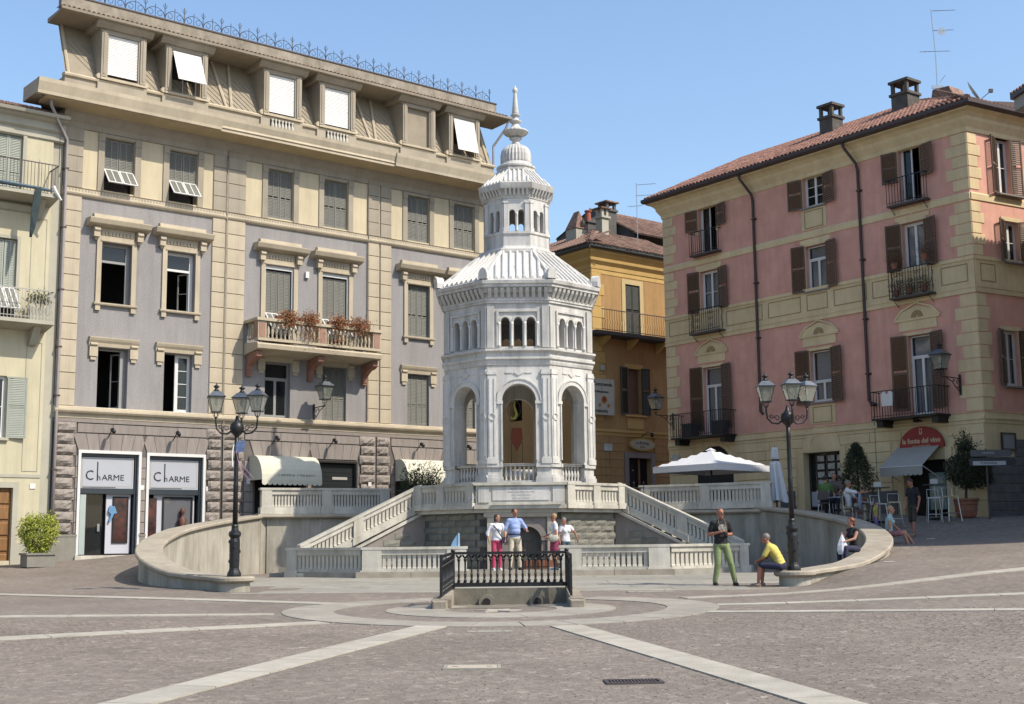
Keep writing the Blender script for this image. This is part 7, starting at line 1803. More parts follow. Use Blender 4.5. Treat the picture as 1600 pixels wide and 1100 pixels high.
def cone(r):
    c=r.random()**.8; a=r.uniform(0,6.28); w=(.66*(1-c)**.75+.05)*r.uniform(.55,1.12)*(1+.18*math.sin(5*a+9*c)); return (w*math.cos(a),w*math.sin(a),.62+c*(H_-.62)+r.gauss(0,.04))
part('crown',leaves(5200,cone,.10,leaf_dark,rng,.3,.35),leaf_dark,t,fix=False)
zp=zg(14.65,42.4)
t=thing('potted_tree','dark bushy round tree in a ribbed terracotta pot right of the bar awning','tree',(14.65,42.4,zp))
part('pot',MB().lathe([(.26,0),(.30,.06),(.33,.2),(.345,.22),(.35,.40),(.37,.42),(.38,.52),(.42,.56),(.42,.62),(.36,.6)],16),terracotta,t); part('trunk',MB().tube([(0,0,.5),(.03,0,.9),(-.02,0,1.6)],[.05,.04,.02],6),bark,t)
def rb(r):
    if r.random()<.12: return (r.gauss(.05,.14),r.gauss(0,.12),2.15+abs(r.gauss(0,.25)))
    x,y,z=ball(r,.80,.66,.66,.22,0,1.55,.3); w=1+.15*math.sin(7*x+3*z); return (x*w,y*w,z)
part('crown',leaves(6500,rb,.11,leaf_dark,rng,.3,.35),leaf_dark,t,fix=False)
t=thing('oleander_bush','loose green leafy bush on the terrace in front of the right cream awning','shrub',(-3.2,45.6,2.56))
part('tub',MB().box(-.6,.6,-.25,.25,0,.45),iron_rust,t)
part('foliage',leaves(2600,lambda r:(lambda p:(p[0]*(1+.3*(p[2]>1.1)*r.random()),p[1],p[2]+(r.random()**3)*.7))(ball(r,.8,.45,.45,0,0,.8,.2)),.12,mat('leaf_mid',(.035,.055,.02),.75,.3,6,col2=(.10,.13,.05),rnd=.1),rng,.8,.25),MATS['leaf_mid'],t,fix=False)
for k in range(7): part('stem',MB().tube([(rng.uniform(-.3,.3),0,.4),(rng.uniform(-.7,.7),0,1.5)],.012,4),bark,t)
# ------------------------------------------------------------------ parasols
cw=canvas_white
t=thing('open_parasol','large open white square parasol on the right side of the terrace','parasol',(6.98,46.0,2.56),R(43))
s=1.45; zt=4.72-2.56; ze=1.56
m=MB(); N=6
def cz(x,y):
    d=max(abs(x),abs(y))/s; return zt-(zt-ze)*d - .025*math.sin(math.pi*d)*(1-min(abs(x),abs(y))/max(1e-6,max(abs(x),abs(y))))
g_=[[None]*(2*N+1) for _ in range(2*N+1)]
for i in range(-N,N+1):
    for j in range(-N,N+1): g_[i+N][j+N]=len(m.v); x,y=s*i/N,s*j/N; m.v.append((x,y,cz(x,y) if (i or j) else zt))
for i in range(2*N):
    for j in range(2*N): m.f.append((g_[i][j],g_[i+1][j],g_[i+1][j+1],g_[i][j+1]))
part('canopy',m,cw,t,fix=False)
for k in range(4):
    m=MB(); a=k*math.pi/2; M3=Matrix.Rotation(a,4,'Z'); m.add([(-s,-s,ze-.22),(s,-s,ze-.22),(s,-s,ze-.005),(-s,-s,ze-.005),(-s,-s+.01,ze-.22),(s,-s+.01,ze-.22),(s,-s+.01,ze-.005),(-s,-s+.01,ze-.005)],[(0,1,2,3),(7,6,5,4),(0,4,5,1)]); m.xf(M3); part('valance',m,cw,t,fix=False)
for k in range(8):
    a=k*math.pi/4; r_=s*(1 if k%2==0 else math.sqrt(2)); part('rib',MB().tube([(0,0,zt-.05),(r_*math.cos(a)*.98,r_*math.sin(a)*.98,ze-.01-(.0 if k%2 else .05))],.014,4),wood_door,t)
part('pole',MB().tube([(0,0,0),(0,0,zt)],.035,8),iron,t); part('vent_cap',MB().lathe([(.20,zt-.045),(.08,zt+.02),(.02,zt+.05)],4,(0,0),math.pi/4),cw,t); part('base_weight',MB().box(-.35,.35,-.35,.35,0,.08),court_mat,t)
zc=zg(8.95,44.5)
t=thing('closed_parasol','closed white parasol hanging in folds beside the right end of the terrace balustrade','parasol',(8.95,44.5,2.5))
m=MB(); n=20; P=[(.06,2.17),(.10,2.10),(.12,1.85),(.10,1.72),(.17,1.6),(.21,1.1),(.25,.6),(.29,.32)]
for r_,z in P:
    for k in range(n): a=2*math.pi*k/n; rr=r_*(1.12 if k%2 else .80)*(1+.1*math.sin(3*a)); m.v.append((rr*math.cos(a)+(.12*(1.6-z)/1.3 if z<1.6 else 0),rr*math.sin(a),z+(.05*math.sin(2*a) if z<.4 else 0)))
for i in range(len(P)-1):
    for k in range(n): m.f.append((i*n+k,i*n+(k+1)%n,(i+1)*n+(k+1)%n,(i+1)*n+k))
m.f.append(tuple(range(n))); m.f.append(tuple(range((len(P)-1)*n,len(P)*n))); part('folded_canopy',m,cw,t); part('pole',MB().tube([(0,0,0),(0,0,2.2)],.03,7),iron,t); part('tie_strap',MB().lathe([(.13,1.70),(.135,1.76)],12),iron_rust,t); part('base_weight',MB().box(-.3,.3,-.3,.3,0,.1),court_mat,t)
# direction sign
zs=zg(15.1,41.6)
t=thing('direction_sign','two arrow shaped street direction boards on a thin grey pole at the pink house corner','sign',(15.1,41.6,zs))
part('pole',MB().tube([(0,0,0),(0,0,4.35-zs)],.03,6),iron_rust,t)
sgm=mat('sign_brown_grey',(.10,.10,.11),.5,.1,3)
part('board',MB().plate([(-.50,4.10-zs),(.75,4.10-zs),(.86,4.20-zs),(.75,4.31-zs),(-.50,4.31-zs)],-.05,-.031),sgm,t)
b=part('board',MB().plate([(-.55,3.80-zs),(.85,3.80-zs),(.97,3.93-zs),(.85,4.05-zs),(-.55,4.05-zs)],-.06,-.031),mat('sign_lower',(.03,.03,.035),.5,.1,3),t)
part('text_band',MB().box(-.45,.60,-.066,-.0605,3.82-zs,3.95-zs),sign_grey,b)
lettering('FONTANA',.11,sign_ink,b,(.05,-.068,3.885-zs),1.0); lettering('CENTRO',.10,sign_grey,t,(.05,-.052,4.205-zs),1.0)
# light blue cloth on the balustrade
t=thing('blue_cloth','light blue folded cloth standing on the handrail left of the couple','cloth',(-1.68,37.3,1.46))
part('fold',MB().plate([(-.11,0),(.12,0),(.12,.30),(.09,.36),(.03,.28),(-.07,.12)],-.05,.05),mat('cloth_light_blue',(.22,.40,.62),.8,.1,5),t); part('fold_edge',MB().plate([(.09,0),(.14,0),(.14,.36),(.10,.38)],-.07,-.051),mat('cloth_pale_blue',(.42,.58,.74),.8,.1,5),t)
for i,(x,lab) in enumerate(((-1.25,'purple and white paper flower tied to the left part of the podium balustrade'),(1.72,'purple paper flower tied to the right part of the podium balustrade'))):
    y_=39.42 if i==0 else 39.75
    t=thing('paper_flower',lab,'flower',(x,y_-.12,2.9)); 
    for k in range(7): a=k*.9; part('petal',MB().lathe([(0,0),(.05,.01),(.045,.03),(0,.04)],6),mat('petal_purple',(.20,.12,.38),.8,.2,9) if (k%2 or i) else white_paint,t,(.07*math.cos(a),-.03,.06*math.sin(a)),(R(80),0,a))
# short iron gates at the top of the stairs
for s,lab in ((-1,'short iron grille at the top of the left staircase'),(1,'short iron grille at the top of the right staircase')):
    t=thing('iron_grille',lab,'grille',(TX+s*3.75,43.4,2.56))
    part('rail',MB().box(-.4,.4,-.012,.012,.12,.15).box(-.4,.4,-.012,.012,.72,.75),iron,t)
    for k in range(8): x=-.38+.108*k; part('bar',MB().tube([(x,0,0),(x,0,.86 if k in (0,7,4) else .74)],.012,4),iron,t)
    for k in (0,4,7): part('spike',MB().lathe([(.0,0),(.03,.03),(0,.09)],6,(-.38+.108*k,0)),iron,t,(0,0,.86))
# ------------------------------------------------------------------ people
skin_m=mat('skin',(.44,.22,.15),.6,.08,8); skin_red=mat('skin_tanned',(.40,.17,.11),.6,.08,8)
def sphere(mb,c,r,n=10,m=6,rot=None):
    rx,ry,rz=(r,r,r) if not isinstance(r,tuple) else r; o=len(mb.v); c=Vector(c)
    for i in range(m+1):
        t=math.pi*i/m
        for k in range(n):
            a=2*math.pi*k/n; v=Vector((rx*math.sin(t)*math.cos(a),ry*math.sin(t)*math.sin(a),rz*math.cos(t)))
            if rot is not None: v=rot@v
            mb.v.append(tuple(c+v))
    for i in range(m):
        for k in range(n): mb.f.append((o+i*n+k,o+(i+1)*n+k,o+(i+1)*n+(k+1)%n,o+i*n+(k+1)%n))
def limb(mb,p,q,r0,r1,n=10,flat=None):
    sphere(mb,p,r0,n); sphere(mb,q,r1,n); mb.tube([p,q],[r0,r1],n)
def blob(mb,name,m,parent,vox=.016,smooth=2):
    "one continuous skin over overlapping volumes"
    me=mb.mesh(name,m); o=bpy.data.objects.new(name,me); COL.objects.link(o)
    md=o.modifiers.new('r','REMESH'); md.mode='VOXEL'; md.voxel_size=vox
    sm=o.modifiers.new('s','SMOOTH'); sm.factor=.5; sm.iterations=smooth
    dg=bpy.context.evaluated_depsgraph_get(); me2=bpy.data.meshes.new_from_object(o.evaluated_get(dg)); bpy.data.objects.remove(o); bpy.data.meshes.remove(me)
    me2.name=name; me2.materials.clear(); me2.materials.append(m); me2.polygons.foreach_set('use_smooth',[True]*len(me2.polygons))
    return link(name,me2,parent)
STAND=dict(pel=(0,0,.94),wai=(0,0,1.10),che=(0,0,1.30),nec=(0,.0,1.46),hed=(0,-.02,1.62),look=(0,-1,0),
  sl=(.17,0,1.40),sr=(-.17,0,1.40),el=(.24,.03,1.13),er=(-.24,.03,1.13),wl=(.25,-.06,.88),wr=(-.25,-.06,.88),
  hl=(.085,0,.90),hr=(-.085,0,.90),kl=(.10,-.02,.49),kr=(-.10,-.02,.49),al=(.11,.03,.09),ar=(-.11,.03,.09))
def person(label,loc,rotz,H=1.75,pose=None,top=None,bottom=None,shoes=None,hair=None,hairm='short',sleeve=.6,legs=1.0,skirt=False,belly=0.0,vox=.016,skin=None,group=None,fem=False,toes=(0,-1)):
    J=dict(STAND); J.update(pose or {}); s=H/1.75; J={k:Vector(v)*(s if k!='look' else 1) for k,v in J.items()}; sk=skin or skin_m
    t=thing('person',label,'person',loc,rotz,group)
    up=(J['nec']-J['pel']).normalized(); side=(J['sl']-J['sr']).normalized(); fwd=side.cross(up).normalized()*-1
    if fwd.dot(J['look'])<0: fwd=-fwd
    Rt=Matrix((side,-fwd,up)).transposed()
    def torso(mb,g=0.0,lo=0.0):
        wv=.9 if fem else 1
        sphere(mb,J['pel'],((.155*(1.03 if fem else 1)+g)*s,(.11+g)*s,(.12+g)*s),14,8,Rt)
        sphere(mb,(J['pel']+J['wai'])/2,((.145+g)*s,(.105+g+belly*.7)*s,.12*s),14,8,Rt)
        sphere(mb,J['wai']+fwd*belly*s*.4,((.138*wv+g+belly*.3)*s,(.10+g+belly)*s,(.13)*s),14,8,Rt)
        sphere(mb,(J['wai']+J['che'])/2+fwd*belly*s*.4,((.148*wv+g)*s,(.108+g+belly*.6)*s,.13*s),14,8,Rt)
        sphere(mb,J['che'],((.165*wv+g)*s,(.112+g)*s,(.15+g)*s),14,8,Rt)
        if fem:
            for q in (-1,1): sphere(mb,J['che']+side*q*.07*s+fwd*.085*s-up*.02*s,(.062+g)*s,10,6)
        limb(mb,J['sl']*.96+J['che']*.04,J['sr']*.96+J['che']*.04,(.062*wv+g)*s,(.062*wv+g)*s,10)
    # body
    b=MB(); torso(b); limb(b,J['che']+up*.08*s,J['nec']+(J['hed']-J['nec'])*.35,.062*s,.054*s)
    lk=Vector(J['look']).normalized(); hs=lk.cross(Vector((0,0,1))).normalized(); hu=hs.cross(lk).normalized(); Rh=Matrix((hs,-lk,hu)).transposed()
    h=J['hed']
    sphere(b,h+hu*.025*s+lk*(-.008)*s,(.074*s,.092*s,.098*s),14,10,Rh); sphere(b,h-hu*.055*s+lk*.02*s,(.056*s,.062*s,.062*s),12,8,Rh); sphere(b,h-hu*.10*s+lk*.05*s,(.030*s,.03*s,.022*s),8,6,Rh)
    sphere(b,h+lk*.098*s-hu*.012*s,(.014*s,.022*s,.03*s),8,6,Rh)
    for q in (-1,1): sphere(b,h+hs*q*.075*s-hu*.005*s-lk*.005*s,(.012*s,.022*s,.034*s),8,6,Rh)
    for S_ in 'lr':
        limb(b,J['s'+S_],J['e'+S_],.052*s,.042*s); limb(b,J['e'+S_],J['w'+S_],.041*s,.029*s)
        d=(J['w'+S_]-J['e'+S_]).normalized(); o=d.orthogonal().normalized(); o=(Vector((0,-1,0))-d*d.y*-1).normalized() if abs(d.y)<.9 else Vector((1,0,0)); o=(o-d*o.dot(d)).normalized(); pn=d.cross(o)
        w=J['w'+S_]; pm=w+d*.055*s
        sphere(b,pm,(.040*s,.022*s,.052*s),10,6,Matrix((o,pn,d)).transposed())
        sgn=1 if S_=='l' else -1
        for i,(ox_,ln) in enumerate(((-.028,.062),(-.010,.074),(.009,.070),(.027,.055))):
            k0=pm+d*.035*s+o*ox_*s; k1=k0+d*ln*.55*s+pn*.010*s; k2=k1+d*ln*.4*s+pn*.026*s; limb(b,k0,k1,.0105*s,.0095*s,6); limb(b,k1,k2,.0095*s,.0085*s,6)
        th=w+d*.025*s+o*.030*s; t1=th+o*.028*s+d*.028*s+pn*.01*s; t2=t1+d*.028*s+pn*.014*s; limb(b,th,t1,.013*s,.011*s,6); limb(b,t1,t2,.011*s,.009*s,6)
        limb(b,J['h'+S_],J['k'+S_],.078*s,.056*s); limb(b,J['k'+S_],J['k'+S_]*.55+J['a'+S_]*.45,.052*s,.053*s); limb(b,J['k'+S_]*.55+J['a'+S_]*.45,J['a'+S_],.052*s,.036*s)
        a=J['a'+S_]; td=Vector((toes[0],toes[1],0)).normalized(); limb(b,a-Vector((0,0,.045*s)),a+td*.13*s-Vector((0,0,.055*s)),.034*s,.026*s,8)
    blob(b,'body',sk,t,vox)
    for q in (-1,1):
        e=MB(); sphere(e,h+hs*q*.030*s+lk*.084*s+hu*.018*s,.0105*s,8,6); part('eye',e,sign_ink,t,smooth=True)
    m_=MB(); sphere(m_,h+lk*.083*s-hu*.052*s,(.022*s,.008*s,.006*s),8,4,Rh); part('mouth',m_,mat('lips',(.30,.09,.07),.6,.1,5),t,smooth=True)
    if top:
        c=MB(); torso(c,.016)
        for S_ in 'lr':
            if sleeve>0:
                f=min(1,sleeve); q=J['s'+S_]*(1-f)+J['e'+S_]*f; limb(c,J['s'+S_],q,.070*s,.064*s)
                if sleeve>1: limb(c,q,J['e'+S_]*(2-sleeve)+J['w'+S_]*(sleeve-1),.062*s,.05*s)
        limb(c,J['che']+up*.1*s,J['nec']+(J['hed']-J['nec'])*.05,.075*s,.066*s)
        sphere(c,J['pel']+up*.01,((.172)*s,(.128)*s,(.10)*s),14,8,Rt)
        blob(c,'shirt',top,t,vox)
    if bottom:
        c=MB(); sphere(c,J['pel']-up*.02*s,((.170)*s,(.128)*s,(.115)*s),14,8,Rt)
        if skirt:
            km=(J['kl']+J['kr'])/2; km=J['pel']*(1-.72)+km*.72
            for S_ in 'lr': limb(c,J['h'+S_],J['h'+S_]*.25+J['k'+S_]*.75,.112*s,.115*s)
            limb(c,J['pel']-up*.05*s,km,.14*s,.13*s)
        else:
            for S_ in 'lr':
                f=min(1,legs*2); limb(c,J['h'+S_],J['h'+S_]*(1-f)+J['k'+S_]*f,.096*s,(.096-.022*f)*s)
                if legs>.5: g=(legs-.5)*2; limb(c,J['k'+S_],J['k'+S_]*(1-g)+J['a'+S_]*g,.074*s,.056*s)
        blob(c,'skirt' if skirt else 'trousers',bottom,t,vox)
    if shoes:
        for S_ in 'lr':
            c=MB(); a=J['a'+S_]; td=Vector((toes[0],toes[1],0)).normalized(); limb(c,a-td*.03*s-Vector((0,0,.045*s)),a+td*.15*s-Vector((0,0,.05*s)),.045*s,.036*s,10); c.tube([tuple(a-td*.07*s-Vector((0,0,.085*s))),tuple(a+td*.19*s-Vector((0,0,.085*s)))],.035*s,8)
            part('shoe',c,shoes,t,smooth=True)
    if hair:
        c=MB(); sphere(c,h+hu*.045*s-lk*.022*s,(.084*s,.094*s,.092*s),14,8,Rh)
        if hairm=='long': sphere(c,h-hu*.03*s-lk*.05*s,(.085*s,.06*s,.12*s),12,8,Rh); 
        if hairm=='curly':
            r_=random.Random(3)
            for k in range(34): v=Vector((r_.gauss(0,1),r_.gauss(0,1),r_.gauss(0,1))).normalized(); 
            for k in range(40):
                v=Vector((r_.gauss(0,1),r_.gauss(0,1),abs(r_.gauss(0,1))*.8)).normalized(); p=h+hs*v.x*.09*s+lk*(v.y*.085-.03)*s+hu*(v.z*.11-.0)*s; sphere(c,p,.035*s,7,5)
            sphere(c,h-hu*.03*s-lk*.06*s,(.095*s,.06*s,.10*s),12,8,Rh)
        # hair stays off the face
        c.v=[tuple(Vector(q)-lk*max(0,(Vector(q)-h).dot(lk)-(.055 if (Vector(q)-h).dot(hu)>.04*s else .0)*s)) for q in c.v]
        blob(c,'hair',hair,t,max(.009,vox*.6),1)
    return t,J
def P(name,c,**k): return mat('cloth_'+name,c,.85,k.pop('var',.10),k.pop('scale',5),.9,9,**k)
hb=mat('hair_brown',(.07,.035,.018),.6,.2,20); hbl=mat('hair_blond',(.36,.23,.10),.6,.2,20); hgr=mat('hair_grey',(.20,.18,.16),.6,.2,20); hre=mat('hair_red',(.15,.04,.018),.6,.25,20); hda=mat('hair_dark',(.02,.015,.012),.6,.2,20)
zl=.765
# the couple in front of the grotto
person('woman in a loose white blouse and pink trousers beside the man in the blue shirt',(-.50,37.75,zl),R(12),1.60,
  dict(el=(.27,.02,1.16),er=(-.29,.0,1.14),wr=(-.26,-.10,.93),wl=(.25,-.12,1.0),look=(.75,-.65,0),hed=(.02,-.03,1.62)),
  P('white',(.72,.72,.76)),P('pink',(.50,.055,.13)),P('shoe_white',(.6,.6,.6)),hb,'long',sleeve=1.25,fem=True,vox=.015)
st=thing('shoulder_bag','dark shoulder strap with small bag worn by the woman in the white blouse','bag',(-.50,37.75,zl),R(12)); part('strap',MB().tube([(-.12,-.10,1.29),(-.03,-.155,1.18),(.05,-.16,1.05),(.14,-.13,.93)],.016,5),P('navy',(.02,.022,.06)),st); part('bag_body',MB().box(.12,.27,-.16,-.10,.76,.94),P('navy',(.02,.022,.06)),st)
person('stout man in a light blue shirt and cream trousers in the middle of the group',(.02,37.85,zl),R(14),1.76,
  dict(el=(.33,.0,1.17),wl=(.30,-.24,1.10),er=(-.29,.02,1.13),wr=(-.30,-.10,.90),look=(.35,-.9,-.05),hl=(.10,0,.90),hr=(-.10,0,.90),kl=(.13,-.03,.49),kr=(-.12,-.02,.49),al=(.15,.02,.09),ar=(-.14,.03,.09)),
  P('lightblue',(.30,.40,.68)),P('cream',(.60,.54,.42)),P('shoe_dark',(.03,.025,.02)),hb,'short',sleeve=.95,belly=.05,vox=.015,skin=skin_red)
bt=thing('belt','dark navy belt worn over the cream trousers','belt',(.02,37.85,zl),R(14)); mb=MB(); mb.lathe([(.182,1.0),(.187,1.0),(.187,1.035),(.182,1.035)],20); mb.xf(Matrix.Diagonal((1,.84,1,1))); part('strap',mb,P('navy',(.02,.022,.06)),bt)
person('blonde woman in a white top and magenta skirt holding a pale handbag, facing left',(1.16,37.75,zl),R(-78),1.60,
  dict(er=(-.24,.0,1.12),wr=(-.20,-.24,1.05),el=(.24,.0,1.12),wl=(.20,-.22,1.02),look=(0,-1,-.05)),
  P('white',(.72,.72,.76)),P('magenta',(.26,.03,.09),var=.5,scale=14),P('shoe_white',(.6,.6,.6)),hbl,'short',sleeve=.5,skirt=True,fem=True,vox=.015,skin=skin_red)
hg=thing('handbag','pale beige handbag carried under the arm of the blonde woman','handbag',(1.12,37.55,zl+.80)); c=MB(); sphere(c,(0,0,.1),(.17,.07,.12),12,8); blob(c,'bag_body',P('bag_beige',(.45,.45,.38)),hg,.014); part('strap',MB().tube([(-.1,0,.2),(0,.02,.42),(.12,.04,.2)],.01,5),P('bag_beige',(.45,.45,.38)),hg)
person('grey haired person in a white top and blue shorts, partly hidden behind the blonde woman',(1.50,38.15,zl),R(25),1.52,
  dict(hed=(-.10,-.08,1.58),nec=(-.05,-.05,1.43),el=(.33,-.02,1.22),wl=(.42,-.02,1.0),look=(-.8,-.5,-.3)),P('white',(.72,.72,.76)),P('blue',(.04,.07,.30)),P('shoe_white',(.6,.6,.6)),hgr,'short',sleeve=.5,legs=.42,fem=True,vox=.017,skin=skin_red)
# man in green trousers
tg,J=person('bald man in a printed black T-shirt and light green trousers holding a camera',(4.80,30.5,zg(4.8,30.5)+.0),R(8),1.79,
  dict(er=(-.27,.04,1.14),el=(.27,.05,1.14),wr=(-.06,-.20,1.20),wl=(.06,-.21,1.15),hl=(.10,0,.90),hr=(-.09,0,.90),kl=(.20,-.03,.50),kr=(-.10,-.03,.49),al=(.30,.0,.09),ar=(-.16,.03,.09),look=(.35,-.93,0),che=(0,0,1.31)),
  P('black',(.012,.012,.016)),P('lime',(.23,.29,.13),scale=3,var=.12),P('shoe_dark',(.02,.02,.018)),None,'short',sleeve=.62,vox=.012,skin=skin_red,belly=.02)
cm=thing('camera','small black camera held at the chest by the man in green trousers','camera',(4.80,30.5,zg(4.8,30.5)),R(8)); part('camera_body',MB().box(-.055,.055,-.37,-.31,1.16,1.235),iron,cm); part('camera_lens',MB().lathe([(.025,0),(.028,.04),(.02,.045)],10),iron,cm,(0,-.37,1.195),(R(90),0,0)); part('camera_strap',MB().tube([(-.04,-.35,1.235),(-.09,-.17,1.42),(-.06,-.06,1.53),(0,.05,1.53),(.07,-.06,1.53),(.08,-.17,1.40),(.04,-.35,1.235)],.009,4),P('strap_olive',(.16,.15,.10)),cm)
pr_=thing('shirt_print','pale white and brown print on the chest of the black T-shirt','print',(4.80,30.5,zg(4.8,30.5)),R(8)); part('print_patch',MB().plate([(-.10,1.34),(-.06,1.40),(.02,1.41),(.09,1.37),(.11,1.28),(.05,1.22),(-.04,1.24),(-.09,1.28)],-.158,-.150),mat('tee_print',(.10,.07,.06),.8,.9,22,col2=(.55,.52,.48)),pr_)
SIT=dict(pel=(0,0,.10),wai=(0,-.02,.27),che=(0,-.05,.46),nec=(0,-.07,.62),hed=(0,-.11,.78),sl=(.17,-.05,.56),sr=(-.17,-.05,.56),el=(.22,-.16,.32),er=(-.22,-.16,.32),wl=(.16,-.36,.22),wr=(-.16,-.36,.22),
  hl=(.09,0,.07),hr=(-.09,0,.07),kl=(.13,-.44,.10),kr=(-.13,-.44,.10),al=(.13,-.48,-.34),ar=(-.13,-.44,-.34))
def sit(**k): d=dict(SIT); d.update(k); return d
person('man in a yellow shirt sitting hunched on the end of the right wall',(6.02,29.78,.90),R(-112),1.74,
  sit(wai=(0,-.06,.26),che=(0,-.16,.42),nec=(0,-.26,.55),hed=(0,-.33,.68),sl=(.17,-.22,.50),sr=(-.17,-.22,.50),el=(.22,-.36,.26),er=(-.22,-.36,.26),wl=(.10,-.48,.20),wr=(-.10,-.48,.20),al=(.12,-.50,-.30),ar=(-.12,-.46,-.30),look=(.1,-1,-.1)),
  P('yellow',(.62,.52,.13)),P('navy',(.02,.022,.05)),P('sandal',(.30,.22,.18)),hgr,'short',sleeve=.75,legs=.48,vox=.014,skin=skin_red)
RW_=min(RP,key=lambda q:abs(q[1]-33.2))
t_,_=person('red haired woman in a black sleeveless top sitting on the right wall, facing left',(8.60,33.2,RW_[2]+.0),R(-62),1.64,
  sit(er=(-.20,-.20,.36),wr=(-.08,-.36,.46),el=(.20,-.18,.34),wl=(.12,-.40,.28),look=(0,-1,-.15)),P('black',(.012,.012,.016)),P('navy',(.02,.022,.05)),P('shoe_dark',(.02,.02,.018)),hre,'curly',sleeve=0,fem=True,vox=.015)
pb=thing('plastic_bag','bulging white plastic carrier bag held by the red haired woman','bag',(8.22,32.95,RW_[2]+.02)); c=MB(); c.lathe([(.02,-.10),(.10,-.08),(.14,.02),(.125,.14),(.08,.26),(.035,.36),(.02,.40)],14,flute=.10); c.xf(Matrix.Diagonal((1.05,.7,1,1))); part('bag_body',c,P('plastic_white',(.70,.70,.76)),pb); part('bag_handle',MB().tube([(-.03,0,.33),(0,0,.44),(.05,0,.33)],.012,5),P('plastic_white',(.70,.70,.76)),pb)
person('blonde woman in a pale blue top sitting on the far end of the right wall',(10.72,37.6,1.60),R(72),1.70,
  sit(al=(.10,-.74,-.30),kl=(.10,-.46,.14),ar=(-.12,-.58,-.34),wl=(.12,-.34,.16),er=(-.2,-.06,.3),wr=(-.2,.02,.08),look=(.1,-1,.05)),
  P('paleblue',(.34,.50,.52)),P('floral',(.30,.12,.14),var=.8,scale=22),P('shoe_dark',(.02,.02,.018)),hbl,'short',sleeve=.25,legs=.36,fem=True,vox=.015)
person('man in a black T-shirt and dark shorts walking past the bar, looking down',(12.2,40.0,zg(12.2,40)),R(-60),1.76,
  dict(kl=(.10,-.10,.49),al=(.10,-.16,.09),ar=(-.10,.12,.11),er=(-.22,-.02,1.13),wr=(-.16,-.16,.90),look=(0,-1,-.5),hed=(0,-.07,1.61)),P('black',(.012,.012,.016)),P('brown_shorts',(.06,.045,.035)),P('sandal',(.30,.22,.18)),hda,'short',sleeve=.55,legs=.55,vox=.016,skin=skin_red)
def cafe_chair(x,y,rz,label):
    t=thing('cafe_chair',label,'chair',(x,y,zg(x,y)),rz,'cafe chairs outside the bar')
    part('seat',MB().box(-.2,.2,-.2,.2,.43,.46),iron_rust,t); part('backrest',MB().box(-.2,.2,.19,.22,.55,.85),iron_rust,t)
    for a in (-1,1):
        for b in (-1,1): part('leg',MB().tube([(a*.18,b*.18,.43),(a*.2,b*.21,0)],.012,5),steel,t)
    for a in (-1,1): part('back_post',MB().tube([(a*.19,.19,.44),(a*.19,.22,.86)],.012,5),steel,t)
    return t
SC=[(10.78,41.9,R(70)),(10.22,42.9,R(150)),(10.72,43.6,R(-20))]
labs=['cafe chair under the man in the white shirt','cafe chair under the person in the green shirt','cafe chair behind the green shirted person']
for (x,y,r_),l in zip(SC,labs): cafe_chair(x,y,r_,l)
x,y,r_=SC[0]; person('grey haired man in a white polo shirt seated at the bar, pointing to the right',(x,y,zg(x,y)+.46),r_,1.76,sit(er=(-.18,-.30,.48),wr=(-.12,-.56,.52),pel=(0,.02,.10),wai=(0,.06,.27),che=(0,.08,.46),nec=(0,.08,.62),hed=(0,.05,.78),sl=(.17,.08,.56),sr=(-.17,.06,.56),look=(.1,-1,-.1)),P('white',(.72,.72,.76)),P('cream',(.60,.54,.42)),P('shoe_dark',(.02,.02,.018)),hgr,'short',sleeve=.7,vox=.016,skin=skin_red)
x,y,r_=SC[1]; person('person in a green shirt seated with back turned, left of the man in white',(x,y,zg(x,y)+.46),r_,1.72,sit(),P('green',(.08,.17,.04)),P('navy',(.02,.022,.05)),P('shoe_dark',(.02,.02,.018)),hda,'short',sleeve=.7,vox=.018)
x,y,r_=SC[2]; person('person in a dull brown shirt seated between the green and white shirted people',(x,y,zg(x,y)+.46),r_,1.72,sit(look=(0,-1,0)),P('brown_shirt',(.12,.09,.08)),P('navy',(.02,.022,.05)),P('shoe_dark',(.02,.02,.018)),hre,'short',sleeve=.9,vox=.018)
person('small child in a yellow and purple top near the man in the white shirt',(11.15,40.4,zg(11.15,40.4)),R(60),.98,None,P('child_yellow',(.42,.38,.06)),P('child_purple',(.16,.13,.36)),P('shoe_dark',(.02,.02,.018)),hb,'short',sleeve=.6,legs=.5,vox=.012)
for (x,y,l) in ((10.5,42.4,'small round cafe table with glasses beside the seated group'),(11.35,41.6,'small round cafe table to the right of the man in white')):
    t=thing('cafe_table',l,'table',(x,y,zg(x,y)),0); part('table_top',MB().lathe([(.33,.70),(.34,.715),(.33,.73)],20),steel,t); part('pedestal',MB().tube([(0,0,0),(0,0,.7)],.03,8),iron,t); part('foot',MB().lathe([(.22,0),(.2,.03),(.03,.05)],14),iron,t)
    for i,(a,b) in enumerate(((.1,.05),(-.12,-.08))):
        g_=tag(part('drinking_glass',MB().lathe([(.03,0),(.035,.12),(.03,.12),(.02,.02)],10),lamp_glass,None,(x+a,y+b,zg(x,y)+.731)),('drinking glass on the %s side of the '%('right' if i==0 else 'left'))+('cafe table right of the seated group' if x>11 else 'cafe table among the seated group'),'glass','drinking glasses on the cafe tables')
jk=thing('hanging_jacket','pale blue grey jacket hung over a chair back beside the man in white','jacket',(11.0,41.55,zg(11,41.55)),R(60)); c=MB(); sphere(c,(0,0,.72),(.19,.06,.26),12,8); sphere(c,(0,.0,.92),(.13,.05,.10),10,6); blob(c,'jacket_body',P('jacket_blue',(.26,.30,.42)),jk,.016); 
ch=cafe_chair(11.0,41.6,R(60),'cafe chair with a pale jacket hung over its back')
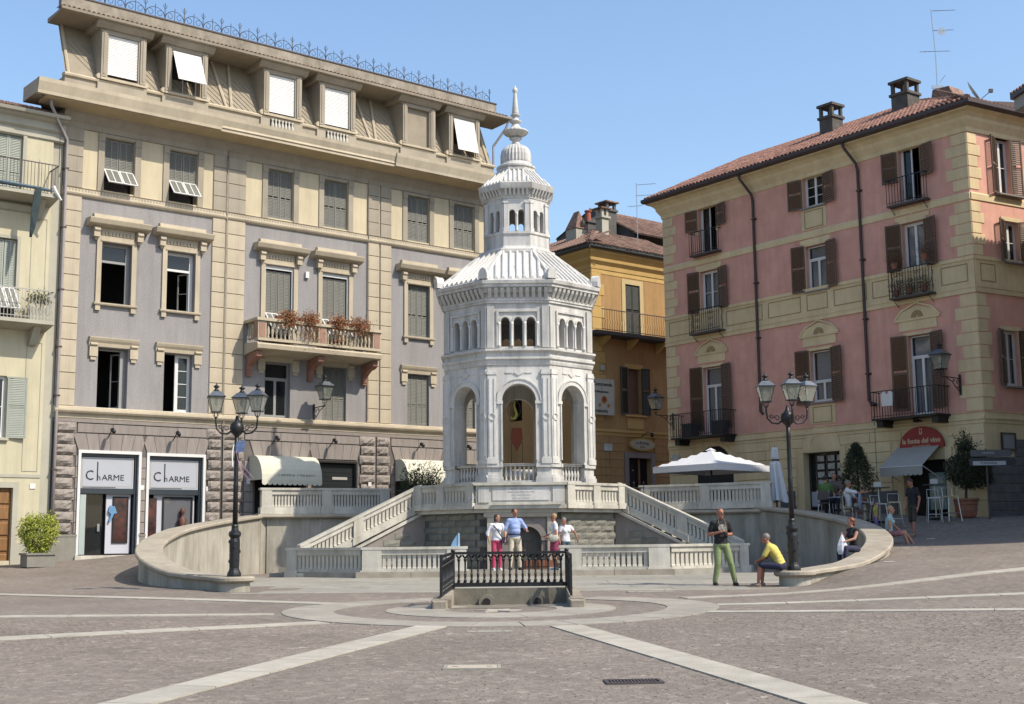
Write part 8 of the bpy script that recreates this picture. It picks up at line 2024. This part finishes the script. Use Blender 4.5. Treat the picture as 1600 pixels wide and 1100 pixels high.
# high stools and tables outside the bar door
def stool(x,y,rz,label,seat):
    t=thing('bar_stool',label,'bar stool',(x,y,zg(x,y)),rz,'tall steel bar stools outside the bar')
    part('seat',MB().box(-.19,.19,-.18,.18,.76,.80),seat,t)
    for a in (-1,1):
        for b in (-1,1): part('leg',MB().tube([(a*.16,b*.15,.77),(a*.23,b*.22,0)],.014,6),steel,t)
    part('footrest',MB().tube([(-.21,-.19,.26),(.21,-.19,.26)],.011,5),steel,t); part('footrest',MB().tube([(-.21,.19,.26),(.21,.19,.26)],.011,5),steel,t); part('side_bar',MB().tube([(-.215,-.19,.26),(-.215,.19,.26)],.011,5),steel,t)
    part('backrest',MB().tube([(-.17,.16,.78),(-.17,.2,1.05),(.17,.2,1.05),(.17,.16,.78)],.013,6),steel,t)
    return t
wp=mat('stool_white',(.55,.55,.52),.5,.05,3); ypl=mat('stool_yellow',(.55,.48,.28),.5,.05,3)
stool(13.3,41.45,R(-10),'steel bar stool with white seat right of the man in black, left of its pair',wp)
stool(13.82,41.4,R(14),'steel bar stool with yellowish seat beside the terracotta pot',ypl)
stool(11.45,41.1,R(20),'steel bar stool with white seat behind the seated blonde woman, left of its pair',wp)
stool(12.0,41.3,R(-8),'steel bar stool with yellowish seat just left of the man in black',ypl)
for (x,y,l) in ((11.75,42.1,'tall narrow bar table between the two left stools'),(13.6,42.2,'tall narrow bar table behind the two right stools')):
    t=thing('bar_table',l,'table',(x,y,zg(x,y))); part('table_top',MB().box(-.3,.3,-.3,.3,1.08,1.11),iron_rust,t); part('pedestal',MB().tube([(0,0,0),(0,0,1.08)],.03,8),steel,t); part('foot',MB().lathe([(.25,0),(.22,.03),(.03,.05)],14),iron,t)
    c=tag(part('menu_card',MB().box(-.12,.12,-.01,.01,0,.16),wp,None,(x-.05,y-.1,zg(x,y)+1.111)),'small pale menu card standing on the tall bar table '+('between the left stools' if x<12 else 'behind the right stools'),'menu card')
# paper litter on the ground
for i,(x,y,l) in enumerate(((12.35,39.0,'scrap of white paper lying on the shaded paving by the walking man'),(9.1,32.0,'tiny white paper scrap on the sunlit paving below the right wall'))):
    tag(part('paper_scrap',MB().prism([(-.14,-.05),(.12,-.06),(.15,.04),(-.1,.06)],0,.012),white_paint,None,(x,y,zg(x,y)+.01)),l,'litter')
